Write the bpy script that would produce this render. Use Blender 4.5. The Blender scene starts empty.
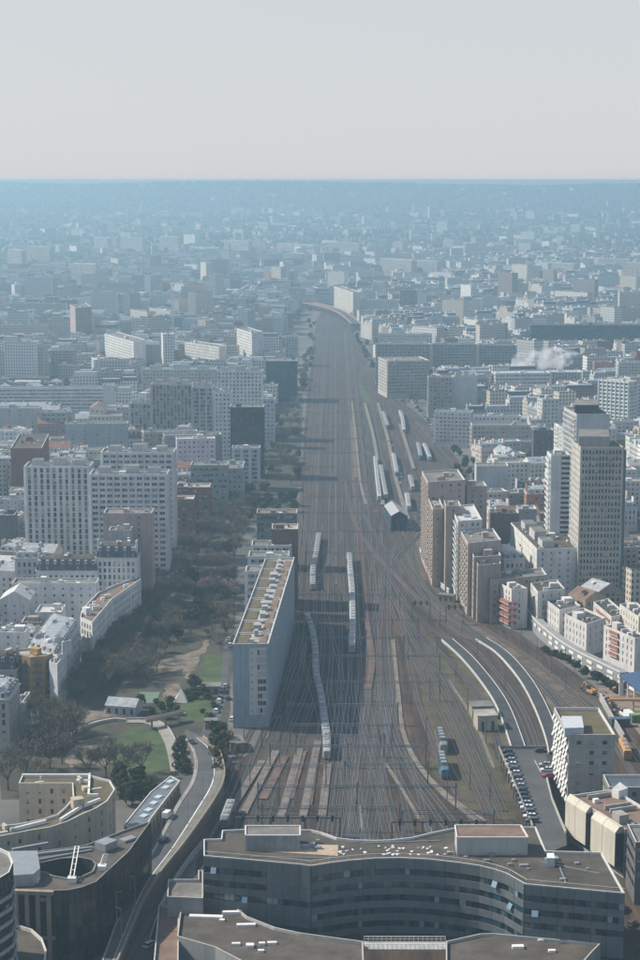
import bpy, math, random
from mathutils import Vector, Matrix
from mathutils.geometry import tessellate_polygon
sc = bpy.context.scene
RND = random.Random(11)
PI = math.pi
# ------------------------------------------------------------------ camera
FP, CX, CY, CH = 1800.0, 320.0, 480.0, 200.0
TH = math.atan(300 / 1800)
cam = bpy.data.objects.new("camera", bpy.data.cameras.new("camera"))
sc.collection.objects.link(cam)
cam.location = (0, 0, CH)
cam.rotation_euler = (PI / 2 - TH, 0, 0)
cam.data.sensor_width = 36.0
cam.data.lens = FP / 960 * 36
cam.data.clip_start = 1.0
cam.data.clip_end = 60000
sc.camera = cam
# ------------------------------------------------------------------ light
SUN_AZ, SUN_EL = math.radians(-75), math.radians(43)
w = bpy.data.worlds.new("World"); sc.world = w; w.use_nodes = True
wn = w.node_tree.nodes
sky = wn.new("ShaderNodeTexSky"); sky.sky_type = 'NISHITA'; sky.sun_disc = False
sky.sun_elevation = SUN_EL; sky.sun_rotation = SUN_AZ
sky.air_density = 0.9; sky.dust_density = 0.8; sky.ozone_density = 3.0; sky.altitude = 200
veil = wn.new("ShaderNodeMix"); veil.data_type = 'RGBA'          # thin even veil of high cloud over the clear sky
tc = wn.new("ShaderNodeTexCoord"); sx = wn.new("ShaderNodeSeparateXYZ"); vr = wn.new("ShaderNodeMapRange")
vr.interpolation_type = 'SMOOTHSTEP'; vr.inputs[1].default_value = 0.08; vr.inputs[2].default_value = 0.55; vr.inputs[3].default_value = 0.90; vr.inputs[4].default_value = 0.25
w.node_tree.links.new(tc.outputs["Generated"], sx.inputs[0]); w.node_tree.links.new(sx.outputs[2], vr.inputs[0]); w.node_tree.links.new(vr.outputs[0], veil.inputs[0])
veil.inputs[7].default_value = (3.95, 4.02, 4.12, 1)
w.node_tree.links.new(sky.outputs[0], veil.inputs[6]); w.node_tree.links.new(veil.outputs[2], wn["Background"].inputs[0])
wn["Background"].inputs[1].default_value = 0.122
to_sun = Vector((math.sin(SUN_AZ) * math.cos(SUN_EL), math.cos(SUN_AZ) * math.cos(SUN_EL), math.sin(SUN_EL)))
sun = bpy.data.objects.new("sun", bpy.data.lights.new("sun", 'SUN'))
sc.collection.objects.link(sun)
sun.data.energy = 5.0; sun.data.angle = math.radians(0.6); sun.data.color = (1.0, 0.915, 0.79)
sun.rotation_euler = to_sun.to_track_quat('Z', 'Y').to_euler()
sc.view_settings.view_transform = 'Standard'; sc.view_settings.look = 'None'
sc.view_settings.exposure = 0.44; sc.view_settings.gamma = 1.0
HAZE_DENSITY = 0.00023
HAZE_COLOR = (0.51, 0.765, 0.92)
HAZE_ANISO = 0.55
try:
    sc.cycles.use_denoising = True
    sc.cycles.max_bounces = 5; sc.cycles.diffuse_bounces = 3; sc.cycles.glossy_bounces = 2
    sc.cycles.volume_bounces = 2; sc.cycles.transparent_max_bounces = 8
    sc.cycles.caustics_reflective = False; sc.cycles.caustics_refractive = False
except Exception:
    pass
# ------------------------------------------------------------------ projection of measured points
CT, ST = math.cos(TH), math.sin(TH)
def g(px, py, z=0.0):
    """world point at height z seen at photograph pixel (px, py)"""
    dx, dy = (px - CX) / FP, (CY - py) / FP
    d = Vector((dx, CT + dy * ST, -ST + dy * CT))
    t = (z - CH) / d.z
    return Vector((d.x * t, d.y * t, z))
def hz(py, Y):
    dy = (CY - py) / FP
    return CH + Y * (-ST + dy * CT) / (CT + dy * ST)
def proj(x, y, z=0.0):
    f = y * CT - (z - CH) * ST; u = y * ST + (z - CH) * CT
    return CX + FP * x / f, CY - FP * u / f
# ------------------------------------------------------------------ materials
MATS = {}
def nt(name):
    m = bpy.data.materials.new(name); m.use_nodes = True
    return m, m.node_tree.nodes, m.node_tree.links, m.node_tree.nodes["Principled BSDF"]
def noise(N, L, scale, vec=None, detail=4, rough=0.6):
    n = N.new("ShaderNodeTexNoise"); n.inputs["Scale"].default_value = scale
    n.inputs["Detail"].default_value = detail; n.inputs["Roughness"].default_value = rough
    if vec is not None: L.new(vec, n.inputs["Vector"])
    return n.outputs["Fac"]
def ramp(N, L, fac, stops):
    r = N.new("ShaderNodeValToRGB"); e = r.color_ramp.elements
    while len(e) < len(stops): e.new(0.5)
    for k, (p, c) in enumerate(stops):
        e[k].position = p; e[k].color = (c[0], c[1], c[2], 1)
    L.new(fac, r.inputs["Fac"]); return r.outputs["Color"]
def mul(N, L, a, b, fac=1.0, mode='MULTIPLY'):
    m = N.new("ShaderNodeMix"); m.data_type = 'RGBA'; m.blend_type = mode; m.inputs[0].default_value = fac
    for s, v in ((6, a), (7, b)):
        if isinstance(v, tuple): m.inputs[s].default_value = (*v[:3], 1)
        else: L.new(v, m.inputs[s])
    return m.outputs[2]
def geo(N): return N.new("ShaderNodeNewGeometry")
def scaled(N, L, vec, s):
    m = N.new("ShaderNodeMapping"); m.inputs["Scale"].default_value = s
    L.new(vec, m.inputs["Vector"]); return m.outputs[0]
def wall(col, rough=0.85, var=0.22):
    """weathered plaster / concrete: cloudy tone, rain streaks and a slight tone change from slab to slab"""
    k = ("wall", tuple(round(c, 3) for c in col), rough, var)
    if k in MATS: return MATS[k]
    m, N, L, P = nt("wall_paint_%d" % len(MATS)); ge = geo(N)
    a = ramp(N, L, noise(N, L, 0.12, ge.outputs["Position"], 5), [(0.3, (1 - var,) * 3), (0.7, (1.06,) * 3)])
    b = ramp(N, L, noise(N, L, 1.0, scaled(N, L, ge.outputs["Position"], (0.9, 0.9, 0.07)), 3), [(0.32, (1 - var * 0.8, 1 - var * 0.85, 1 - var * 0.9)), (0.6, (1.03,) * 3)])
    c = mul(N, L, mul(N, L, tuple(col), a), b)
    L.new(c, P.inputs["Base Color"]); P.inputs["Roughness"].default_value = rough
    P.inputs["Specular IOR Level"].default_value = 0.25
    MATS[k] = m; return m
def plain(name, col, rough=0.6, metal=0.0, var=0.15, scale=0.6):
    k = ("plain", name)
    if k in MATS: return MATS[k]
    m, N, L, P = nt(name); ge = geo(N)
    a = ramp(N, L, noise(N, L, scale, ge.outputs["Position"], 4), [(0.3, (1 - var,) * 3), (0.7, (1 + var * 0.5,) * 3)])
    L.new(mul(N, L, tuple(col), a), P.inputs["Base Color"])
    P.inputs["Roughness"].default_value = rough; P.inputs["Metallic"].default_value = metal
    MATS[k] = m; return m
def roofmat(name, c1, c2, scale=0.25, rough=0.9):
    """flat roofing felt / gravel / zinc with patches"""
    k = ("roof", name)
    if k in MATS: return MATS[k]
    m, N, L, P = nt(name); ge = geo(N)
    a = ramp(N, L, noise(N, L, scale, ge.outputs["Position"], 6, 0.7), [(0.35, c1), (0.65, c2)])
    b = ramp(N, L, noise(N, L, scale * 12, ge.outputs["Position"], 3), [(0.3, (0.75,) * 3), (0.7, (1.1,) * 3)])
    L.new(mul(N, L, a, b), P.inputs["Base Color"]); P.inputs["Roughness"].default_value = rough
    MATS[k] = m; return m
def glassmat(name, dark, light, share=0.25, rough=0.12):
    k = ("glass", name)
    if k in MATS: return MATS[k]
    m, N, L, P = nt(name); ge = geo(N)
    L.new(ramp(N, L, ge.outputs["Random Per Island"], [(0.0, dark), (1 - share - 0.25, tuple(1.6 * d for d in dark)), (1 - share, tuple(0.5 * (a + b) for a, b in zip(dark, light))), (1.0, light)]), P.inputs["Base Color"])
    P.inputs["Roughness"].default_value = rough; P.inputs["Specular IOR Level"].default_value = 0.5
    MATS[k] = m; return m
def leafmat(name, c1, c2, trans=0.0):
    k = ("leaf", name)
    if k in MATS: return MATS[k]
    m, N, L, P = nt(name); ge = geo(N)
    oi = N.new("ShaderNodeObjectInfo")
    c = ramp(N, L, ge.outputs["Random Per Island"], [(0.0, c1), (1.0, c2)])
    t = ramp(N, L, oi.outputs["Random"], [(0.0, (0.75, 0.78, 0.8)), (1.0, (1.2, 1.12, 1.05))])
    L.new(mul(N, L, c, t), P.inputs["Base Color"]); P.inputs["Roughness"].default_value = 0.9
    P.inputs["Specular IOR Level"].default_value = 0.1
    MATS[k] = m; return m
GLASS = glassmat("window_glass", (0.018, 0.024, 0.03), (0.34, 0.34, 0.32), 0.34)
GLASS_D = glassmat("dark_glass", (0.006, 0.008, 0.011), (0.055, 0.05, 0.042), 0.16, 0.14)  # lighter beige panes: reflections painted into the glass colour at random
GLASS_B = glassmat("blue_glass", (0.01, 0.03, 0.045), (0.05, 0.10, 0.13), 0.2, 0.08)
BLIND = glassmat("window_blind", (0.22, 0.21, 0.19), (0.5, 0.48, 0.44), .4, .7)
ZINC = roofmat("zinc_roof", (0.20, 0.22, 0.24), (0.40, 0.42, 0.43), 0.5, 0.45)
SLATE = roofmat("slate_roof", (0.035, 0.042, 0.055), (0.07, 0.08, 0.10), 0.4, 0.55)
FELT = roofmat("roofing_felt", (0.10, 0.095, 0.088), (0.21, 0.20, 0.18), 0.15)
FELT_D = roofmat("dark_roofing_felt", (0.034, 0.029, 0.024), (0.092, 0.076, 0.06), 0.12)
GRAVEL = roofmat("gravel_roof", (0.22, 0.20, 0.17), (0.42, 0.39, 0.34), 0.2)
WHITE_R = roofmat("white_roof", (0.36, 0.36, 0.36), (0.56, 0.56, 0.55), 0.3)
MOSS_R = roofmat("moss_roof", (0.07, 0.056, 0.03), (0.125, 0.105, 0.045), 0.22)
BROWN_R = roofmat("brown_roof", (0.12, 0.075, 0.055), (0.22, 0.15, 0.11), 0.18)
TILE_R = roofmat("clay_roof", (0.16, 0.07, 0.045), (0.27, 0.13, 0.085), 0.5)
COPE = plain("pale_coping", (0.55, 0.55, 0.53), 0.7)
DARKM = plain("dark_metal", (0.035, 0.04, 0.045), 0.5)
GREYM = plain("grey_metal", (0.28, 0.30, 0.31), 0.45, 0.3)
WHITEM = plain("white_metal", (0.72, 0.72, 0.70), 0.5)
STEEL = plain("rail_steel", (0.30, 0.30, 0.31), 0.42, 0.7, 0.2, 2.0)
CONC = plain("concrete", (0.36, 0.35, 0.33), 0.85, 0, 0.25, 0.4)
# ------------------------------------------------------------------ mesh builder
class MB:
    def __init__(s): s.v = []; s.f = []; s.m = []
    def quad(s, a, b, c, d, mi=0):
        n = len(s.v); s.v += [a, b, c, d]; s.f.append((n, n + 1, n + 2, n + 3)); s.m.append(mi)
    def tri(s, a, b, c, mi=0):
        n = len(s.v); s.v += [a, b, c]; s.f.append((n, n + 1, n + 2)); s.m.append(mi)
    def hexa(s, p, mi=0):
        """8 points: bottom ccw 0-3, top ccw 4-7"""
        n = len(s.v); s.v += [tuple(q) for q in p]
        for q in ((3, 2, 1, 0), (4, 5, 6, 7), (0, 1, 5, 4), (1, 2, 6, 5), (2, 3, 7, 6), (3, 0, 4, 7)):
            s.f.append(tuple(n + i for i in q)); s.m.append(mi)
    def box(s, c, size, yaw=0.0, mi=0, taper=1.0):
        """box standing with its base centre at c"""
        x, y, z = c; a, b, h = size[0] / 2, size[1] / 2, size[2]; cs, sn = math.cos(yaw), math.sin(yaw)
        P = []
        for k, zz in ((1.0, z), (taper, z + h)):
            for (i, j) in ((-a, -b), (a, -b), (a, b), (-a, b)):
                P.append((x + (i * cs - j * sn) * k, y + (i * sn + j * cs) * k, zz))
        s.hexa(P, mi)
    def prism(s, poly, z0, z1, mi=0, top=True, bottom=False, mt=None):
        n = len(s.v); k = len(poly)
        s.v += [(p[0], p[1], z0) for p in poly] + [(p[0], p[1], z1) for p in poly]
        for i in range(k):
            j = (i + 1) % k; s.f.append((n + i, n + j, n + k + j, n + k + i)); s.m.append(mi)
        tr = tessellate_polygon([[Vector((p[0], p[1], 0)) for p in poly]])
        def area(t):
            a, b, c = (poly[i] for i in t); return (b[0] - a[0]) * (c[1] - a[1]) - (b[1] - a[1]) * (c[0] - a[0])
        for t in tr:
            t = t if area(t) > 0 else t[::-1]
            if top: s.f.append(tuple(n + k + i for i in t)); s.m.append(mi if mt is None else mt)
            if bottom: s.f.append(tuple(n + i for i in t[::-1])); s.m.append(mi)
    def sheet(s, poly, z, mi=0):
        n = len(s.v); s.v += [(p[0], p[1], z if len(p) < 3 or z is not None else p[2]) for p in poly]
        for t in tessellate_polygon([[Vector((p[0], p[1], 0)) for p in poly]]):
            a, b, c = (poly[i] for i in t)
            if (b[0] - a[0]) * (c[1] - a[1]) - (b[1] - a[1]) * (c[0] - a[0]) < 0: t = t[::-1]
            s.f.append(tuple(n + i for i in t)); s.m.append(mi)
    def tube(s, p0, p1, r0, r1=None, n=6, mi=0):
        r1 = r0 if r1 is None else r1
        p0, p1 = Vector(p0), Vector(p1); d = (p1 - p0)
        if d.length < 1e-6: return
        d.normalize(); u = d.cross(Vector((0, 0, 1)) if abs(d.z) < 0.9 else Vector((1, 0, 0))).normalized(); v = d.cross(u)
        b = len(s.v)
        for (p, r) in ((p0, r0), (p1, r1)):
            for i in range(n):
                a = 2 * PI * i / n; s.v.append(tuple(p + (u * math.cos(a) + v * math.sin(a)) * r))
        for i in range(n):
            j = (i + 1) % n; s.f.append((b + j, b + i, b + n + i, b + n + j)); s.m.append(mi)
        s.f.append(tuple(b + i for i in range(n))); s.m.append(mi)
        s.f.append(tuple(b + n + n - 1 - i for i in range(n))); s.m.append(mi)
    def bar(s, p0, p1, wd, ht, mi=0):
        p0, p1 = Vector(p0), Vector(p1); d = p1 - p0
        t = Vector((d.x, d.y, 0)); t = t.normalized() if t.length > 1e-5 else Vector((1, 0, 0))
        n = Vector((-t.y, t.x, 0)) * wd / 2
        if abs(d.z) > d.xy.length: u = t * ht
        else: u = Vector((0, 0, ht))
        s.hexa([p0 - n, p1 - n, p1 + n, p0 + n, p0 - n + u, p1 - n + u, p1 + n + u, p0 + n + u], mi)
    def ribbon(s, pts, wd, z0, z1, mi=0, off=0.0):
        """swept box profile along a ground polyline"""
        L_ = offset_line(pts, off - wd / 2); R_ = offset_line(pts, off + wd / 2); n = len(s.v); k = len(pts)
        zz = lambda p: p[2] if len(p) > 2 else 0.0
        for i in range(k):
            z = zz(pts[i])
            s.v += [(*L_[i], z + z0), (*R_[i], z + z0), (*R_[i], z + z1), (*L_[i], z + z1)]
        for i in range(k - 1):
            a, b = n + 4 * i, n + 4 * i + 4
            for (p, q) in ((3, 2), (2, 1), (0, 3)):
                s.f.append((a + p, a + q, b + q, b + p)); s.m.append(mi)
        s.f.append((n, n + 1, n + 2, n + 3)); s.m.append(mi)
        e = n + 4 * (k - 1); s.f.append((e + 3, e + 2, e + 1, e)); s.m.append(mi)
    def mesh(s, name, mats, org=(0, 0, 0), smooth=False):
        me = bpy.data.meshes.new(name)
        ox, oy, oz = org
        me.from_pydata([(p[0] - ox, p[1] - oy, p[2] - oz) for p in s.v], [], s.f)
        for m in (mats if isinstance(mats, (list, tuple)) else [mats]): me.materials.append(m)
        if any(s.m): me.polygons.foreach_set("material_index", s.m)
        if smooth: me.polygons.foreach_set("use_smooth", [True] * len(s.f))
        me.update(); return me
    def build(s, name, mats, parent=None, kind=None, smooth=False, label=None):
        if not s.f: return None
        org = parent.location if parent is not None else (0, 0, 0)
        if parent is not None and parent.parent is not None: org = Vector(parent.location) + Vector(parent.parent.location)
        o = bpy.data.objects.new(name, s.mesh(name, mats, org, smooth)); sc.collection.objects.link(o)
        if parent is not None: o.parent = parent
        if kind: o["kind"] = kind
        if label: o["label"] = label
        return o
def offset_line(pts, off):
    """polyline shifted to its right-hand side by off"""
    out = []
    for i, p in enumerate(pts):
        a = pts[max(0, i - 1)]; b = pts[min(len(pts) - 1, i + 1)]
        dx, dy = b[0] - a[0], b[1] - a[1]; l = math.hypot(dx, dy) or 1
        out.append((p[0] + dy / l * off, p[1] - dx / l * off))
    return out
def spline(P, step=6.0):
    """Catmull-Rom through ground points, resampled"""
    P = [Vector((p[0], p[1], p[2] if len(p) > 2 else 0)) for p in P]
    Q = [P[0] * 2 - P[1]] + P + [P[-1] * 2 - P[-2]]; out = []
    for i in range(1, len(Q) - 2):
        a, b, c, d = Q[i - 1], Q[i], Q[i + 1], Q[i + 2]; n = max(1, int((c - b).length / step))
        for k in range(n):
            t = k / n
            out.append(0.5 * ((2 * b) + (c - a) * t + (2 * a - 5 * b + 4 * c - d) * t * t + (3 * b - a - 3 * c + d) * t ** 3))
    out.append(P[-1]); return out
def along(pts, s):
    """point and heading at arc length s"""
    for a, b in zip(pts, pts[1:]):
        l = (b - a).length
        if s <= l or b is pts[-1]:
            d = (b - a).normalized(); return a + d * s, math.atan2(d.y, d.x)
        s -= l
def tag(o, label=None, cat=None, group=None, kind=None):
    if label: o["label"] = label
    if cat: o["category"] = cat
    if group: o["group"] = group
    if kind: o["kind"] = kind
    return o
def thing(name, loc, label=None, cat=None, group=None):
    o = bpy.data.objects.new(name, None); o.empty_display_size = 1; sc.collection.objects.link(o); o.location = loc
    return tag(o, label, cat, group)
def copy_tree(o, loc=None, yaw=None, scale=None, label=None):
    c = o.copy(); sc.collection.objects.link(c)
    if loc is not None: c.location = loc
    if yaw is not None: c.rotation_euler = (0, 0, yaw)
    if scale is not None: c.scale = (scale,) * 3
    if label: c["label"] = label
    for ch in o.children:
        d = ch.copy(); sc.collection.objects.link(d); d.parent = c
        for gch in ch.children:
            e = gch.copy(); sc.collection.objects.link(e); e.parent = d
    return c
def structure(name, mb, mats): return mb.build(name, mats, None, "structure")
# ------------------------------------------------------------------ facades
ST_ = dict(
    punch=dict(fh=2.95, bw=2.9, ww=1.3, wh=1.5, sill=0.9),
    small=dict(fh=2.95, bw=4.2, ww=0.9, wh=1.1, sill=1.0),
    french=dict(fh=3.1, bw=2.3, ww=1.1, wh=2.05, sill=0.35),
    band=dict(fh=3.3, bw=1.6, ww=1.5, wh=1.6, sill=0.95, mar=0.5),
    loggia=dict(fh=2.85, bw=5.0, ww=3.4, wh=2.1, sill=0.55, rec=0.9),
    balc=dict(fh=2.9, bw=3.0, ww=1.7, wh=1.9, sill=0.3, balc=0.7),
    balc2=dict(fh=2.9, bw=3.2, ww=1.8, wh=1.9, sill=0.3, balc=0.5, bskip=2),
    ribs=dict(fh=2.9, bw=3.1, ww=1.5, wh=2.45, sill=0.3, rec=0.6, fins=0.5),
    ribs2=dict(fh=2.9, bw=3.6, ww=2.6, wh=1.5, sill=0.9, rec=0.7, fins=0.5),
    grid=dict(fh=3.15, bw=1.62, ww=0.8, wh=1.9, sill=0.6, rec=0.3, mar=0.7, gf=5.0, fins=.28, fw=.13),
    gridl=dict(fh=3.15, bw=2.6, ww=0.7, wh=1.5, sill=0.9, rec=0.12, mar=0.7, gf=5.0),
    glass=dict(fh=3.4, bw=1.6, ww=1.48, wh=3.2, sill=0.12, rec=0.08, mar=0.06, gf=0.2, top=0.4),
    stair=dict(fh=2.95, bw=9.0, ww=1.0, wh=1.2, sill=1.0),
    blank=None,
)
def facade(B, p0, p1, z0, z1, st):
    """wall from p0 to p1 (outside on the right-hand side) with recessed windows; B: dict of builders"""
    W = B["wall"]; t = Vector((p1[0] - p0[0], p1[1] - p0[1], 0)); Ln = t.length
    if Ln < 0.05: return
    t.normalize(); n = Vector((t.y, -t.x, 0)); o = Vector((p0[0], p0[1], 0))
    def pt(u, z, d=0.0):
        q = o + t * u + n * d; return (q.x, q.y, z)
    def q(W_, u0, u1, a, b, d=0.0):
        if u1 - u0 > 1e-4 and b - a > 1e-4: W_.quad(pt(u0, a, d), pt(u1, a, d), pt(u1, b, d), pt(u0, b, d))
    mid = o + t * Ln / 2
    away = n.dot(Vector((0, 0, 0)) - mid) < -0.35 * mid.length
    if st is None or away: q(W, 0, Ln, z0, z1); return
    fh, bw, ww, wh = st["fh"], st["bw"], st["ww"], st["wh"]
    mar = st.get("mar", 0.8); gf = st.get("gf", 3.6); top = st.get("top", 1.0); rec = st.get("rec", 0.22)
    nb = int((Ln - 2 * mar) / bw + 0.5); nf = int((z1 - z0 - gf - top) / fh + 0.35)
    if nb < 1 or nf < 1 or Ln - 2 * mar < ww: q(W, 0, Ln, z0, z1); return
    fh = (z1 - z0 - gf - top) / nf if abs((z1 - z0 - gf - top) / nf - fh) < 0.5 else fh
    b = (Ln - 2 * mar) / nb; ww = min(ww, b - 0.08); G = B["window"]; zc = z0
    for f in range(nf):
        a = z0 + gf + f * fh + st["sill"]; c = min(a + wh, z1 - 0.3)
        q(W, 0, Ln, zc, a); u = 0.0
        for k in range(nb):
            s0 = mar + k * b + (b - ww) / 2; s1 = s0 + ww
            q(W, u, s0, a, c); u = s1
            W.quad(pt(s0, a), pt(s0, a, -rec), pt(s0, c, -rec), pt(s0, c))
            W.quad(pt(s1, a, -rec), pt(s1, a), pt(s1, c), pt(s1, c, -rec))
            W.quad(pt(s0, a), pt(s1, a), pt(s1, a, -rec), pt(s0, a, -rec))
            W.quad(pt(s0, c, -rec), pt(s1, c, -rec), pt(s1, c), pt(s0, c))
            if ww > 2.0 and bw > 2.2:
                h = (s0 + s1) / 2; q(G, s0, h - 0.05, a, c, -rec); q(G, h + 0.05, s1, a, c, -rec); q(W, h - 0.05, h + 0.05, a, c, -rec)
            elif rec > .12 and c - a > 1.0 and BR.random() < .3:
                bz = c - (c - a) * BR.choice((.25, .4, .55, .8)); q(G, s0, s1, a, bz, -rec)
                G.quad(pt(s0, bz, -rec), pt(s1, bz, -rec), pt(s1, c, -rec), pt(s0, c, -rec), 1)
            else: q(G, s0, s1, a, c, -rec)
            if st.get("balc") and (k % st.get("bskip", 1) == 0):
                dp = st["balc"]; u0, u1 = mar + k * b + 0.06, mar + (k + 1) * b - 0.06; zb = a - 0.25
                V = B["balcony"]
                V.hexa([pt(u0, zb, 0.01), pt(u0, zb, dp), pt(u1, zb, dp), pt(u1, zb, 0.01)][::-1] + [pt(u0, zb + 0.15, 0.01), pt(u0, zb + 0.15, dp), pt(u1, zb + 0.15, dp), pt(u1, zb + 0.15, 0.01)][::-1])
                V.hexa([pt(u0, zb + 0.15, dp - 0.1), pt(u0, zb + 0.15, dp), pt(u1, zb + 0.15, dp), pt(u1, zb + 0.15, dp - 0.1)][::-1] + [pt(u0, zb + 1.1, dp - 0.1), pt(u0, zb + 1.1, dp), pt(u1, zb + 1.1, dp), pt(u1, zb + 1.1, dp - 0.1)][::-1])
        q(W, u, Ln, a, c); zc = c
    q(W, 0, Ln, zc, z1)
    if st.get("fins"):
        V = B["balcony"]; d = st["fins"]; fw = st.get('fw', .2)
        for k in range(nb + 1):
            u = mar + k * b
            V.hexa([pt(u - fw, z0 + gf, .003), pt(u - fw, z0 + gf, d), pt(u + fw, z0 + gf, d), pt(u + fw, z0 + gf, .003)][::-1] + [pt(u - fw, z1 - .2, .003), pt(u - fw, z1 - .2, d), pt(u + fw, z1 - .2, d), pt(u + fw, z1 - .2, .003)][::-1])
def ccw(poly):
    a = sum(poly[i][0] * poly[(i + 1) % len(poly)][1] - poly[(i + 1) % len(poly)][0] * poly[i][1] for i in range(len(poly)))
    return list(poly) if a > 0 else list(poly)[::-1]
def inset(poly, d):
    n = len(poly); out = []
    for i in range(n):
        a, b, c = poly[i - 1], poly[i], poly[(i + 1) % n]
        e1 = Vector((b[0] - a[0], b[1] - a[1])); e2 = Vector((c[0] - b[0], c[1] - b[1]))
        if e1.length < 1e-6 or e2.length < 1e-6: out.append((b[0], b[1])); continue
        e1.normalize(); e2.normalize()
        n1 = Vector((-e1.y, e1.x)); n2 = Vector((-e2.y, e2.x)); m = n1 + n2
        if m.length < 1e-3: m = n1
        m.normalize(); k = d / max(0.35, m.dot(n1)); out.append((b[0] + m.x * k, b[1] + m.y * k))
    return out
def inpoly(x, y, P):
    r = False; j = len(P) - 1
    for i in range(len(P)):
        if (P[i][1] > y) != (P[j][1] > y) and x < (P[j][0] - P[i][0]) * (y - P[i][1]) / (P[j][1] - P[i][1]) + P[i][0]: r = not r
        j = i
    return r
BR = random.Random(77)
FOOT = []          # footprints already taken: (polygon, cx, cy, radius)
def take(poly):
    cx = sum(p[0] for p in poly) / len(poly); cy = sum(p[1] for p in poly) / len(poly)
    FOOT.append((poly, cx, cy, max(math.hypot(p[0] - cx, p[1] - cy) for p in poly)))
def free(poly, pad=1.0):
    cx = sum(p[0] for p in poly) / len(poly); cy = sum(p[1] for p in poly) / len(poly)
    r = max(math.hypot(p[0] - cx, p[1] - cy) for p in poly)
    probe = [(p[0], p[1]) for p in poly] + [((poly[i][0] + poly[i - 1][0]) / 2, (poly[i][1] + poly[i - 1][1]) / 2) for i in range(len(poly))] + [(cx, cy)]
    for (Q, x, y, rr) in FOOT:
        if math.hypot(x - cx, y - cy) > r + rr + pad: continue
        if any(inpoly(a, b, Q) for a, b in probe) or inpoly(x, y, poly) or any(inpoly(a[0], a[1], poly) for a in Q): return False
    return True
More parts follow.
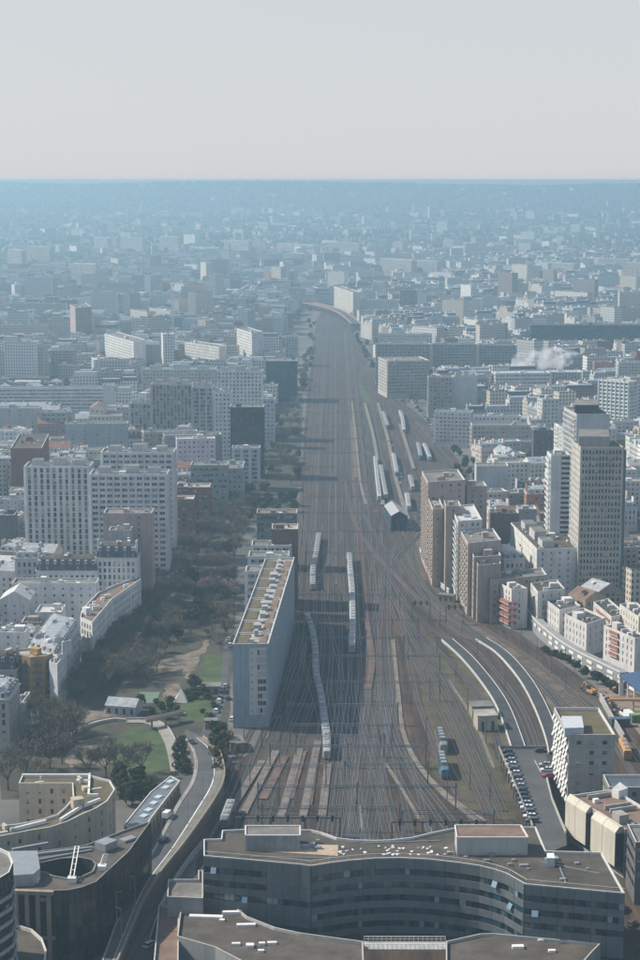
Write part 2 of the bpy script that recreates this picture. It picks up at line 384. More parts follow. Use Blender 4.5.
# ------------------------------------------------------------------ buildings
BLD = []
def bld(name, label, cat, foot, h, col, style, roof=FELT, z0=0.0, kind='flat', clutter=4, group=None, glass=None, cope=None, par=0.9, balmat=None, rnd=None, simple=False, seen=None, chim=True):
    """a building: walls with recessed windows, balconies, roof, parapet coping, roof equipment"""
    rnd = rnd or RND; foot = ccw([(p[0], p[1]) for p in foot]); take(foot)
    cx = sum(p[0] for p in foot) / len(foot); cy = sum(p[1] for p in foot) / len(foot)
    T = thing(name, (cx, cy, z0), label, cat, group); BLD.append((T, foot, h))
    B = dict(wall=MB(), window=MB(), balcony=MB()); z1 = z0 + h
    wm = wall(col) if isinstance(col, tuple) else col
    n = len(foot); sty = style if isinstance(style, (list, tuple)) else [style] * n
    mh = (6.2 if h > 12 else 3.6) if roof is SLATE else 3.6; ztop = z1 if kind != 'mansard' else z1 - mh
    for i in range(n):
        s = sty[i % len(sty)]; s = ST_[s] if isinstance(s, str) else s
        facade(B, foot[i], foot[(i + 1) % n], z0, ztop, s)
    R = MB(); K = MB(); E = MB()
    if kind == 'flat':
        i1 = inset(foot, 0.32)
        for i in range(n):
            j = (i + 1) % n; a, b, c, d = foot[i], foot[j], i1[j], i1[i]
            K.quad((*a, z1), (*b, z1), (*c, z1), (*d, z1))
            K.quad((*d, z1), (*c, z1), (*c, z1 - par), (*d, z1 - par))
        R.sheet(i1, z1 - par)
        zr = z1 - par
    elif kind == 'mansard':
        o1 = inset(foot, -0.35)
        for i in range(n):
            j = (i + 1) % n
            K.quad((*foot[i], ztop - 0.01), (*o1[i], ztop), (*o1[j], ztop), (*foot[j], ztop - 0.01))
            K.quad((*o1[i], ztop), (*o1[i], ztop + .3), (*o1[j], ztop + .3), (*o1[j], ztop))
            K.quad((*o1[i], ztop + .3), (*foot[i], ztop + .3), (*foot[j], ztop + .3), (*o1[j], ztop + .3))
        i1 = inset(foot, 1.15 if mh < 5 else 1.7); i2 = inset(foot, min(4.0, 0.32 * min(math.dist(foot[i], foot[(i + 1) % n]) for i in range(n))))
        for i in range(n):
            j = (i + 1) % n
            R.quad((*foot[i], ztop + .3), (*foot[j], ztop + .3), (*i1[j], z1 - .8), (*i1[i], z1 - .8))
            R.quad((*i1[i], z1 - .8), (*i1[j], z1 - .8), (*i2[j], z1), (*i2[i], z1), 1)
            t = Vector((foot[j][0] - foot[i][0], foot[j][1] - foot[i][1])); l = t.length
            if l > 5:
                t.normalize(); nn = Vector((t.y, -t.x)); k = int(l / 3.4)
                for q in range(k):
                    u = (q + .5) * l / k; p = Vector(foot[i]) + t * u - nn * 0.75
                    E.box((p.x, p.y, ztop + .5), (1.25, 1.1, 1.9), math.atan2(t.y, t.x), 0)
                    pf = p + nn * 0.565
                    a = pf - t * .45; b = pf + t * .45
                    B["window"].quad((a.x, a.y, ztop + .75), (b.x, b.y, ztop + .75), (b.x, b.y, ztop + 2.15), (a.x, a.y, ztop + 2.15))
                    if mh > 5:
                        p = p - nn * .62; E.box((p.x, p.y, ztop + 3.2), (1.2, 1.1, 1.8), math.atan2(t.y, t.x), 1); pf = p + nn * .565; a = pf - t * .4; b = pf + t * .4
                        B["window"].quad((a.x, a.y, ztop + 3.45), (b.x, b.y, ztop + 3.45), (b.x, b.y, ztop + 4.75), (a.x, a.y, ztop + 4.75))
        R.sheet(i2, z1, 1)
        zr = z1
    elif kind == 'gable' and n == 4:
        l0 = math.dist(foot[0], foot[1]); l1 = math.dist(foot[1], foot[2]); k = 0 if l0 < l1 else 1
        f = [foot[(i + k) % 4] for i in range(4)]; hh = 0.42 * min(l0, l1) * 0.7
        m0 = ((f[0][0] + f[1][0]) / 2, (f[0][1] + f[1][1]) / 2, z1 + hh); m1 = ((f[2][0] + f[3][0]) / 2, (f[2][1] + f[3][1]) / 2, z1 + hh)
        R.quad((*f[1], z1), (*f[2], z1), m1, m0); R.quad((*f[3], z1), (*f[0], z1), m0, m1)
        B["wall"].tri((*f[0], z1), (*f[1], z1), m0); B["wall"].tri((*f[2], z1), (*f[3], z1), m1)
        zr = z1 + hh * 0.6
    # roof equipment
    if kind != 'gable' or clutter:
        tries = 0; done = 0
        xs = [p[0] for p in foot]; ys = [p[1] for p in foot]; e0 = Vector((foot[1][0] - foot[0][0], foot[1][1] - foot[0][1])); yaw = math.atan2(e0.y, e0.x)
        core = inset(foot, 2.2)
        while done < clutter and tries < clutter * 12:
            tries += 1; x = rnd.uniform(min(xs), max(xs)); y = rnd.uniform(min(ys), max(ys))
            if not inpoly(x, y, core) : continue
            done += 1; r = rnd.random()
            if kind == 'flat' and done == 1 and h > 14 and clutter > 2: E.box((x, y, zr - .01), (rnd.uniform(2.5, 4.5), rnd.uniform(2.5, 4), rnd.uniform(1.8, 3)), yaw, 1)
            elif r < 0.35: E.box((x, y, zr - .01), (rnd.uniform(.8, 1.8), rnd.uniform(.8, 2.6), rnd.uniform(.5, 1.3)), yaw, rnd.choice((0, 1, 2)))
            elif r < 0.6: E.box((x, y, zr - .01), (0.8, rnd.uniform(1.5, 3.5), rnd.uniform(1.2, 2.0)), yaw, 1)
            elif r < 0.8: E.tube((x, y, zr - .01), (x, y, zr + rnd.uniform(.6, 1.3)), rnd.uniform(.2, .45), None, 8, 2)
            else: E.box((x, y, zr - .01), (rnd.uniform(1.5, 3.5), .5, .35), yaw, 2)
        if kind == 'mansard' and chim:
            l = e0.length; e0n = e0.normalized(); nn = Vector((-e0n.y, e0n.x)); dep = min(math.dist(foot[1], foot[2]), 14)
            for u in ([0.03, .97] if l < 18 else [0.03, .5, .97]):
                p = Vector(foot[0]) + e0n * l * u + nn * dep * rnd.uniform(.3, .6)
                E.box((p.x, p.y, ztop), (.7, rnd.uniform(2.5, 5), mh + rnd.uniform(1.0, 2.0)), yaw, 1)
                for q in range(4):
                    pp = p + nn * (q - 1.5) * .55; E.tube((pp.x, pp.y, ztop + mh + .9), (pp.x, pp.y, ztop + mh + 2.3), .16, .13, 6, 3)
    B["wall"].build("wall", wm, T)
    B["window"].build("windows", [glass or GLASS, BLIND], T, "stuff")
    B["balcony"].build("balconies", balmat or wm, T, "stuff")
    R.build("roof", [roof, FELT_D if roof is SLATE else ZINC if roof is ZINC else roof], T)
    K.build("cornice" if kind == 'mansard' else "parapet", cope or COPE, T)
    E.build("roof_equipment", [GREYM if kind != 'mansard' else roof, wm, WHITEM, TILE_R], T, "stuff")
    return T
def front(xl, xr, yt, yb, depth, yaw=0.0):
    a = g(xl, yb); b = g(xr, yb); w_ = b.x - a.x; yw = math.radians(yaw)
    e = Vector((math.cos(yw), math.sin(yw), 0)) * w_ / max(.5, math.cos(yw)); n = Vector((-math.sin(yw), math.cos(yw), 0)) * depth
    return [a, a + e, a + e + n, a + n], hz(yt, a.y)
def corner(xc, yb, yt, xl, yl, xr, yr):
    C = g(xc, yb); L_ = g(xl, yl); R_ = g(xr, yr)
    return [L_, C, R_, L_ + R_ - C], hz(yt, C.y)
def roofpoly(pts, z): return ccw([tuple(g(x, y, z))[:2] for x, y in pts])
# ================================================================== THE SETTING
def sm(a, b, x):
    t = min(1, max(0, (x - a) / (b - a))); return t * t * (3 - 2 * t)
from mathutils import noise as mn
def ground_h(x, y):
    s1, s2 = sm(4300, 7600, y), sm(7700, 9600, y)
    n = mn.noise(Vector((x * 0.0011, y * 0.0009, 3.1))) * 22 * s1 + mn.noise(Vector((x * 0.004, y * 0.003, 7))) * 5 * s1
    return min(194.0, (52 + n * 0.8) * s1 + 123 * s2 + (mn.noise(Vector((x * 0.0009, 1.7, 0))) * 13 + mn.noise(Vector((x * 0.0033, 9.7, 0))) * 7) * s2)
def ground_mat():
    m, N, L, P = nt("city_ground"); ge = geo(N); pos = ge.outputs["Position"]
    a = ramp(N, L, noise(N, L, 0.02, pos, 6, .65), [(0.3, (0.055, 0.055, 0.055)), (0.5, (0.10, 0.095, 0.088)), (0.7, (0.15, 0.14, 0.125))])
    b = ramp(N, L, noise(N, L, 0.004, pos, 8, .7), [(0.42, (0.045, 0.05, 0.028)), (0.52, (0.10, 0.095, 0.07)), (0.62, (0.20, 0.18, 0.16))])
    f = ramp(N, L, noise(N, L, 0.012, pos, 8, .75), [(0.35, (0.022, 0.026, 0.014)), (0.65, (0.06, 0.058, 0.034))])
    sp = N.new("ShaderNodeSeparateXYZ"); L.new(pos, sp.inputs[0])
    def step(lo, hi):
        r = N.new("ShaderNodeMapRange"); r.inputs[1].default_value = lo; r.inputs[2].default_value = hi; L.new(sp.outputs[1], r.inputs[0]); return r.outputs[0]
    def mixf(f_, x, y_):
        q = N.new("ShaderNodeMix"); q.data_type = 'RGBA'; L.new(f_, q.inputs[0]); L.new(x, q.inputs[6]); L.new(y_, q.inputs[7]); return q.outputs[2]
    c = mixf(step(7400, 8000), mixf(step(2500, 4500), a, b), f)
    L.new(c, P.inputs["Base Color"]); P.inputs["Roughness"].default_value = 0.95; return m
gm = MB(); xs = [-4600 + 115 * i for i in range(81)]; ys = [-250, 0, 250, 500, 1000, 2000, 3000, 4000] + [4200 + 110 * i for i in range(56)]
gi = {}
for j, y in enumerate(ys):
    for i, x in enumerate(xs):
        gi[i, j] = len(gm.v); gm.v.append((x, y, ground_h(x, y)))
for j in range(len(ys) - 1):
    for i in range(len(xs) - 1):
        gm.f.append((gi[i, j], gi[i + 1, j], gi[i + 1, j + 1], gi[i, j + 1])); gm.m.append(0)
structure("ground", gm, ground_mat())
# haze: one closed box round the whole scene
hb = MB(); hb.hexa([(-4800, -300, -1), (4800, -300, -1), (4800, 10400, -1), (-4800, 10400, -1), (-4800, -300, 201.2), (4800, -300, 201.2), (4800, 10400, 201.2), (-4800, 10400, 201.2)])
hm = bpy.data.materials.new("haze_air"); hm.use_nodes = True
hn = hm.node_tree.nodes; hn.remove(hn["Principled BSDF"])
pv = hn.new("ShaderNodeVolumePrincipled"); pv.inputs["Density Attribute"].default_value = ""
pv.inputs["Color"].default_value = (*HAZE_COLOR, 1); pv.inputs["Density"].default_value = HAZE_DENSITY; pv.inputs["Anisotropy"].default_value = HAZE_ANISO
hm.node_tree.links.new(pv.outputs[0], hn["Material Output"].inputs["Volume"])
hb.build("haze", hm, None, "stuff")
# ground sheets
def gsheet(name, px, z, mat):
    P = [g(x, y) for x, y in px]
    if name in ("path", "square", "lawn", "yard", "park"):      # worn, uneven edges
        r = random.Random(len(px) * 7 + int(px[0][0])); Q = []
        for i, a in enumerate(P):
            b = P[(i + 1) % len(P)]; k = max(1, int((b - a).length / (3.5 if name != "park" else 15)))
            for j in range(k):
                q = a.lerp(b, j / k); am = 1.1 if j else .3; Q.append(Vector((q.x + r.uniform(-am, am), q.y + r.uniform(-am, am) * 1.5, 0)))
        P = Q
    m = MB(); m.sheet([tuple(q)[:2] for q in P], z); return structure(name, m, mat)
def ballast_mat():
    m, N, L, P = nt("ballast"); ge = geo(N); pos = ge.outputs["Position"]
    lng = scaled(N, L, pos, (1.0, 0.06, 1))
    a = ramp(N, L, noise(N, L, 0.35, lng, 5, .65), [(0.28, (0.011, 0.008, 0.007)), (0.45, (0.03, 0.02, 0.015)), (0.6, (0.066, 0.042, 0.029)), (0.75, (0.135, 0.092, 0.064))])
    b = ramp(N, L, noise(N, L, 0.03, pos, 4, .6), [(0.35, (0.7, 0.7, 0.72)), (0.65, (1.25, 1.12, 1.0))])
    r = ramp(N, L, noise(N, L, 0.012, scaled(N, L, pos, (1.4, .5, 1)), 3, .5), [(0.56, (0, 0, 0)), (0.66, (1, 1, 1))])
    d = ramp(N, L, noise(N, L, 3.0, pos, 2), [(0.3, (0.7, 0.7, 0.7)), (0.7, (1.2, 1.2, 1.2))])
    c = mul(N, L, mul(N, L, a, b), d)
    q = N.new("ShaderNodeMix"); q.data_type = 'RGBA'; L.new(r, q.inputs[0]); L.new(c, q.inputs[6]); L.new(mul(N, L, d, (0.06, 0.062, 0.03)), q.inputs[7])
    L.new(q.outputs[2], P.inputs["Base Color"]); P.inputs["Roughness"].default_value = 0.95; return m
BALLAST = ballast_mat()
RAILBED = [(196, 862), (226, 772), (268, 737), (292, 640), (298, 560), (301, 480), (305, 420), (313, 345), (317, 318), (326, 306), (345, 306), (348, 320), (356, 338), (372, 368), (395, 396), (430, 424), (452, 452), (470, 476), (470, 500), (421, 500), (421, 545), (434, 572), (470, 608), (520, 634), (560, 662), (600, 690), (640, 726), (700, 800), (700, 990), (196, 990)]
gsheet("rail_bed", RAILBED, 0.03, BALLAST)
SOIL = roofmat("park_soil", (0.026, 0.028, 0.018), (0.070, 0.060, 0.042), 0.06, 0.95)
GRASS = roofmat("lawn_grass", (0.022, 0.045, 0.012), (0.065, 0.10, 0.025), 0.11, 0.95)
SAND = roofmat("sand_path", (0.075, 0.06, 0.046), (0.235, 0.19, 0.15), 0.2, 0.95)
ASPH = roofmat("road_asphalt", (0.045, 0.047, 0.05), (0.085, 0.087, 0.09), 0.1, 0.85)
PAVE = roofmat("paving_slabs", (0.20, 0.19, 0.17), (0.32, 0.30, 0.27), 0.2, 0.85)
YARD = roofmat("yard_weeds", (0.035, 0.042, 0.016), (0.10, 0.078, 0.045), 0.12, 0.95)
PARK = [(237, 546), (229, 735), (214, 742), (185, 730), (178, 775), (120, 800), (0, 800), (0, 760), (20, 722), (62, 706), (108, 664), (152, 612), (180, 570), (207, 520), (232, 492), (262, 470), (275, 430), (290, 395), (303, 395), (300, 480), (296, 520), (262, 512)]
gsheet("park", PARK, 0.02, SOIL)
gsheet("avenue", [(20, 745), (75, 712), (122, 664), (160, 615), (189, 570), (213, 525), (228, 500), (224, 500), (206, 525), (180, 570), (150, 612), (107, 662), (60, 704), (0, 735), (0, 768)], 0.05, ASPH)
gsheet("lawn", [(203, 656), (225, 656), (225, 684), (201, 682)], 0.05, GRASS)
gsheet("lawn", [(160, 697), (186, 699), (210, 697), (216, 708), (203, 722), (190, 722), (170, 712), (156, 708)], 0.05, GRASS)
gsheet("lawn", [(128, 728), (150, 727), (166, 742), (176, 768), (150, 773), (118, 766), (112, 745)], 0.05, GRASS)
gsheet("lawn", [(76, 728), (104, 722), (110, 727), (82, 737)], 0.05, GRASS)
gsheet("square", [(78, 741), (108, 736), (113, 752), (108, 768), (70, 768), (66, 755)], 0.05, SAND)
gsheet("path", [(60, 714), (118, 708), (122, 714), (94, 720), (80, 728), (56, 724)], 0.06, SAND)
gsheet("path", [(150, 662), (184, 655), (188, 668), (150, 675)], 0.05, SAND)
gsheet("path", [(166, 684), (181, 683), (176, 700), (163, 702)], 0.06, SAND)
gsheet("path", [(184, 655), (198, 650), (206, 640), (210, 640), (200, 660), (188, 680), (184, 678)], 0.055, SAND)
gsheet("path", [(230, 515), (262, 511), (262, 515), (236, 520), (214, 528), (206, 526)], 0.055, SAND)
gsheet("path", [(92, 745), (128, 742), (176, 754), (182, 764), (172, 768), (130, 762), (96, 764)], 0.045, SAND)
gsheet("sports_court", [(140, 692), (160, 692), (156, 703), (134, 703)], 0.06, plain("court_green", (0.11, 0.17, 0.12), 0.8))
gsheet("street", [(215, 738), (226, 700), (231, 640), (235, 570), (231, 570), (225, 640), (219, 690), (200, 735)], 0.07, ASPH)
cp = spline([g(x, y) for x, y in ((126, 722), (146, 722), (160, 727), (168, 738), (173, 752), (177, 772))], 3)
m = MB(); m.ribbon([(p.x, p.y) for p in cp], 4.2, 0.0, 0.35); structure("paved_walk", m, PAVE)
m = MB(); m.ribbon([(p.x, p.y) for p in cp], 0.3, 0.34, 1.0, 0, -2.0); structure("kerb_wall", m, CONC)
cp2 = spline([g(x, y) for x, y in ((70, 737), (84, 729), (98, 724), (115, 721), (126, 722))], 3)
m = MB(); m.ribbon([(p.x, p.y) for p in cp2], 1.0, 0.0, 1.2); structure("kerb_wall", m, CONC)
# yard with weeds between the curved tracks, concrete walkways between the tracks
gsheet("yard", [(415, 636), (432, 636), (455, 672), (478, 720), (498, 760), (520, 822), (470, 812), (432, 770), (424, 720)], 0.05, YARD)
gsheet("yard", [(352, 372), (362, 385), (372, 402), (368, 405), (358, 392)], 0.05, GRASS)
gsheet("yard", [(440, 630), (470, 650), (498, 690), (505, 745), (488, 745), (468, 690)], 0.045, YARD)
EARTH = roofmat("brown_earth", (0.045, 0.032, 0.024), (0.15, 0.112, 0.08), .14, .95)
gsheet("yard", [(430, 596), (452, 612), (500, 638), (540, 662), (585, 702), (620, 745), (575, 748), (556, 716), (530, 682), (498, 655), (460, 634), (438, 622)], .035, EARTH)
gsheet("yard", [(462, 652), (486, 680), (506, 712), (518, 745), (500, 748), (488, 716), (470, 684)], .036, EARTH)
gsheet("yard", [(396, 470), (404, 470), (424, 545), (440, 585), (420, 578), (404, 540)], .037, EARTH)
WALKC = roofmat("walkway_concrete", (0.11, 0.097, 0.08), (0.23, 0.205, 0.17), 0.3, 0.9)
RUST = roofmat("rust_ballast", (0.075, 0.055, 0.045), (0.165, 0.105, 0.085), 0.25, 0.95)
PLAT = roofmat("platform_asphalt", (0.10, 0.085, 0.075), (0.20, 0.175, 0.16), 0.3, 0.9)
ZK = [0]
def strip(name, px, wd, z0, z1, mat, step=8):
    ZK[0] += 1; z1 = z1 + .0031 * ZK[0]
    p = spline([g(x, y) for x, y in px], step); m = MB(); m.ribbon([(q.x, q.y) for q in p], wd, z0, z1); return structure(name, m, mat)
strip("walkway", ((393, 640), (398, 690), (404, 735), (420, 768), (446, 797), (478, 822)), 1.6, 0, .35, WALKC)
strip("walkway", ((397, 700), (405, 737), (423, 770), (450, 797), (486, 822)), 1.0, 0, .35, WALKC)
strip("walkway", ((386, 764), (402, 790), (420, 820)), 1.1, 0, .3, WALKC)
strip("walkway", ((360, 806), (362, 830)), .8, 0, .3, WALKC)
strip("walkway", ((448, 680), (474, 720), (494, 768)), 1.2, 0, .12, WALKC)
strip("walkway", ((352, 402), (356, 440), (360, 480), (366, 505)), 1.6, 0, .5, WALKC)
for px in (((263, 800), (285, 757)), ((289, 800), (303, 752)), ((308, 806), (316, 752)), ((356, 478), (352, 420)), ((366, 620), (372, 660), (368, 690))):
    strip("platform", px, 2.8, 0, .4, RUST)
for px in (((243, 815), (276, 752)), ((281, 818), (300, 750)), ((303, 818), (318, 742)), ((322, 818), (328, 765)), ((230, 812), (262, 762))):
    strip("platform", px, 2.6, 0, .55, PLAT)
for px in (((365, 404), (374, 440), (380, 480), (383, 506)), ((378, 404), (388, 440), (396, 480), (408, 520), (410, 530)), ((400, 425), (408, 450), (414, 470))):
    strip("platform", px, 2.4, 0, 1.0, WALKC)
# the two long curved platforms: dark asphalt with white edges
for px in (((447, 641), (466, 658), (487, 683), (503, 708), (517, 745), (522, 765)), ((481, 640), (503, 655), (524, 679), (539, 705), (551, 735), (556, 755))):
    p = [(q.x, q.y) for q in spline([g(x, y) for x, y in px], 5)]
    m = MB(); m.ribbon(p, 4.8, 0, 1.0); structure("platform", m, roofmat("dark_platform_asphalt", (0.025, 0.027, 0.03), (0.055, 0.058, 0.062), .12))
    for s in (-2.45, 2.45):
        m = MB(); m.ribbon(p, .34, 0, 1.06, 0, s); structure("platform_edge", m, plain("platform_edge_white", (0.52, 0.52, 0.5), .7))
# ================================================================== FOREGROUND
CREAM = (0.46, 0.41, 0.32); STONE = (0.38, 0.345, 0.28); WHITE = (0.70, 0.70, 0.68); GREYW = (0.36, 0.37, 0.37); TAN = (0.40, 0.33, 0.27); PINK = (0.38, 0.27, 0.25); BRICK = (0.23, 0.10, 0.075)
LGREY = (0.54, 0.55, 0.55); DGREY = (0.16, 0.165, 0.17); OCHRE = (0.42, 0.26, 0.11); OFFW = (0.56, 0.54, 0.49)
# ---- curved railway office building
ZS = 21.0
fpx = [(203.5, 855.5), (250, 859.5), (300, 864), (311, 865.5), (330, 862.5), (350, 860), (375, 858), (400, 857.5), (430, 859), (460, 862.5), (480, 865.5), (494, 869), (506, 873), (525, 883.7), (625, 893)]
bpx = [(602, 852), (546, 850.5), (536, 826.5), (455, 827.5), (430, 832.5), (412, 837), (390, 839.5), (375, 840), (355, 839.5), (337, 837.5), (322, 832), (311, 829.5), (245, 829), (222, 830), (221, 838.5), (203.5, 839)]
SF = [tuple(g(x, y, ZS))[:2] for x, y in fpx]
station = bld("station_office", "grey curved office building with ribbon windows in front of the railway tracks", "office building", SF + [tuple(g(x, y, ZS))[:2] for x, y in bpx], ZS, (0.05, 0.055, 0.06), "blank", FELT_D, clutter=0, par=.7)
def segs_of(pts, wd):
    out = []
    for a, b in zip(pts, pts[1:]):
        a, b = Vector(a), Vector(b); l = (b - a).length; k = max(1, round(l / wd))
        for i in range(k): out.append((a + (b - a) * i / k, a + (b - a) * (i + 1) / k))
    return out
PANELM = wall((0.115, 0.135, 0.145), .5, .2); PANEM = [GLASS_B, GLASS_B, GLASS_D, GLASS_D, glassmat('grey_glass', (0.03, 0.045, 0.055), (0.16, 0.19, 0.2), .3, .12), GLASS_B, glassmat('sky_reflect_glass', (0.10, 0.14, 0.16), (0.3, 0.34, 0.35), .3, .15)]; fl = 3.65  # palest panes have the sky's reflection painted into their base colour
smooth = [SF[0], SF[1], SF[2], SF[3]] + [tuple(p)[:2] for p in spline([(*q, 0) for q in SF[3:14]], 4.4)][1:] + [SF[14]]
pane_i = 0
for (a, b) in segs_of(smooth, 4.5):
    t = (b - a).normalized(); n = Vector((t.y, -t.x)); ln = (b - a).length; px_ = proj(a.x, a.y, ZS)[0]
    rows = 3 if (px_ < 300 or px_ > 522) else 5
    def slab(name, u0, u1, z0, z1, d0, d1, mat):
        m = MB(); q = lambda u, d: a + t * u + n * d
        P = [q(u0, d0), q(u1, d0), q(u1, d1), q(u0, d1)]
        m.hexa([(p.x, p.y, z0) for p in (P[3], P[2], P[1], P[0])] + [(p.x, p.y, z1) for p in (P[3], P[2], P[1], P[0])])
        return m.build(name, mat, station)
    zt = ZS - .15
    for r in range(rows + 1):
        zb = (ZS - 2.9 - r * fl) if r < rows else (ZS - 2.9 - (r - 1) * fl - 1.75 - 1.9 if rows == 5 else 2.0)
        if r == rows and rows == 3:
            k = 0
            while zt > 5:
                slab("panel", 0.06, ln - .06, max(zt - 1.85, .5), zt, .02, .34, PANELM); zt -= 1.9
            break
        slab("panel", 0.06, ln - .06, zb + .0, zt, .02, .34, PANELM)
        if r < rows:
            if not (px_ < 300 and r < 2 and px_ > 258):
                k = 3
                for i in range(k):
                    if pane_i < 330: slab("pane", ln * i / k + .07, ln * (i + 1) / k - .07, zb - 1.75, zb - .02, .01, .1, RND.choices(PANEM, (4, 3, 4, 3, 2, 2, .7))[0])
                    pane_i += 1
            else: slab("panel", .06, ln - .06, zb - 1.75, zb - .04, .02, .34, PANELM)
        zt = zb - 1.77
SKYP = plain("tilted_window_glass", (0.30, 0.40, 0.46), .1, .5, .05)  # pale blue base colour stands in for sky mirrored in the tilted panes
for (x, y, w_) in ((212, 869, 1.5), (239, 898.5, 1.5), (490, 882.5, 1.6), (511, 904.5, 1.6), (534, 912, 1.7)):
    best = min(segs_of(smooth, 2.0), key=lambda s: abs(proj(s[0].x, s[0].y, 12)[0] - x)); a, b = best
    t = (b - a).normalized(); n = Vector((t.y, -t.x)); z = hz(y, a.y)
    m = MB(); q = lambda u, d, zz: (a.x + t.x * u + n.x * d, a.y + t.y * u + n.y * d, zz)
    m.hexa([q(0, 1.1, z - .8), q(w_, 1.1, z - .8), q(w_, 1.16, z - .76), q(0, 1.16, z - .76), q(0, .36, z + .7), q(w_, .36, z + .7), q(w_, .42, z + .72), q(0, .42, z + .72)])
    m.build("open_window", SKYP, station)
def roofbox(parent, px, z0, z1, mat, name, roofm=None):
    poly = roofpoly(px, z1); m = MB(); m.prism(poly, z0, z1, 0, mt=1); return m.build(name, [mat, roofm or FELT], parent)
pm = wall((0.30, 0.31, 0.31), .8, .3)
ph = roofbox(station, ((245.5, 836), (300, 836), (300, 826.5), (245.5, 826.5)), ZS - .7, ZS + 3.4, pm, "penthouse", FELT)
m = MB(); P = roofpoly(((245.5, 836), (300, 836), (300, 826.5), (245.5, 826.5)), ZS + 3.4)
for i in range(4): m.bar((*P[i], ZS + 3.4), (*P[(i + 1) % 4], ZS + 3.4), .4, .35)
m.build("coping", COPE, ph)
ph = roofbox(station, ((457, 838), (528, 838), (521, 826), (455, 826)), ZS - .7, ZS + 4.2, wall((0.40, 0.41, 0.40), .7, .15), "penthouse", BROWN_R)
m = MB(); P = roofpoly(((457, 838), (528, 838), (521, 826), (455, 826)), ZS + 4.2)
for i in range(4): m.bar((*P[i], ZS + 4.2), (*P[(i + 1) % 4], ZS + 4.2), .4, .35)
m.build("coping", COPE, ph)
m = MB(); m.sheet(roofpoly(((246, 850), (338, 856), (338, 845), (300, 844), (246, 846)), ZS - .6), ZS - .6); m.build("roof_deck", roofmat("bleached_boards", (0.30, 0.23, 0.16), (0.46, 0.38, 0.29), .6), station)
m = MB()
for i in range(46):
    x = RND.uniform(338, 455); y = RND.uniform(846, 855.0); p = g(x, y, ZS - .69)
    m.box((p.x, p.y, ZS - .7), (RND.uniform(.3, 1.1), RND.uniform(.3, .8), RND.uniform(.08, .3)), RND.uniform(0, 3))
m.build("roof_rubble", WHITEM, station, "stuff")
m = MB()
for (x, y, a, b, c) in ((306, 848, 2, 1.2, .9), (312, 847, 1.6, 1.6, 1.2), (318, 849, 2.2, .8, .7), (555, 860, 1.8, 1.8, .8), (524, 866, 2.4, 1.2, .5), (577, 864, 1.2, 1, .5), (563, 880, 1.6, 1.0, .5), (318, 843, .9, .9, 1.0), (492, 856, 1.6, 1.2, .9)):
    p = g(x, y, ZS - .7); m.box((p.x, p.y, ZS - .7), (a, b, c), .1, 0)
m.build("roof_vents", GREYM, station, "stuff")
m = MB()
for i in range(26):
    x = RND.uniform(340, 600); y = RND.uniform(845, 880); p = g(x, y, ZS - .7)
    if not inpoly(p.x, p.y, inset(SF + [tuple(g(a, b, ZS))[:2] for a, b in bpx], 2.0)) or (452 < x < 530 and y < 842): continue
    m.box((p.x, p.y, ZS - .705), (RND.uniform(.5, 2.2), RND.uniform(.5, 1.4), RND.uniform(.25, .9)), RND.choice((0, .12)))
m.build("roof_plant", GREYM, station, "stuff")
m = MB(); rl = [Vector((*q, 0)) for q in offset_line(smooth, -1.2)]
for a, b in zip(rl, rl[1:]):
    m.bar((a.x, a.y, ZS + .75), (b.x, b.y, ZS + .75), .07, .07); m.box((a.x, a.y, ZS - .71), (.08, .08, 1.5))
m.build("railing", WHITEM, station)
m = MB()
for (x0, y0, x1, y1) in ((360, 844, 440, 841), (540, 862, 600, 874), (250, 857, 335, 858.5), (560, 868, 566, 884)): m.bar(g(x0, y0, ZS - .7), g(x1, y1, ZS - .7), .3, .25)
m.build("roof_pipe", GREYM, station)
hut = roofbox(station, ((547, 858), (555, 858), (554, 853), (547, 853)), ZS - .7, ZS + 1.8, plain("pale_blue_box", (0.42, 0.5, 0.54), .6), "roof_hut", WHITEM)
# ---- lower blocks in front of it
ZL = 7.0
def lowblock(label, px, z, roof=FELT_D, col=(0.27, 0.28, 0.28), sty="blank", name="station_annex"):
    return bld(name, label, "annex", roofpoly(px, z), z, col, sty, roof, clutter=0, cope=plain("grey_coping", (0.42, 0.42, 0.40), .7), par=.8)
a1 = lowblock("brown roofed annex with a curved front edge and white roof vents, before the curved office", [(181, 903), (235, 906), (247, 916), (275, 927), (300, 932.5), (340, 938), (363, 941), (365, 990), (262, 990), (240, 960), (215, 947), (177, 936)], ZL, BROWN_D := roofmat("brown_felt", (0.05, 0.042, 0.035), (0.105, 0.088, 0.072), .15))
a2 = lowblock("brown roofed annex with pale curved kerb beside the footbridge, before the curved office", [(446, 941), (480, 933.5), (492, 933), (545, 938), (601, 943), (592, 952), (578, 968), (570, 990), (446, 990)], ZL, BROWN_D)
a3 = lowblock("small stepped terrace roof joined to the end of the curved office", [(167, 896.5), (203, 898), (203, 870), (198, 870), (198, 879), (168, 879)], 11.0, FELT)
a4 = lowblock("narrow terrace roof below the stepped terrace and beside the dark lane", [(151, 990), (178, 990), (179, 905), (158.5, 904.5)], 6.0, BROWN_R)
m = MB()
for (x, y, a, b, c) in ((206, 918, 9, 1.6, .7), (232, 914, 5, 1.2, .8), (222, 921, 1.4, 1, .5), (246, 926, 5, 1.2, .6), (236, 945, 2.2, .9, .6), (250, 947, 2, 1.6, .8), (262, 945, 1.6, 1, .7), (272, 944, 2.4, 1, .6), (261, 952, 1.6, .9, .6)):
    p = g(x, y, ZL - .8); m.box((p.x, p.y, ZL - .8), (a, b, c), .05 if a < 6 else -.08)
m.build("roof_vents", WHITEM, a1, "stuff")
m = MB()
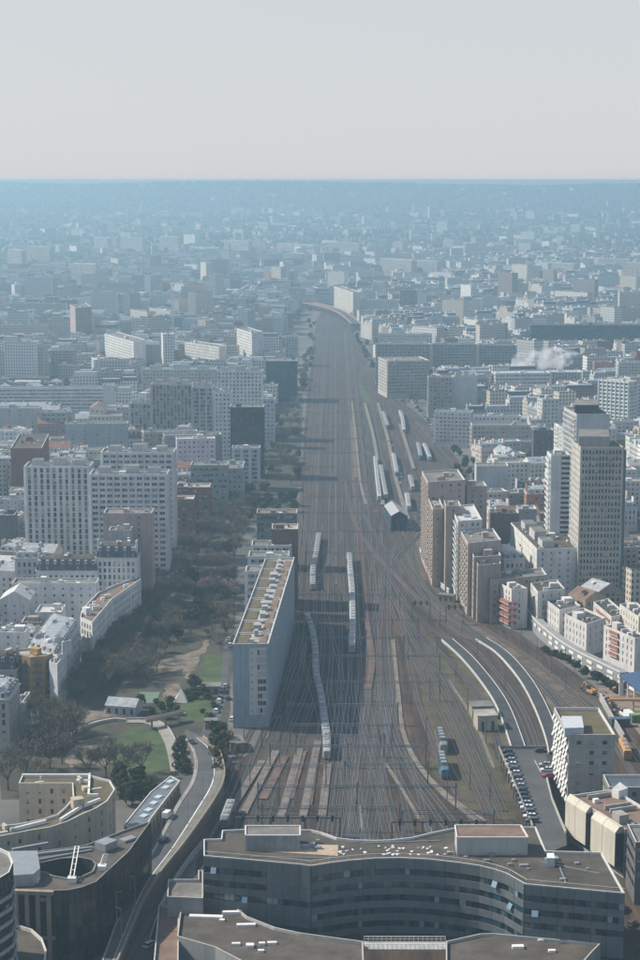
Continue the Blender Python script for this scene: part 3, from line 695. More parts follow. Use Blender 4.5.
for (x, y, a, b, c) in ((518, 948, 3, 1.5, .7), (541, 941, 1.6, .8, .5), (552, 952, 1.8, 1, .6)):
    p = g(x, y, ZL - .8); m.box((p.x, p.y, ZL - .8), (a, b, c), .05)
m.build("roof_vents", WHITEM, a2, "stuff")
# footbridge with railings between the two annexes
fb = thing("footbridge", tuple(g(405, 950, 0)), "pale railed footbridge joining the two brown roofed annexes", "footbridge")
m = MB(); a, b = g(364, 947, 5.2), g(446, 947, 5.2); m.bar(a, b, 5, .5); m.build("deck", CONC, fb)
for yy in (-2.4, 2.4):
    m = MB()
    for k in range(19):
        p = a + (b - a) * k / 18; m.bar((p.x, p.y + yy, 5.7), (p.x, p.y + yy, 7.0), .12, .12)
    m.bar((a.x, a.y + yy, 6.95), (b.x, b.y + yy, 6.95), .15, .12); m.bar((a.x, a.y + yy, 6.3), (b.x, b.y + yy, 6.3), .1, .08)
    m.build("railing", WHITEM, fb)
# ---- dark glass office with a round well
ZG = 21.0
gp = [(-30, 888), (0, 888.5), (14, 889), (54, 890.5), (68, 890), (82, 887), (96, 881.5), (129, 851), (151, 820.5), (122, 830.5), (85, 845), (60, 848.5), (37, 851), (0, 853), (-30, 854), (-30, 862), (0, 862), (40, 863.5), (50, 860.5), (62, 858.2), (80, 857.2), (91, 859.5), (95, 864), (92, 871), (80, 876.5), (66, 877.5), (52, 875), (44, 871), (0, 872), (-30, 872)]
G_ST = dict(fh=4.4, bw=3.6, ww=1.9, wh=3.2, sill=.6, rec=.7, gf=1, top=1.2)
gl_ = dict(fh=3.5, bw=1.7, ww=1.58, wh=3.25, sill=.14, rec=.1, mar=.06, gf=.2, top=.5)
GP = [tuple(g(x, y, ZG))[:2] for x, y in gp]
DG = (0.028, 0.027, 0.026)
gb = bld("glass_office", "dark glass office block with a round open well and window cleaning cranes on its roof", "office building", GP, ZG, DG, [G_ST, G_ST, G_ST, gl_, gl_, gl_, gl_, gl_] + ["blank"] * 22, BROWN_D, clutter=0, glass=GLASS_D, cope=plain("dull_coping", (0.22, 0.215, 0.2), .7), par=.6)
m = MB(); A, Bv = Vector(GP[1]), Vector(GP[3])
t = (Bv - A).normalized(); n = Vector((t.y, -t.x)); yaw = math.atan2(t.y, t.x)
for k in range(5):
    p = A + t * ((Bv - A).length * (k + .5) / 5) + n * .45; m.box((p.x, p.y, 0), (1.0, .85, ZG - .9), yaw)
p = A + (Bv - A) / 2 + n * .5; m.box((p.x, p.y, ZG - .95), ((Bv - A).length, 1.4, 1.0), yaw); m.box((p.x, p.y, 8), ((Bv - A).length, 1.1, .7), yaw)
m.build("stone_columns", wall((0.30, 0.26, 0.21)), gb)
roofbox(gb, ((-30, 878), (33, 874), (40, 868), (37, 850.5), (12, 851), (-30, 852)), ZG - .6, ZG + 2.6, wall((0.42, 0.44, 0.45)), "plant_room", GREYM)
for (x0, y0, x1, y1) in ((72, 882, 77, 848), (102, 870, 105, 856)):
    m = MB(); a = g(x0, y0, ZG - .6); b = g(x1, y1, ZG + 3)
    m.box((a.x, a.y, ZG - .6), (2.2, 2, 1.4)); 
    for s in (-.5, .5):
        m.bar((a.x + s, a.y, ZG + 1.0), (b.x + s, b.y, ZG + 3.4), .25, .25)
    for k in range(6):
        p = a + (b - a) * k / 5; m.bar((p.x - .5, p.y, ZG + 1 + 2.4 * k / 5), (p.x + .5, p.y, ZG + 1 + 2.4 * k / 5), .15, .15)
    m.build("cleaning_crane", WHITEM, gb)
m = MB()
for (x0, y0, x1, y1, wd, ht) in ((12, 851, 48, 844.5, .9, .7), (30, 856, 92, 848.5, .8, .6), (36, 861, 92, 850.5, .5, .4), (100, 851, 112, 846, 4, 2.2), (122, 842, 134, 838, 2.4, .6)):
    m.bar(g(x0, y0, ZG - .5), g(x1, y1, ZG - .5), wd, ht)
m.build("roof_ducts", GREYM, gb)
m = MB(); p = g(29, 882, ZG - .6); m.box((p.x, p.y, ZG - .6), (5.0, 2.4, 1.1), .1); m.tube((p.x, p.y, ZG + .4), (p.x, p.y, ZG + .8), 1.1, .9, 12); m.build("roof_vents", WHITEM, gb, "stuff")
# ---- tower edge and rounded terrace in the corner
twr = bld("glass_tower", "dark glass tower with curved balconies at the very edge, before the glass office", "tower", [tuple(g(x, y, 38))[:2] for x, y in ((-60, 880), (-4, 880), (9, 872), (13, 862), (9, 852), (-4, 846), (-60, 846))], 38, DG, dict(fh=3.2, bw=2.0, ww=1.85, wh=2.3, sill=.6, rec=.2, mar=.1, gf=.5, top=.8), FELT, clutter=0, glass=GLASS_B)
for k in range(10):
    m = MB(); z = 3 + k * 3.2
    pts = [tuple(g(x, y, 38))[:2] for x, y in ((-4, 880), (9, 872), (13, 862), (9, 852))]
    m.ribbon([Vector((*p, z)) for p in pts], .5, 0, .9, 0, .3); m.build("balcony", GREYM, twr)
rt = bld("round_terrace", "low rounded terrace roof with pale rim beside the dark glass tower", "annex", [tuple(g(x, y, 12))[:2] for x, y in ((-60, 990), (34, 990), (44, 966), (46.5, 950), (42, 938), (32, 929), (16, 924), (-60, 922))], 12, (0.3, 0.3, 0.29), "blank", BROWN_D, clutter=5, cope=COPE)
# ---- curved stone apartment building
bof = bld("apartment_building", "curved stone apartment building with planted roof and cream gable, beside the round lawn", "apartment block", [tuple(g(x, y, 20))[:2] for x, y in ((-40, 842), (0, 836), (28, 830.5), (50, 827), (68, 821), (82, 814), (96, 808), (107, 801), (115, 789), (110, 780), (90, 775), (22, 775), (18.5, 783), (72, 783), (73, 797), (66, 806), (57, 814), (45, 818), (32, 821), (15, 824), (-40, 828))], 20, CREAM, dict(fh=3.0, bw=3.9, ww=.85, wh=1.6, sill=.8, rec=.25, gf=3), MOSS_R, clutter=10, cope=COPE, par=.7)
m = MB()
for (x0, y0, x1, y1) in ((22, 777, 90, 777), (89.5, 776, 88.5, 797), (88.5, 797, 98, 797), (10, 832, 46, 823), (60, 822, 82, 808), (82, 808, 100, 801), (76, 783, 90, 783)):
    m.bar(g(x0, y0, 19.3), g(x1, y1, 19.3), .6, 1.0)
m.build("roof_walls", WHITEM, bof)
# ---- shed with skylights beside the road
sh = bld("shed", "long grey shed with pale skylights along the road", "shed", [tuple(g(x, y, 6))[:2] for x, y in ((138, 837), (151, 818), (180, 780.5), (170.6, 775.6), (150, 792), (124, 824))], 6, STONE, dict(fh=5, bw=4.2, ww=1.9, wh=3.9, sill=.3, rec=.8, gf=.3, top=.8), roofmat("shed_zinc", (0.10, 0.115, 0.13), (0.17, 0.185, 0.2), .3, .5), clutter=0, par=.3, glass=GLASS_D)
for k in range(6):
    f = (.06, .2, .42, .56, .72, .86)[k]; p = g(172 + (139 - 172) * f, 779 + (822 - 779) * f, 5.8)
    m = MB(); m.box((p.x, p.y, 5.7), (2.0, 2.8, .35), -.45); m.build("skylight", plain("skylight_glass", (0.45, 0.52, 0.56), .2), sh)
# ---- the raised road
LE = [(96, 975), (128, 890), (152, 850), (175, 806), (190, 782), (194, 764), (191, 750), (183, 737)]
RE = [(112, 975), (150, 890), (186, 842), (215, 800), (224, 780), (223, 763), (217, 748), (203, 738)]
ZR = [5, 5, 5, 5, 5, 4, 2, .2]
def smooth_rows(px, zs): return spline([g(x, y, z) for (x, y), z in zip(px, zs)], 4)
def resample(pts, n):
    tot = sum((b - a).length for a, b in zip(pts, pts[1:])); return [along(pts, min(tot - .01, tot * i / (n - 1)))[0] for i in range(n)]
LL, RR_ = resample(smooth_rows(LE, ZR), 60), resample(smooth_rows(RE, ZR), 60)
def lane(u0, u1, dz, mat, name, th=.0):
    m = MB()
    for i in range(59):
        a, b = LL[i] + (RR_[i] - LL[i]) * u0, LL[i] + (RR_[i] - LL[i]) * u1; c, d = LL[i + 1] + (RR_[i + 1] - LL[i + 1]) * u1, LL[i + 1] + (RR_[i + 1] - LL[i + 1]) * u0
        up = Vector((0, 0, dz)); m.quad(a + up, b + up, c + up, d + up)
        if th:
            dn = Vector((0, 0, dz - th)); m.quad(a + dn, a + up, d + up, d + dn); m.quad(b + up, b + dn, c + dn, c + up)
    return structure(name, m, mat)
lane(0, 1, 0, ASPH, "road"); lane(.02, .13, .14, PAVE, "pavement", .14); lane(.70, .99, .14, roofmat("sand_asphalt", (0.13, 0.12, 0.105), (0.20, 0.185, 0.16), .2), "pavement", .14)
lane(.655, .685, .006, plain("road_paint", (0.7, 0.7, 0.68), .7), "road_marking")
m = MB()
for i in range(59):
    a, b = RR_[i], RR_[i + 1]; m.quad((a.x, a.y, -.5), (b.x, b.y, -.5), b, a); m.quad((LL[i + 1].x, LL[i + 1].y, -.5), (LL[i].x, LL[i].y, -.5), LL[i], LL[i + 1])
structure("retaining_wall", m, wall((0.17, 0.125, 0.10)))
m = MB(); m.ribbon([Vector(p) for p in RR_], .4, 0, 1.0); structure("parapet_wall", m, wall((0.30, 0.26, 0.22)))
lane_dark = gsheet("lane", [(226, 782), (222, 802), (200, 845), (160, 905), (130, 960), (100, 1000), (158, 1000), (168, 900), (204, 850), (232, 800)], .06, ASPH)
m = MB(); q = [g(x, y) for x, y in ((150, 945), (166, 900), (190, 862), (204, 846))]
m.ribbon([(p.x, p.y) for p in spline(q, 4)], .35, 0, 2.2); tag(m.build("wall", CONC), "low concrete wall along the dark lane below the road", "wall")
# ---- parking deck
ZP = 5.0
pk = thing("parking_deck", tuple(g(535, 790, 0)), "grey open parking deck on columns beside the concrete block", "car park")
DK = roofpoly([(499, 748.5), (533, 828), (548, 853), (567, 845), (566, 832), (552, 800), (547, 776), (547, 748.5)], ZP)
m = MB(); m.prism(DK, ZP - .6, ZP, bottom=True); m.build("deck", ASPH, pk); take(DK)
m = MB(); e = [tuple(g(x, y, ZP)) for x, y in ((533, 828), (499, 748.5), (547, 748.5))]
m.ribbon([Vector(p) for p in e], .35, 0, 1.0); m.build("parapet", wall((0.30, 0.27, 0.23)), pk)
m = MB(); m.ribbon([Vector(p) for p in [tuple(g(x, y, ZP)) for x, y in ((547, 780), (552, 800), (560, 820), (566, 834))]], .35, 0, 1.0); m.build("parapet", wall((0.42, 0.40, 0.36)), pk)
for k in range(14):
    a = g(499.6 + (532.6 - 499.6) * k / 13, 749.5 + (827 - 749.5) * k / 13, ZP); m = MB(); m.box((a.x + .5, a.y, 0), (.5, .5, ZP - .6)); m.build("column", CONC, pk)
m = MB(); a = g(534.5, 760, ZP); b = g(541, 772, ZP); m.bar((a.x, a.y, ZP), (b.x, b.y, ZP), .15, .008); m.build("marking", plain("road_paint", (0.7, 0.7, 0.68)), pk)
# ---- concrete block with white sun shades
ZC = 25.0
cbp = [(569, 734.5), (615.5, 734.5), (599, 707.5), (554, 707.5)]
CB = [tuple(g(x, y, ZC))[:2] for x, y in cbp]
cb = bld("concrete_block", "concrete office block with white sun shades and a mossy roof beside the parking deck", "office building", CB, ZC, (0.36, 0.345, 0.32), [dict(fh=3.4, bw=4.8, ww=1.5, wh=1.35, sill=1.0, rec=.2, mar=1.2), "blank", "blank", dict(fh=3.1, bw=2.4, ww=1.8, wh=1.9, sill=.6, rec=.3)], MOSS_R, clutter=0, cope=COPE, par=1.1)
roofbox(cb, ((565, 728), (584, 727.5), (582, 716), (561.5, 716)), ZC - 1.1, ZC + 2.0, plain("white_plant_room", (0.40, 0.44, 0.46), .6), "plant_room", plain("plant_roof", (0.45, 0.48, 0.5)))
m = MB(); 
for r in range(1, 7): 
    a, b = Vector((*CB[0], r * 3.4 + .4)), Vector((*CB[1], r * 3.4 + .4)); m.bar(a + Vector((.1, -.03, 0)), b + Vector((-.1, -.03, 0)), .05, .07)
m.build("joints", plain("dark_joint", (0.16, 0.155, 0.15), .9), cb)
for r in range(8):
    for c in range(7):
        f = (c + .5 * (r % 2) + .25) / 7.4; P0 = Vector((*CB[0], 0)).lerp(Vector((*CB[3], 0)), f); z = 2.6 + r * 2.75; m = MB()
        d0, d1, hw = .12, .75 + .25 * ((r + c) % 2), 1.25
        m.hexa([(P0.x - d1, P0.y - hw * .6, z), (P0.x - d1 + .12, P0.y - hw * .6, z - .02), (P0.x - d1 + .12, P0.y + hw * .6, z - .02), (P0.x - d1, P0.y + hw * .6, z),
                (P0.x - d0 - .12, P0.y - hw, z + 1.5), (P0.x - d0, P0.y - hw, z + 1.48), (P0.x - d0, P0.y + hw, z + 1.48), (P0.x - d0 - .12, P0.y + hw, z + 1.5)])
        m.build("sun_shade", WHITEM, cb)
# ---- cream panel building at the right edge
ZF = 15.0
A, Bv = Vector(tuple(g(571, 795, ZF))[:2]), Vector(tuple(g(625, 829, ZF))[:2])
t = (Bv - A).normalized(); n = Vector((t.y, -t.x)); Lw = (Bv - A).length
if n.x > 0: n = -n
pb = bld("panel_office", "cream panelled office with chamfered tops and dark glass ends, beside the curved office", "office building", [A, Bv, Bv - n * 15 + t * 1, A - n * 15], ZF, (0.32, 0.31, 0.29), [dict(fh=3.2, bw=2.0, ww=1.8, wh=2.4, sill=.3, rec=.2, mar=.2, gf=1)] * 4, BROWN_R, clutter=5, glass=GLASS_D, cope=COPE)
CP = wall((0.50, 0.465, 0.39), .8, .14)
for (u0, u1, d) in ((.01, .20, 2.0), (.205, .40, 2.0), (.53, .74, 2.6), (.745, .97, 2.6)):
    a, b = A + t * Lw * u0, A + t * Lw * u1; m = MB(); q = lambda p, dd, z: (p.x + n.x * dd, p.y + n.y * dd, z)
    z0, z1, z2 = 3.6, ZF - 1.2, ZF + .5
    m.hexa([q(a, .05, z0), q(a, d, z0), q(b, d, z0), q(b, .05, z0), q(a, .05, z1), q(a, d, z1), q(b, d, z1), q(b, .05, z1)][::1] if (Bv - A).cross(n) > 0 else [q(a, .05, z0), q(b, .05, z0), q(b, d, z0), q(a, d, z0), q(a, .05, z1), q(b, .05, z1), q(b, d, z1), q(a, d, z1)])
    m.hexa([q(a, .05, z1), q(b, .05, z1), q(b, d, z1), q(a, d, z1), q(a, .05, z2), q(b, .05, z2), q(b, d - 1.4, z2), q(a, d - 1.4, z2)])
    m.build("facade_panel", CP, pb)
for u, d in ((.405, 1.85), (.975, 2.45)):
    a = A + t * Lw * u; m = MB(); q = lambda dd, z, o: (a.x + n.x * dd + t.x * o, a.y + n.y * dd + t.y * o, z)
    m.hexa([q(.1, 3.7, 0), q(d, 3.7, 0), q(d, 3.7, .25), q(.1, 3.7, .25), q(.1, ZF - 1.4, 0), q(d, ZF - 1.4, 0), q(d, ZF - 1.4, .25), q(.1, ZF - 1.4, .25)]); m.build("glazed_end", GLASS_D, pb)
m = MB()
for u in (.1, .42, .52, .98):
    a = A + t * Lw * u - n * 4; m.bar((a.x, a.y, ZF - .8), (a.x - n.x * 9, a.y - n.y * 9, ZF - .8), .5, 1.3)
m.build("roof_walls", CONC, pb)
f, h = front(608, 668, 787, 829, 12); nb_ = bld("office_wing", "low grey wing with a dark blue roof strip behind the cream panelled office", "office building", f, h, (0.24, 0.23, 0.22), "punch", roofmat("blue_zinc", (0.06, 0.075, 0.095), (0.10, 0.12, 0.14), .3, .5), clutter=0)
roofbox(nb_, ((612, 789), (619, 791), (628, 788), (620, 782)), h - .9, h + 3.0, WHITEM, "roof_hut", WHITE_R)
f, h = front(634, 690, 842, 905, 14); bld("office_slab", "dark ribbed office edge behind the corner of the curved office", "office building", f, h, (0.12, 0.12, 0.125), "band", FELT, clutter=2)
# ================================================================== NAMED BUILDINGS, near to far
def tower_box(T, px_rel, h, size, mat, name, roofm=FELT, off=(0, 0)):
    m = MB(); x, y = T.location.x + off[0], T.location.y + off[1]
    m.prism([(x - size[0] / 2, y - size[1] / 2), (x + size[0] / 2, y - size[1] / 2), (x + size[0] / 2, y + size[1] / 2), (x - size[0] / 2, y + size[1] / 2)], h - .9, h + size[2], 0, mt=1)
    return m.build(name, [mat, roofm], T)
# ---- the long slab beside the tracks
ZB = 32.0
SB = [tuple(g(x, y, ZB))[:2] for x, y in ((232.5, 644), (268.5, 643.5), (294.5, 557), (265, 558.5))]
slab = bld("apartment_slab", "long blue grey apartment slab with a planted roof, standing between the park and the tracks", "apartment block", SB, ZB, (0.29, 0.35, 0.40), ["blank", dict(fh=2.75, bw=2.6, ww=1.15, wh=1.3, sill=.9, rec=.12, gf=3), "blank", dict(fh=2.75, bw=3, ww=1.8, wh=1.6, sill=.8)], GRAVEL, clutter=0, cope=COPE)
a, b = Vector((*SB[0], 0)), Vector((*SB[1], 0)); t = (b - a).normalized(); n = Vector((t.y, -t.x, 0)); Lf = (b - a).length
m = MB(); q = lambda u, d, z: tuple(a + t * u + n * d + Vector((0, 0, z)))
def fbox(m, u0, u1, z0, z1, d0, d1): m.hexa([q(u0, d1, z0), q(u1, d1, z0), q(u1, d0, z0), q(u0, d0, z0), q(u0, d1, z1), q(u1, d1, z1), q(u1, d0, z1), q(u0, d0, z1)])
fbox(m, Lf * .46, Lf * .94, 5, ZB - 1.5, .01, .16); m.build("pale_strip", wall((0.48, 0.50, 0.50), .8, .12), slab)
m = MB()
for r in range(9): 
    z = ZB - 4.3 - r * 2.75
    fbox(m, Lf * .68, Lf * .935, z, z + 2.0, .17, .24)
m.build("loggia_panel", wall((0.38, 0.385, 0.38), .8, .1), slab)
for r in range(9):
    z = ZB - 4.3 - r * 2.75
    for (u0, u1) in ((.70, .74), (.76, .82), (.84, .92)):
        if RND.random() < .62:
            m = MB(); fbox(m, Lf * u0, Lf * u1, z + .15, z + 1.8, .25, .29); m.build("window", GLASS_D, slab)
    m = MB(); fbox(m, Lf * .52, Lf * .54, z + .5, z + 1.2, .17, .2); m.build("window", GLASS_D, slab)
yv = Vector((*SB[3], 0)) - a; Ls = yv.length; yn = yv.normalized()
m1, m2, m3 = MB(), MB(), MB()
wq = Lf
for k in range(8):
    s0, s1 = Ls * (k + .08) / 8, Ls * (k + .86) / 8
    for (u0, u1, mm) in ((.10, .40, m1), (.70, .9, m3)):
        P = [a + t * wq * u0 + yn * s0, a + t * wq * u1 + yn * s0, a + t * wq * u1 + yn * s1, a + t * wq * u0 + yn * s1]
        mm.prism([(p.x, p.y) for p in P], ZB - .9, ZB - .55)
m1.build("planting_bed", MOSS_R, slab); m3.build("planting_bed", BROWN_R, slab)
for k in range(15):
    p = a + t * wq * RND.uniform(.48, .60) + yn * Ls * (k + .5) / 15
    m2.box((p.x, p.y, ZB - .91), (RND.uniform(1.2, 3.4), RND.uniform(2.5, 6), RND.uniform(.8, 2.4)), 0.06)
m2.build("roof_equipment", plain("pale_plant", (0.30, 0.31, 0.31), .7), slab, "stuff")
m = MB()
for k in range(1, 8):
    p0, p1 = a + yn * Ls * k / 8, a + t * wq + yn * Ls * k / 8; m.bar((p0.x + .4, p0.y, ZB - .9), (p1.x - .4, p1.y, ZB - .9), .4, .5)
m.build("roof_walls", COPE, slab)
# stepped white block and dark brick block behind the slab
for i, (x0, x1, yt, yb) in enumerate(((246, 286, 571, 628), (249, 289, 556, 618), (252, 291, 545, 608))):
    f, h = front(x0, x1, yt, yb, 12); bld("apartment_block", ("lowest", "middle", "upper")[i] + " step of the stepped white block touching the far end of the apartment slab", "apartment block", f, h, LGREY, "ribs2", FELT, clutter=5)
f, h = front(272, 298, 529, 606, 14); bld("apartment_block", "dark brown brick block behind the stepped white block beside the tracks", "apartment block", f, h, (0.15, 0.10, 0.085), "blank", GRAVEL, clutter=5)
f, h = front(257, 297, 513, 570, 13); bld("apartment_block", "banded dark block with a pale rimmed brown roof behind the brown brick block", "apartment block", f, h, (0.16, 0.18, 0.19), "band", BROWN_R, clutter=4)
# ---- the pair of towers and their neighbour
f, h = corner(577, 600, 447, 569, 590, 619.5, 600)
T1 = bld("tower", "tall cream office tower with a regular grid of narrow windows", "tower", f, h, (0.47, 0.445, 0.40), ["gridl", "grid", "grid", "grid"], FELT, clutter=2, glass=GLASS_D, cope=CREAM and plain("cream_coping", CREAM, .8))
roofbox(T1, ((579, 436.5), (610, 436.5), (608, 429), (579, 429)), h - .9, h + 4.5, wall((0.34, 0.33, 0.31)), "plant_room")
f2, h2 = front(618.5, 624.5, 452, 602, 18); bld("tower", "slim blue glass tower slice joined to the side of the cream tower", "tower", [p + Vector((0, 6, 0)) for p in f2], h2, (0.10, 0.16, 0.21), "blank", FELT, clutter=0)
f, h = corner(548.5, 582, 455, 544.5, 576, 567.5, 582)
T2 = bld("tower", "white slab tower with stacked balconies in front of the cream tower", "tower", f, h, (0.62, 0.64, 0.65), [dict(fh=2.85, bw=3, ww=1.8, wh=1.8, sill=.3, balc=.9), "blank", "blank", "blank"], FELT, clutter=4)
m1, m2 = MB(), MB(); e = (f[2] - f[1]); tt = e.normalized()
for k in range(24):
    z = 4 + k * (h - 5) / 24; p0, p1 = f[1] + e * .55, f[1] + e * .98
    m1.bar((p0.x, p0.y - .02, z), (p1.x, p1.y - .02, z), .3, 1.1); m1.bar((p0.x, p0.y - .5, z), (p1.x, p1.y - .5, z), .8, 1.0)
    m2.bar((p0.x, p0.y - .05, z + 1.12), (p1.x, p1.y - .05, z + 1.12), .2, 1.4)
m1.build("balconies", wall((0.68, 0.69, 0.69)), T2, "stuff"); m2.build("loggias", GLASS_D, T2, "stuff")
f, h = corner(573.5, 552, 414, 561, 541, 606.5, 552)
T3 = bld("tower", "pale tower with a dark rooftop box behind the cream tower", "tower", f, h, (0.45, 0.46, 0.46), [dict(fh=2.9, bw=2.6, ww=1.6, wh=1.8, sill=.4, balc=.8), dict(fh=30, bw=3, ww=1.4, wh=2.2, sill=0, gf=h - 34, top=1)], FELT, clutter=2)
roofbox(T3, ((575, 405), (599, 405), (598, 399.5), (575, 399.5)), h - .9, h + 4, plain("dark_box", (0.03, 0.035, 0.045), .6), "plant_room")
# ---- pink and tan towers beside the curve of the tracks
tanst = dict(fh=2.85, bw=4.0, ww=2.2, wh=1.7, sill=.6, rec=.6)
def cb_(label, *c, col=PINK, st=("balc2", "small", "blank", "blank"), roof=FELT, cl=5, name="apartment_tower", cat="apartment block", **k):
    f, h = corner(*c); return bld(name, label, cat, f, h, col, list(st), roof, clutter=cl, **k)
PK = (0.42, 0.34, 0.30)
cb_("tall pinkish apartment tower with projecting panels, tallest beside the bend of the tracks", 427, 574, 482, 421, 560, 464, 571, col=PK, st=("balc2", dict(fh=2.85, bw=5.5, ww=1.4, wh=1.4, sill=.8), "blank", "blank"))
cb_("pinkish apartment tower right behind the white balcony block at the bend", 466, 566, 486, 463, 560, 486, 566, col=PK, st=("small", "small"))
cb_("lower tan tower with stacked balconies standing before the tallest pinkish tower", 432, 587, 509, 427, 572, 443, 586, col=(0.43, 0.35, 0.30))
cb_("tan stair tower squeezed between the pinkish towers and the white balcony block", 445, 592, 506, 443, 585, 460, 592, col=(0.34, 0.28, 0.25), st=("small", "small"))
cb_("white balcony block with rows of tall windows between tan towers at the bend", 457, 601, 521, 449.5, 582, 481, 599, col=(0.60, 0.60, 0.58), st=("balc", "punch"), roof=WHITE_R)
cb_("tan stepped apartment block with blank gables in front of the white balcony block", 467, 616, 543, 460, 602, 500, 612, col=(0.42, 0.35, 0.30), st=("balc2", "blank"))
cb_("second step of the tan stepped block, blank gable with one stair window column", 473, 620, 557, 470, 612, 500, 618, col=(0.35, 0.295, 0.26), st=("punch", "stair"))
cb_("lowest step of the tan stepped block nearest the tracks", 477, 623, 565, 475, 617, 500, 621, col=(0.37, 0.31, 0.275), st=("punch", "blank"))
cb_("long low tan block with a flat roof behind the red balcony block", 490, 624, 580, 486, 616, 546, 618, col=(0.33, 0.28, 0.24), st=("balc2", "punch"))
RED = plain("red_balcony", (0.30, 0.115, 0.085), .7)
# ---- low white blocks along the bend
WW = (0.60, 0.585, 0.555)
bw_ = [dict(fh=2.95, bw=3.2, ww=.75, wh=1.9, sill=.5), dict(fh=2.95, bw=4.5, ww=.8, wh=1.7, sill=.6), "blank", "blank"]
def redbalc(T, e0, e1, zs, u0, u1, dep=1.4):
    v = e1 - e0; L_ = v.length; tt = v.normalized(); nn = Vector((tt.y, -tt.x, 0)); m = MB(); w2 = MB()
    for z in zs:
        p0, p1 = e0 + v * u0 + nn * dep / 2, e0 + v * u1 + nn * dep / 2
        m.bar((p0.x, p0.y, z + .25), (p1.x, p1.y, z + .25), dep, 1.25); w2.bar((p0.x, p0.y, z), (p1.x, p1.y, z), dep + .3, .22)
    m.build("balconies", RED, T, "stuff"); w2.build("balcony_slabs", wall(WW), T, "stuff")
def cw(label, *c, col=WW, red=None, red2=None, **k):
    f, h = corner(*c); T = bld("apartment_block", label, "apartment block", f, h, col, bw_, FELT_D, clutter=6, **k)
    if red: redbalc(T, f[0], f[1], *red)
    if red2: redbalc(T, f[1], f[2], *red2)
    return T
cw("white block with brick red balconies round its foot, first of the row along the bend", 511, 629, 589, 494.5, 620, 527, 628, red=([2, 5, 8, 11], 0, 1), red2=([2, 5, 8, 11], .0, .3))
cw("white block with an angled white roof rim, second of the row along the bend", 537, 632, 592, 530, 622, 564, 628)
cw("white block beside a red balcony niche, third of the row along the bend", 559, 642, 610, 544, 630, 580, 637, red=([4, 7, 10], .0, .12))
cw("white block with grey flank and slit windows, fourth of the row along the bend", 586, 657, 624, 564, 646, 605, 650)
cw("white block with a column of red balconies, last of the row along the bend", 634, 677, 638, 603, 663, 650, 676, red=([5, 8, 11, 14], .22, .5, .8))
cw("white block with red window panels behind the row of white blocks along the bend", 611, 640, 617, 593, 624, 626, 636, red=([3, 7], .2, .9, .3))
cw("white block with a planted terrace at the edge behind the red balcony column", 638, 650, 617, 619, 636, 655, 648, col=(0.58, 0.56, 0.50))
f, h = corner(585, 622, 600, 567, 616, 606, 619); bld("old_house", "old stone house with steep gabled roofs at the foot of the cream tower", "house", f, h, (0.33, 0.27, 0.21), "punch", BROWN_R, kind='gable', clutter=3)
f, h = corner(598, 612, 592, 580, 606, 622, 610); bld("old_house", "long stone house with a grey roof joined behind the steep gabled house", "house", f, h, (0.33, 0.28, 0.23), "punch", ZINC, kind='gable', clutter=3)
# curved podium along the tracks
pod = thing("podium", tuple(g(580, 664)), "curved low grey podium with white panels at the foot of the white blocks", "low building")
pp = spline([g(x, y) for x, y in ((526, 621), (535, 634), (547, 645), (562, 657), (582, 669), (602, 679), (620, 688))], 5)
m = MB(); m.ribbon(pp, 4, 0, 6.2, 0, -2); m.build("wall", wall((0.27, 0.28, 0.28)), pod)
m = MB(); m.ribbon(pp, .3, 6.2, 6.8, 0, .05); m.build("coping", COPE, pod)
for k in range(15):
    p0, hd = along(pp, 6 + k * 8.2); d_ = Vector((math.cos(hd), math.sin(hd), 0)); nn = Vector((d_.y, -d_.x, 0))
    for z in ((1.6, 4.0) if k > 4 else (3.6,)):
        m = MB(); c0 = p0 + nn * .12; m.bar((c0.x, c0.y, z), (c0 + d_ * 4.4)[:2] + (z,) if False else (c0.x + d_.x * 4.4, c0.y + d_.y * 4.4, z), .2, 1.2); m.build("panel", WHITEM, pod)
# ---- right-hand side behind the bend
def fb_(label, *c, col=LGREY, st="punch", roof=FELT, cl=4, name="apartment_block", cat="apartment block", yaw=0, **k):
    xl, xr, yt, yb, dp = c; f, h = front(xl, xr, yt, yb, dp, yaw); return bld(name, label, cat, f, h, col, st, roof, clutter=cl, **k)
fb_("pale grey blank block split by two dark joints behind the pinkish towers", 476, 508, 466, 508, 14, col=(0.43, 0.46, 0.48), st=dict(fh=60, bw=9, ww=1.2, wh=14, sill=0, gf=1, top=.2), cl=2)
cb_("long white block with a ribbed flank left of the white slab tower", 536, 600, 549, 510, 570, 582, 598, col=(0.66, 0.66, 0.64), st=(dict(fh=3.1, bw=3.4, ww=.5, wh=1.2, sill=1.0), "small"), name="apartment_block", cl=14, roof=FELT_D)
fb_("dark brick house behind the pinkish towers, with a blank gable", 490, 518, 513, 560, 12, col=(0.17, 0.13, 0.115), st="blank", roof=FELT_D, cl=6)
fb_("grey party wall house beside the dark brick house", 518, 536, 509, 553, 12, col=(0.33, 0.34, 0.35), st="stair", roof=ZINC, cl=4)
fb_("cream house with orange brick gable left of the white slab tower", 526, 546, 488, 530, 12, col=(0.36, 0.19, 0.12), st="punch", roof=ZINC, kind='mansard', cl=2)
fb_("white rounded apartment block with cream flank near the freight yard", 434, 470, 411, 447, 14, col=WHITE, st="balc", yaw=-12)
fb_("long white apartment row joined to the rounded block near the freight yard", 466, 521, 416, 441, 13, col=(0.6, 0.6, 0.6), st="punch")
fb_("terraced beige apartment block below the long white row", 472, 530, 425, 452, 16, col=(0.44, 0.41, 0.37), st="balc")
fb_("dark brown block with rounded gable left of the pale tower", 533, 553, 430, 470, 12, col=(0.10, 0.085, 0.08), st="small", roof=SLATE)
fb_("white tower block with a blank face beyond the freight yard", 453, 477, 376, 416, 12, col=(0.56, 0.58, 0.58), st="blank")
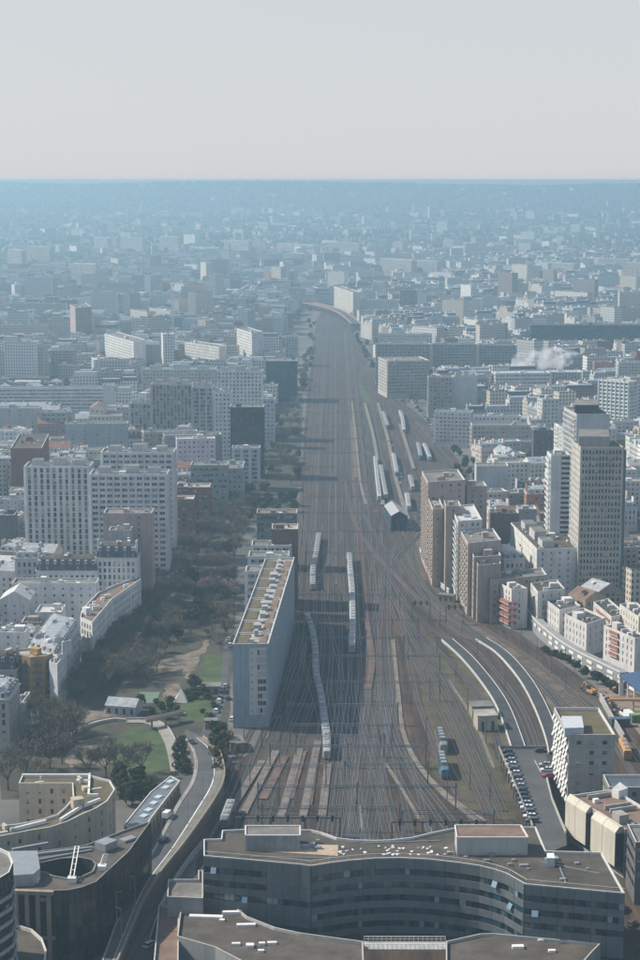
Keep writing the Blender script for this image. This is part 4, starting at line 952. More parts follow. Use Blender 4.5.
fb_("beige balcony block attached to the white blank tower block", 428, 453, 377, 418, 12, col=(0.40, 0.36, 0.32), st="balc2")
fb_("low grey wing to the side of the white blank tower block", 477, 486, 391, 416, 12, col=(0.34, 0.34, 0.34), st="punch")
fb_("big white office building under the steam plume", 495, 551, 373, 396, 22, col=(0.66, 0.67, 0.67), st=dict(fh=3.6, bw=3, ww=2.4, wh=1.4, sill=1.0), roof=WHITE_R, cl=8, yaw=4)
fb_("white rear wing of the big white office under the steam plume", 551, 581, 372, 391, 22, col=(0.58, 0.6, 0.6), st="ribs", roof=WHITE_R, cl=8)
cb_("grey apartment slab with a sunlit white end beside the tracks", 387, 398, 361, 378, 393, 429, 397, col=(0.46, 0.43, 0.40), st=("punch", "ribs2"), name="apartment_slab")
fb_("long grey apartment wall behind the slab with the sunlit white end", 376, 430, 344, 385, 14, col=(0.36, 0.37, 0.38), st="ribs2", name="apartment_slab")
fb_("second long grey apartment wall continuing toward the steam plume", 432, 476, 344, 383, 14, col=(0.36, 0.38, 0.40), st="ribs2", name="apartment_slab")
fb_("third long grey apartment wall ending before the steam plume", 478, 516, 345, 380, 14, col=(0.37, 0.38, 0.38), st="ribs2", name="apartment_slab")
fb_("long pale low block with white parapet behind the long grey apartment walls", 378, 432, 334, 352, 14, col=(0.52, 0.51, 0.48), st="punch", yaw=-3)
cb_("far sunlit white slab turned end on beyond the viaduct", 353, 319, 292.5, 334, 311, 361, 318.5, col=(0.62, 0.58, 0.52), st=("punch", "blank"), name="apartment_slab")
fb_("dark narrow office tower near the far sunlit slab", 400, 417, 290, 318, 16, col=(0.20, 0.20, 0.21), st="band", name="tower", cat="tower")
fb_("pale low factory between the far sunlit slab and the dark narrow tower", 362, 399, 300, 318, 24, col=(0.5, 0.5, 0.5), st="blank")
fb_("very wide dark blue office slab beyond the steam plume", 531, 680, 325, 352, 22, col=(0.045, 0.075, 0.105), st=dict(fh=3.5, bw=3, ww=2.9, wh=1.6, sill=.9, mar=.2), roof=FELT_D, name="office_slab", cat="office building", glass=GLASS_D)
fb_("cream block catching the sun at the far edge above the dark blue slab", 619, 660, 292, 318, 14, col=(0.60, 0.54, 0.45), st="punch")
fb_("terracotta and white house at the edge below the dark blue slab", 594, 612, 362, 378, 12, col=(0.42, 0.22, 0.16), st="punch")
fb_("white apartment block at the edge below the dark blue slab", 618, 650, 362, 388, 14, col=(0.56, 0.55, 0.52), st="balc")
# ---- LEFT: along the avenue
Z1 = 20.0
rp = [(80, 617), (92, 622), (112, 598.5), (131, 585.5), (141, 578.5), (138, 576), (117, 583.5), (98, 592), (82, 609)]
bld("avenue_building", "white wedge shaped apartment building with a long brown roof along the tree lined avenue", "apartment block", [tuple(g(x, y, Z1))[:2] for x, y in rp], Z1, (0.66, 0.665, 0.665), "french", BROWN_R, clutter=12, cope=COPE)
fb_("long white apartment front with small windows behind the wedge shaped building", 13, 97, 583, 634, 11, col=(0.66, 0.67, 0.67), st="small", cl=8)
fb_("dark slate mansard building with white dormers above the long white front", 37, 98, 558, 622, 13, col=(0.62, 0.63, 0.64), st="french", roof=SLATE, kind='mansard', cl=3)
fb_("taller dark slate mansard building with a white corner bay beside the avenue", 97, 138, 545, 620, 14, col=(0.66, 0.665, 0.67), st="french", roof=SLATE, kind='mansard', cl=3)
fb_("long zinc mansard row further left, behind the slate mansard building", 16, 40, 551, 610, 12, col=(0.45, 0.46, 0.47), st="french", roof=ZINC, kind='mansard', cl=3)
fb_("white gabled hall in the courtyard below the long white front", 0, 31, 600, 646, 16, col=(0.58, 0.58, 0.58), st="small", roof=WHITE_R, kind='gable', cl=2, name="hall", cat="hall")
fb_("bright white roofed low hall between the gabled hall and the wedge building", 36, 62, 612, 652, 14, col=(0.5, 0.5, 0.5), st="blank", roof=WHITE_R, cl=5, name="hall", cat="hall")
fb_("brown roofed low hall in front of the bright white roofed hall", 22, 42, 622, 655, 10, col=(0.34, 0.28, 0.25), st="small", roof=BROWN_R, cl=3, name="hall", cat="hall")
fb_("white house with small square windows left of the yellow gable", -8, 26, 632, 676, 10, col=(0.68, 0.69, 0.69), st="small", cl=4)
orange = [(16, 654.5), (30, 657), (44, 656), (57, 651.5), (57, 645), (40, 647), (16, 649)]
fo = [tuple(g(x, y, 19))[:2] for x, y in orange]
bld("orange_building", "ochre orange apartment building with curved front and dark balconies", "apartment block", fo, 19, OCHRE, [dict(fh=3.0, bw=2.6, ww=1.1, wh=1.9, sill=.3, balc=1.0)] * 3 + ["blank"] * 4, GRAVEL, clutter=3, balmat=plain("dark_balcony", (0.10, 0.11, 0.12)), cope=plain("cream_coping", CREAM))
cb_("white gabled corner block leaning against the ochre orange building", 58, 708, 664, 50, 705, 67, 695, col=(0.57, 0.58, 0.59), st=("stair", dict(fh=3, bw=4, ww=1.8, wh=1.8, sill=.5, rec=.6)), name="apartment_block")
cb_("grey zinc mansard block between the ochre building and the wedge building", 58, 702, 648, 30, 692, 80, 668, col=(0.48, 0.5, 0.52), st=("french", "french"), roof=ZINC, kind='mansard', name="apartment_block", cl=6)
fb_("grey mansard house with dark dormers left of the ochre orange building", -10, 17, 655, 706, 11, col=(0.40, 0.38, 0.34), st="french", roof=SLATE, kind='mansard')
cb_("grey stone corner house with zinc mansard roof at the foot of the ochre building", 10, 752, 690, -14, 752, 21, 735, col=(0.40, 0.385, 0.36), st=("french", "french"), roof=ZINC, kind='mansard', name="corner_house", cat="house")
cb_("low white roofed annex of the grey stone corner house", 22, 737, 704, 17, 737, 31, 724, col=(0.40, 0.39, 0.37), st=("punch", "punch"), roof=WHITE_R, name="corner_house", cat="house")
# tall white towers
fb_("tall white apartment tower with vertical ribs, left one of the pair", 27, 92, 466, 574, 15, col=(0.66, 0.67, 0.67), st="ribs", name="apartment_tower", cat="tower")
fb_("tall white apartment tower with broad loggias, right one of the pair beside the avenue", 91.5, 168.5, 474, 587, 16, col=(0.66, 0.67, 0.67), st="ribs2", name="apartment_tower", cat="tower")
fb_("tall white apartment tower set back behind the pair of towers", 103, 175, 452, 560, 15, col=(0.66, 0.67, 0.67), st="ribs2", name="apartment_tower", cat="tower")
fb_("square pink tower with a domed rooftop plant standing before the white towers", 105, 153, 513, 606, 14, col=(0.40, 0.30, 0.29), st="stair", name="apartment_tower", cat="tower", cl=5)
fb_("square grey block with chimneys in front of the square pink tower", 110, 132, 530, 612, 9, col=(0.34, 0.36, 0.37), st="blank", cl=5)
cb_("red brick block with a dark sawtooth roof left of the white towers", 43, 505, 448, 12, 505, 50, 488, col=(0.22, 0.085, 0.065), st=("blank", "punch"), roof=FELT_D, name="brick_block", cl=10)
fb_("dark grey party wall house at the edge left of the tall white towers", -8, 15, 515, 560, 12, col=(0.12, 0.125, 0.13), st="blank", roof=SLATE)
fb_("pale low row with small windows left of the tall white towers", -10, 28, 499, 526, 10, col=(0.5, 0.51, 0.52), st="small")
fb_("red brick building with white roofs beside the avenue behind the white towers", 176, 210, 487, 530, 14, col=(0.23, 0.10, 0.085), st="balc2", roof=GRAVEL, cl=8)
fb_("smaller red brick block in front of the long red brick building", 174, 194, 499, 545, 12, col=(0.25, 0.115, 0.095), st="balc2", roof=WHITE_R, cl=6)
fb_("grey office block with teal roof terrace behind the red brick building", 191, 228, 465, 512, 16, col=(0.27, 0.295, 0.31), st="band", roof=FELT, cl=4)
fb_("long grey street block following the avenue behind the grey office block", 222, 243, 468, 505, 30, col=(0.33, 0.345, 0.35), st="punch", cl=6)
# central left cluster
fb_("ribbed brown and white apartment tower, widest of the central cluster", 152, 193, 384, 452, 14, col=(0.43, 0.40, 0.37), st=dict(fh=2.9, bw=2.6, ww=1.7, wh=2.7, sill=.1, rec=.3, fins=.5), name="apartment_tower", cat="tower")
fb_("shorter ribbed tower left of the widest ribbed tower", 130, 152, 403, 448, 14, col=(0.46, 0.44, 0.42), st=dict(fh=2.9, bw=3.2, ww=2.0, wh=2.7, sill=.1, rec=.3, fins=.5), name="apartment_tower", cat="tower")
fb_("grey tower with a grid of loggias beside the widest ribbed tower", 192.5, 214, 387, 460, 14, col=(0.38, 0.39, 0.40), st="loggia", name="apartment_tower", cat="tower")
fb_("white tower with small punched windows right of the grey loggia tower", 214, 232, 392, 462, 14, col=(0.68, 0.69, 0.69), st="punch", name="apartment_tower", cat="tower")
fb_("tall white tower with a dark central strip behind the punched white tower", 217, 263, 371, 440, 16, col=(0.64, 0.64, 0.64), st="punch", name="apartment_tower", cat="tower")
T = fb_("dark blue glass tower with a white stripe near the avenue", 230.5, 264, 407, 478, 18, col=(0.06, 0.075, 0.085), st="glass", name="glass_tower", cat="tower", glass=GLASS_D)
fb_("white slim tower end rising behind the dark blue glass tower", 262, 275, 399, 448, 12, col=(0.58, 0.59, 0.59), st="punch", name="apartment_tower", cat="tower")
fb_("low white block with purple grey loggias before the dark blue glass tower", 232, 260, 448, 490, 13, col=(0.52, 0.53, 0.56), st="loggia")
fb_("teal glass cube near the tracks behind the dark blue glass tower", 266, 297, 361, 402, 30, col=(0.05, 0.13, 0.16), st="glass", name="glass_cube", cat="office building", glass=GLASS_B)
fb_("stepped white block with teal roof behind the ribbed tower", 142, 216, 369, 410, 20, col=(0.52, 0.50, 0.46), st="balc", roof=roofmat("teal_roof", (0.10, 0.2, 0.2), (0.16, 0.27, 0.27)))
fb_("very long horizontal white slab with banded balconies on the left", -30, 104, 388, 418, 14, col=(0.66, 0.67, 0.67), st=dict(fh=2.9, bw=2.8, ww=2.6, wh=1.2, sill=1.0, mar=.3), name="apartment_slab", cl=10, yaw=2)
fb_("white end block closing the very long horizontal slab", 103, 113, 385, 418, 16, col=(0.56, 0.56, 0.56), st="blank", cl=2)
fb_("pale blank ended slab before the very long horizontal slab", -20, 40, 408, 445, 14, col=(0.45, 0.46, 0.47), st="stair", cl=5)
fb_("grey slab beside the pale blank ended slab", 40, 68, 412, 446, 13, col=(0.40, 0.42, 0.43), st="ribs2", cl=5)
fb_("brown red roofed terrace house row with chimneys before the pale slabs", 38, 70, 424, 447, 16, col=(0.30, 0.20, 0.18), st="punch", roof=TILE_R, kind='gable', yaw=10)
fb_("long grey blue wall of flats behind the chimney row", 66, 128, 424, 462, 13, col=(0.34, 0.38, 0.41), st="stair", roof=FELT, yaw=6)
cb_("sunlit white slab with its long flank to the sun, first of three from the left", 134, 372, 342, 105, 362, 146, 369, col=(0.64, 0.63, 0.60), st=("punch", "blank"), name="apartment_slab")
cb_("sunlit white slab, middle one of the three sunlit slabs", 219, 372, 347, 185, 366, 227, 370, col=(0.62, 0.61, 0.58), st=("punch", "blank"), name="apartment_slab")
cb_("sunlit white tower slab, third of the three and nearest the tracks", 252, 372, 333, 237, 366, 263, 370, col=(0.64, 0.63, 0.60), st=("punch", "blank"), name="apartment_slab")
fb_("small white balcony tower beside the tracks behind the teal cube", 285, 298, 336, 366, 14, col=(0.58, 0.59, 0.59), st="balc", name="apartment_tower", cat="tower")
cb_("lone brick and white tower far off on the left", 76, 348, 308, 70.5, 343, 92, 346, col=(0.42, 0.32, 0.29), st=("blank", "ribs2"), name="apartment_tower", cat="tower")
fb_("small tan tower with two dark strips before the lone brick tower", 51, 74, 350, 376, 14, col=(0.44, 0.40, 0.36), st="ribs2", name="apartment_tower", cat="tower")
fb_("long low dark hall left of the sunlit slabs", 10, 48, 378, 388, 14, col=(0.19, 0.16, 0.16), st="band", roof=FELT_D)
for (x0, x1, yt, yb, lab) in ((8, 27, 249, 272, "pale"), (27, 54, 246, 271, "wide pale"), (94, 111, 237, 254, "grey"), (121, 146, 237, 255, "broad white"), (160, 180, 236, 254, "white"), (69, 99, 263, 280, "low white"), (224, 250, 240, 256, "cream"), (277, 314, 243, 256, "long cream"), (189, 216, 213, 230, "long hazy"), (245, 252, 209, 227, "slim hazy"), (263, 269, 208, 225, "thin hazy"), (329, 358, 242, 256, "two winged"), (380, 409, 258, 278, "tall grey"), (409, 435, 260, 278, "second grey"), (544, 569, 262, 273, "wide cream"), (598, 625, 258, 276, "dull grey"), (622, 640, 262, 285, "ribbed grey")):
    fb_("%s apartment slab rising far off in the haze" % lab, x0, x1, yt, yb, 13, col=(0.60, 0.57, 0.52), st="ribs2", cl=2, name="far_slab", cat="apartment block", group="slabs far off in the haze", yaw=RND.uniform(-60, -42))

# lift houses and plant on the tall white towers
for T_, fp_, h_ in list(BLD):
    lb = T_.get("label", "")
    if lb.startswith("tall white apartment tower") or "ribbed" in lb and "tower" in lb or lb.startswith("white tower") or lb.startswith("tall white tower"):
        a_, b_ = Vector(fp_[0]), Vector(fp_[1]); t_ = (b_ - a_).normalized(); n_ = Vector((-t_.y, t_.x)); L_ = (b_ - a_).length
        for u0, u1, hh in ((.10, .26, 2.6), (.42, .62, 3.4), (.74, .90, 2.4)):
            P_ = [a_ + t_ * L_ * u0 + n_ * 4, a_ + t_ * L_ * u1 + n_ * 4, a_ + t_ * L_ * u1 + n_ * 10, a_ + t_ * L_ * u0 + n_ * 10]
            m = MB(); m.prism([tuple(q_) for q_ in P_], h_ - .9, h_ + hh, 0, mt=1); m.build("lift_house", [wall((0.5, 0.5, 0.5)), FELT], T_)
# ================================================================== THE REST OF THE CITY
N_HAND = len(BLD)
def keepout(px, pad=0):
    P = [tuple(g(x, y))[:2] for x, y in px]; take(P)
RB = RAILBED[:]
EXC = []
for poly in (RB, PARK, [(60, 706), (20, 722), (0, 740), (-60, 760), (-60, 1000), (180, 1000), (190, 740)], [(214, 742), (230, 690), (300, 560), (300, 470), (262, 470), (228, 500), (214, 560)],
             [(288, 470), (300, 470), (312, 312), (292, 330), (280, 400)], [(425, 421), (434, 441), (470, 470), (452, 425), (412, 395), (372, 362), (352, 325), (345, 325), (392, 396)], [(600, 690), (470, 608), (434, 572), (421, 545), (421, 505), (470, 505), (486, 600), (560, 640), (700, 700), (700, 1000), (600, 1000)]):
    EXC.append([tuple(g(x, y))[:2] for x, y in poly])
EXC[0] = ccw(EXC[0])
def excluded(poly):
    pr = list(poly) + [((poly[i][0] + poly[i - 1][0]) / 2, (poly[i][1] + poly[i - 1][1]) / 2) for i in range(len(poly))]
    return any(inpoly(x, y, E_) for x, y in pr for E_ in EXC)
R5 = random.Random(5)
LOTS = []
def block_lots(cx, cy, yaw, bw, bd, far):
    cs, sn = math.cos(yaw), math.sin(yaw)
    def W(u, v): return (cx + u * cs - v * sn, cy + u * sn + v * cs)
    base = R5.choice((14, 17, 18, 19, 20, 21, 22)) + (R5.uniform(0, 7) if cy > 1300 else 0); r = R5.random()
    if r < (0.08 if cy < 1200 else .20 if not far else .36):          # slab or towers in open ground
        k = R5.choice((1, 2)); 
        for i in range(k):
            v = (i - (k - 1) / 2) * 30; hh = R5.choice((24, 27, 30, 36, 42, 48)); w_ = R5.uniform(.3, .85 if hh < 34 else .45) * bw; tw_ = R5.choice((0, 0, -.95, -1.2, 1.2)) if cy > 1250 else 0; c2, s2 = math.cos(tw_), math.sin(tw_); V = lambda u, v: W(u * c2 - v * s2, u * s2 + v * c2)
            LOTS.append(([V(-w_ / 2, v - 6), V(w_ / 2, v - 6), V(w_ / 2, v + 6), V(-w_ / 2, v + 6)], hh, 'slab'))
        return
    if r < (.20 if cy < 1200 else .30 if not far else .46):                               # low workshops
        for i in range(3):
            u = (i - 1) * bw / 3; LOTS.append(([W(u - bw / 6.5, -bd / 2), W(u + bw / 6.5, -bd / 2), W(u + bw / 6.5, bd * .3), W(u - bw / 6.5, bd * .3)], R5.uniform(6, 11), 'low'))
        return
    dp = R5.uniform(10.5, 12.5)
    for (u0, u1, v0) in ((-bw / 2, bw / 2, -bd / 2), (-bw / 2, bw / 2, bd / 2 - dp)):
        u = u0
        while u < u1 - 7:
            w_ = min(R5.uniform(13, 26), u1 - u)
            if u1 - u - w_ < 8: w_ = u1 - u
            LOTS.append(([W(u, v0), W(u + w_ - .06, v0), W(u + w_ - .06, v0 + dp), W(u, v0 + dp)], base + R5.uniform(-4, 4), 'row')); u += w_
    for u0 in (-bw / 2, bw / 2 - dp):
        v = -bd / 2 + dp + .1
        while v < bd / 2 - dp - 7:
            w_ = min(R5.uniform(13, 22), bd / 2 - dp - .1 - v)
            if bd / 2 - dp - v - w_ < 8: w_ = bd / 2 - dp - .1 - v
            LOTS.append(([W(u0, v), W(u0 + dp, v), W(u0 + dp, v + w_ - .06), W(u0, v + w_ - .06)], base + R5.uniform(-4, 4), 'row')); v += w_
    if R5.random() < .6: LOTS.append(([W(-bw / 5, -bd / 9), W(bw / 5, -bd / 9), W(bw / 5, bd / 9), W(-bw / 5, bd / 9)], R5.uniform(4, 12), 'low'))
y = 600
while y < 4700:
    bd = 58 if y < 2400 else 74
    xm = 0.19 * y + 90; x = -xm
    while x < xm:
        bw = R5.uniform(60, 95) if y < 2400 else R5.uniform(80, 130)
        left = x + bw / 2 < 20
        yaw = (math.radians(-4) if left else math.radians(14)) + math.radians(22) * mn.noise(Vector((x * .0035, y * .003, 2)))
        if R5.random() < (.93 if y < 2600 else .84): block_lots(x + bw / 2, y + bd / 2, yaw, bw - 4, bd - 13, y > 2400)
        x += bw + R5.uniform(9, 14)
    y += bd
OKL = []
SIGHT = []                                  # keep the filler low enough to leave the named buildings in view
for T_, fp_, h_ in BLD[:N_HAND]:
    pp_ = [proj(p[0], p[1], h_) for p in fp_]; yn_ = min(p[1] for p in fp_); nb_y = max(proj(p[0], p[1], 0)[1] for p in fp_); tp_ = max(q[1] for q in pp_)
    if yn_ > 820: SIGHT.append((min(q[0] for q in pp_), max(q[0] for q in pp_), yn_, tp_ + .62 * (nb_y - tp_)))
SIGHT.append((166, 181, 2050, 335)); SIGHT.append((510, 580, 1500, 376))
for poly, h, t in LOTS:
    xs_ = [proj(p[0], p[1], h)[0] for p in poly]; yn_ = min(p[1] for p in poly)
    for (a_, b_, yy_, lim) in SIGHT:
        if yn_ < yy_ - 2 and max(xs_) > a_ and min(xs_) < b_: h = min(h, hz(lim, yn_))
    if h < 4.5: continue
    if h < 11 and t != 'low': t = 'low'
    if excluded(poly): continue
    if not free(poly, 1.5): continue
    OKL.append((poly, h, t)); take(poly)
OKL.sort(key=lambda q: min(p[1] for p in q[0]))
WALLS = [("cream", (0.56, 0.52, 0.44)), ("white", (0.68, 0.68, 0.665)), ("pale grey", (0.52, 0.53, 0.53)), ("beige", (0.43, 0.385, 0.325)), ("grey", (0.32, 0.33, 0.33)), ("off-white", (0.62, 0.60, 0.555)), ("red brick", (0.24, 0.115, 0.085)), ("brown", (0.25, 0.19, 0.155))]
WW_ = [22, 22, 16, 12, 8, 14, 4, 3]
MARKS = [(594, 520, "the cream office tower"), (556, 520, "the white slab tower"), (493, 428, "the long white row"), (523, 382, "the big white office"), (60, 520, "the tall ribbed white tower"), (130, 530, "the white loggia tower"), (172, 418, "the ribbed brown tower"), (30, 470, "the red brick sawtooth block"), (40, 400, "the long horizontal slab"), (445, 530, "the tallest pinkish tower"), (480, 575, "the tan stepped block"), (575, 625, "the row of white blocks"), (40, 605, "the long white front"), (36, 680, "the ochre orange building"), (110, 605, "the wedge shaped building"), (248, 440, "the dark blue glass tower"), (195, 500, "the red brick building"), (280, 380, "the teal glass cube"), (465, 395, "the white blank tower block"), (124, 355, "the first sunlit slab"), (620, 335, "the dark blue office slab"), (405, 378, "the sunlit ended slab"), (538, 450, "the brown rounded gable"), (492, 480, "the blank jointed block"), (530, 560, "the ribbed flank block"), (588, 400, "the dark topped tower")]
ORD = ["", "second ", "third ", "fourth ", "fifth ", "sixth ", "seventh ", "eighth ", "ninth ", "tenth ", "eleventh ", "twelfth ", "thirteenth ", "fourteenth ", "fifteenth "]
CNT = {}
N_IND = 185
def rel(px, py, mx, my):
    dx, dy = px - mx, py - my
    if abs(dx) > abs(dy) * 1.3: return "right of" if dx > 0 else "left of"
    return "beyond" if dy < 0 else "in front of"
FWALL, FROOF = [], []
def farwall(i, col):
    m, N, L, P = nt("far_wall_%d" % i); ge = geo(N)
    cr = N.new("ShaderNodeVectorMath"); cr.operation = 'CROSS_PRODUCT'; L.new(ge.outputs["Normal"], cr.inputs[0]); cr.inputs[1].default_value = (0, 0, 1)
    dt = N.new("ShaderNodeVectorMath"); dt.operation = 'DOT_PRODUCT'; L.new(cr.outputs[0], dt.inputs[0]); L.new(ge.outputs["Position"], dt.inputs[1])
    sp = N.new("ShaderNodeSeparateXYZ"); L.new(ge.outputs["Position"], sp.inputs[0])
    def mth(op, a, b=None):
        q = N.new("ShaderNodeMath"); q.operation = op
        for k, v in enumerate((a, b)):
            if v is None: continue
            if isinstance(v, (int, float)): q.inputs[k].default_value = v
            else: L.new(v, q.inputs[k])
        return q.outputs[0]
    def win(v, per, lo, hi):
        f = mth('FRACT', mth('MULTIPLY', mth('ADD', v, 5000.0), 1 / per)); return mth('MULTIPLY', mth('GREATER_THAN', f, lo), mth('LESS_THAN', f, hi))
    mk = mth('MULTIPLY', win(dt.outputs["Value"], 2.8, .28, .74), win(sp.outputs[2], 3.0, .34, .86))
    t = ramp(N, L, ge.outputs["Random Per Island"], [(0, (0.72, 0.72, 0.72)), (1, (1.15, 1.12, 1.08))])
    q = N.new("ShaderNodeMix"); q.data_type = 'RGBA'; L.new(mk, q.inputs[0]); L.new(mul(N, L, tuple(col), t), q.inputs[6]); q.inputs[7].default_value = (0.05, 0.055, 0.06, 1)
    L.new(q.outputs[2], P.inputs["Base Color"]); P.inputs["Roughness"].default_value = .75; return m
FARW = [farwall(i, c) for i, (_, c) in enumerate(WALLS)]
FARR = [FELT, FELT_D, ZINC, GRAVEL, WHITE_R, BROWN_R, TILE_R, SLATE]
town = MB()
def far_building(poly, h, t, rnd, z0=0.0):
    wi = rnd.choices(range(8), WW_)[0]; fp = ccw(poly); n = len(fp); z1 = z0 + h
    if t == 'low': ri = 8 + rnd.choice((0, 3, 4, 4, 5, 6, 2))
    elif t == 'slab': ri = 8 + rnd.choice((0, 1, 3, 3, 4))
    else: ri = 8 + rnd.choice((2, 2, 2, 7, 0, 3, 6))
    b = len(town.v)
    gable = (t == 'low' and rnd.random() < .6) or t == 'house'
    mans = t == 'row' and rnd.random() < .6
    zt = z1 - 3.2 if mans else z1
    for i in range(n):
        a, c = fp[i], fp[(i + 1) % n]; town.quad((*a, z0 - 3 if z0 else 0), (*c, z0 - 3 if z0 else 0), (*c, zt), (*a, zt), wi)
    if gable:
        if t == 'house': ri = 8 + rnd.choice((6, 6, 5, 2, 7))
        l0 = math.dist(fp[0], fp[1]); l1 = math.dist(fp[1], fp[2]); f = [fp[(i + (0 if l0 < l1 else 1)) % 4] for i in range(4)]; hh = .3 * min(l0, l1)
        m0 = ((f[0][0] + f[1][0]) / 2, (f[0][1] + f[1][1]) / 2, z1 + hh); m1 = ((f[2][0] + f[3][0]) / 2, (f[2][1] + f[3][1]) / 2, z1 + hh)
        town.quad((*f[1], z1), (*f[2], z1), m1, m0, ri); town.quad((*f[3], z1), (*f[0], z1), m0, m1, ri); town.tri((*f[0], z1), (*f[1], z1), m0, wi); town.tri((*f[2], z1), (*f[3], z1), m1, wi)
    elif mans:
        ri = rnd.choice((10, 10, 15)); i1 = inset(fp, 1.6)
        for i in range(n): town.quad((*fp[i], zt), (*fp[(i + 1) % n], zt), (*i1[(i + 1) % n], z1), (*i1[i], z1), ri)
        town.quad(*[(*p, z1) for p in i1], 10)
        e = Vector((fp[1][0] - fp[0][0], fp[1][1] - fp[0][1])); yw = math.atan2(e.y, e.x)
        for u in (.04, .96):
            p = Vector(fp[0]).lerp(Vector(fp[1]), u).lerp(Vector(fp[3]).lerp(Vector(fp[2]), u), rnd.uniform(.3, .7)); town.box((p.x, p.y, zt), (.7, 3.5, 5), yw, wi)
    else:
        town.quad(*[(*p, z1) for p in fp], ri)
        i1 = inset(fp, .5)
        for i in range(n): town.quad((*fp[i], z1 + .8), (*fp[(i + 1) % n], z1 + .8), (*i1[(i + 1) % n], z1 + .8), (*i1[i], z1 + .8), wi); town.quad((*fp[i], z1), (*fp[(i + 1) % n], z1), (*fp[(i + 1) % n], z1 + .8), (*fp[i], z1 + .8), wi)
        cx = sum(p[0] for p in fp) / n; cy = sum(p[1] for p in fp) / n
        e = Vector((fp[1][0] - fp[0][0], fp[1][1] - fp[0][1])); yw = math.atan2(e.y, e.x)
        for k in range(rnd.choice((1, 2, 3))):
            s = rnd.uniform(-.3, .3) * e.length; town.box((cx + s * math.cos(yw), cy + s * math.sin(yw), z1), (rnd.uniform(1.5, 4), rnd.uniform(1.5, 4), rnd.uniform(1.2, 3)), yw, rnd.choice((0, 1, 2, 3, 8 + 4)))
def inview(poly, h=15):
    cx = sum(p[0] for p in poly) / len(poly); cy = sum(p[1] for p in poly) / len(poly); a, b = proj(cx, cy, h); return -6 < a < 646 and b < 952
cand = []
for poly, h, t in OKL:
    if not inview(poly, h): far_building(poly, h, t, R5); continue
    if len(cand) < N_IND: cand.append((poly, h, t))
    else: far_building(poly, h, t, R5)
for poly, h, t in cand:
    cx = sum(p[0] for p in poly) / 4; cy = sum(p[1] for p in poly) / 4; px, py = proj(cx, cy, h)
    wn_, col = WALLS[R5.choices(range(8), WW_)[0]]; col = tuple(c * R5.uniform(.92, 1.06) for c in col)
    if t == 'row':
        kind, roof, rn, st = R5.choices((('mansard', ZINC, "zinc mansard house", "french"), ('mansard', SLATE, "slate mansard house", "french"), ('flat', GRAVEL, "gravel roofed flat block", "punch"), ('flat', FELT, "dark felt roofed flat block", "balc"), ('gable', ZINC, "zinc gabled house", "punch"), ('gable', TILE_R, "tile gabled house", "punch")), (36, 12, 20, 14, 12, 6))[0]
    elif t == 'slab': kind, roof, rn, st = R5.choice((('flat', GRAVEL, "tall gravel roofed slab", "ribs2"), ('flat', FELT, "tall felt roofed slab", "balc"), ('flat', WHITE_R, "tall white roofed slab", "punch")))
    else: kind, roof, rn, st = R5.choice((('gable', WHITE_R, "low white roofed workshop", "small"), ('flat', WHITE_R, "low flat white roofed workshop", "small"), ('flat', FELT, "low felt roofed workshop", "small"), ('gable', ZINC, "low zinc roofed workshop", "small"), ('flat', BROWN_R, "low brown roofed workshop", "small")))
    mk = min(MARKS, key=lambda q: (q[0] - px) ** 2 + (q[1] - py) ** 2); key = "%s %s %s %s" % (wn_, rn, rel(px, py, mk[0], mk[1]), mk[2])
    CNT[key] = CNT.get(key, 0) + 1
    lab = key if CNT[key] == 1 else "%s%s" % (ORD[min(CNT[key] - 1, 14)], key)
    bld("workshop" if t == 'low' else "apartment_slab" if t == 'slab' else "town_house", lab, "workshop" if t == 'low' else "apartment block" if t == 'slab' else "town house", poly, h, col, st, roof, kind=kind, clutter=R5.choice((2, 3, 5, 6)), group="town buildings round the railway", rnd=R5)
# hills: houses, slabs among trees
R6 = random.Random(6)
trees_far = MB()
def clump(mb, x, y, z, r, h, rnd, mi=0):
    """one bushy crown: lumpy closed shape of few faces"""
    b = len(mb.v); k = 6; rings = ((.55, .12), (1.0, .42), (.75, .78))
    for (rr, zz) in rings:
        for i in range(k):
            a = 2 * PI * (i + rnd.uniform(-.2, .2)) / k; q = rr * r * rnd.uniform(.75, 1.2); mb.v.append((x + q * math.cos(a), y + q * math.sin(a), z + h * zz * rnd.uniform(.85, 1.1)))
    mb.v.append((x, y, z + h)); 
    for j in range(2):
        for i in range(k):
            p, q = b + j * k + i, b + j * k + (i + 1) % k; mb.f.append((p, q, q + k, p + k)); mb.m.append(mi)
    for i in range(k): mb.f.append((b + 2 * k + i, b + 2 * k + (i + 1) % k, b + 3 * k)); mb.m.append(mi)
for i in range(5200):
    y = 4600 + 4700 * R6.random() ** .8; x = R6.uniform(-1, 1) * (.19 * y + 100); d = mn.noise(Vector((x * .0016, y * .0012, 5)))
    if y > 7700: 
        if R6.random() > .12: continue
    if d < -.15 and R6.random() < .8: continue
    z = ground_h(x, y); yw = R6.uniform(0, PI); r = R6.random()
    a, b_, h, t = (R6.uniform(10, 18), R6.uniform(8, 11), R6.uniform(6, 10), 'house') if r < .66 else (R6.uniform(30, 70), R6.uniform(12, 16), R6.uniform(11, 20), 'slab') if r < .93 else (R6.uniform(25, 60), R6.uniform(13, 16), R6.uniform(24, 42), 'slab') if r < .985 else (R6.uniform(40, 80), 30, 10, 'low')
    if z + h + 7 > 200: continue
    cs, sn = math.cos(yw), math.sin(yw)
    far_building([(x + u * cs - v * sn, y + u * sn + v * cs) for u, v in ((-a / 2, -b_ / 2), (a / 2, -b_ / 2), (a / 2, b_ / 2), (-a / 2, b_ / 2))], h, t, R6, z - 1)
def near_clump(y): return y < 2600
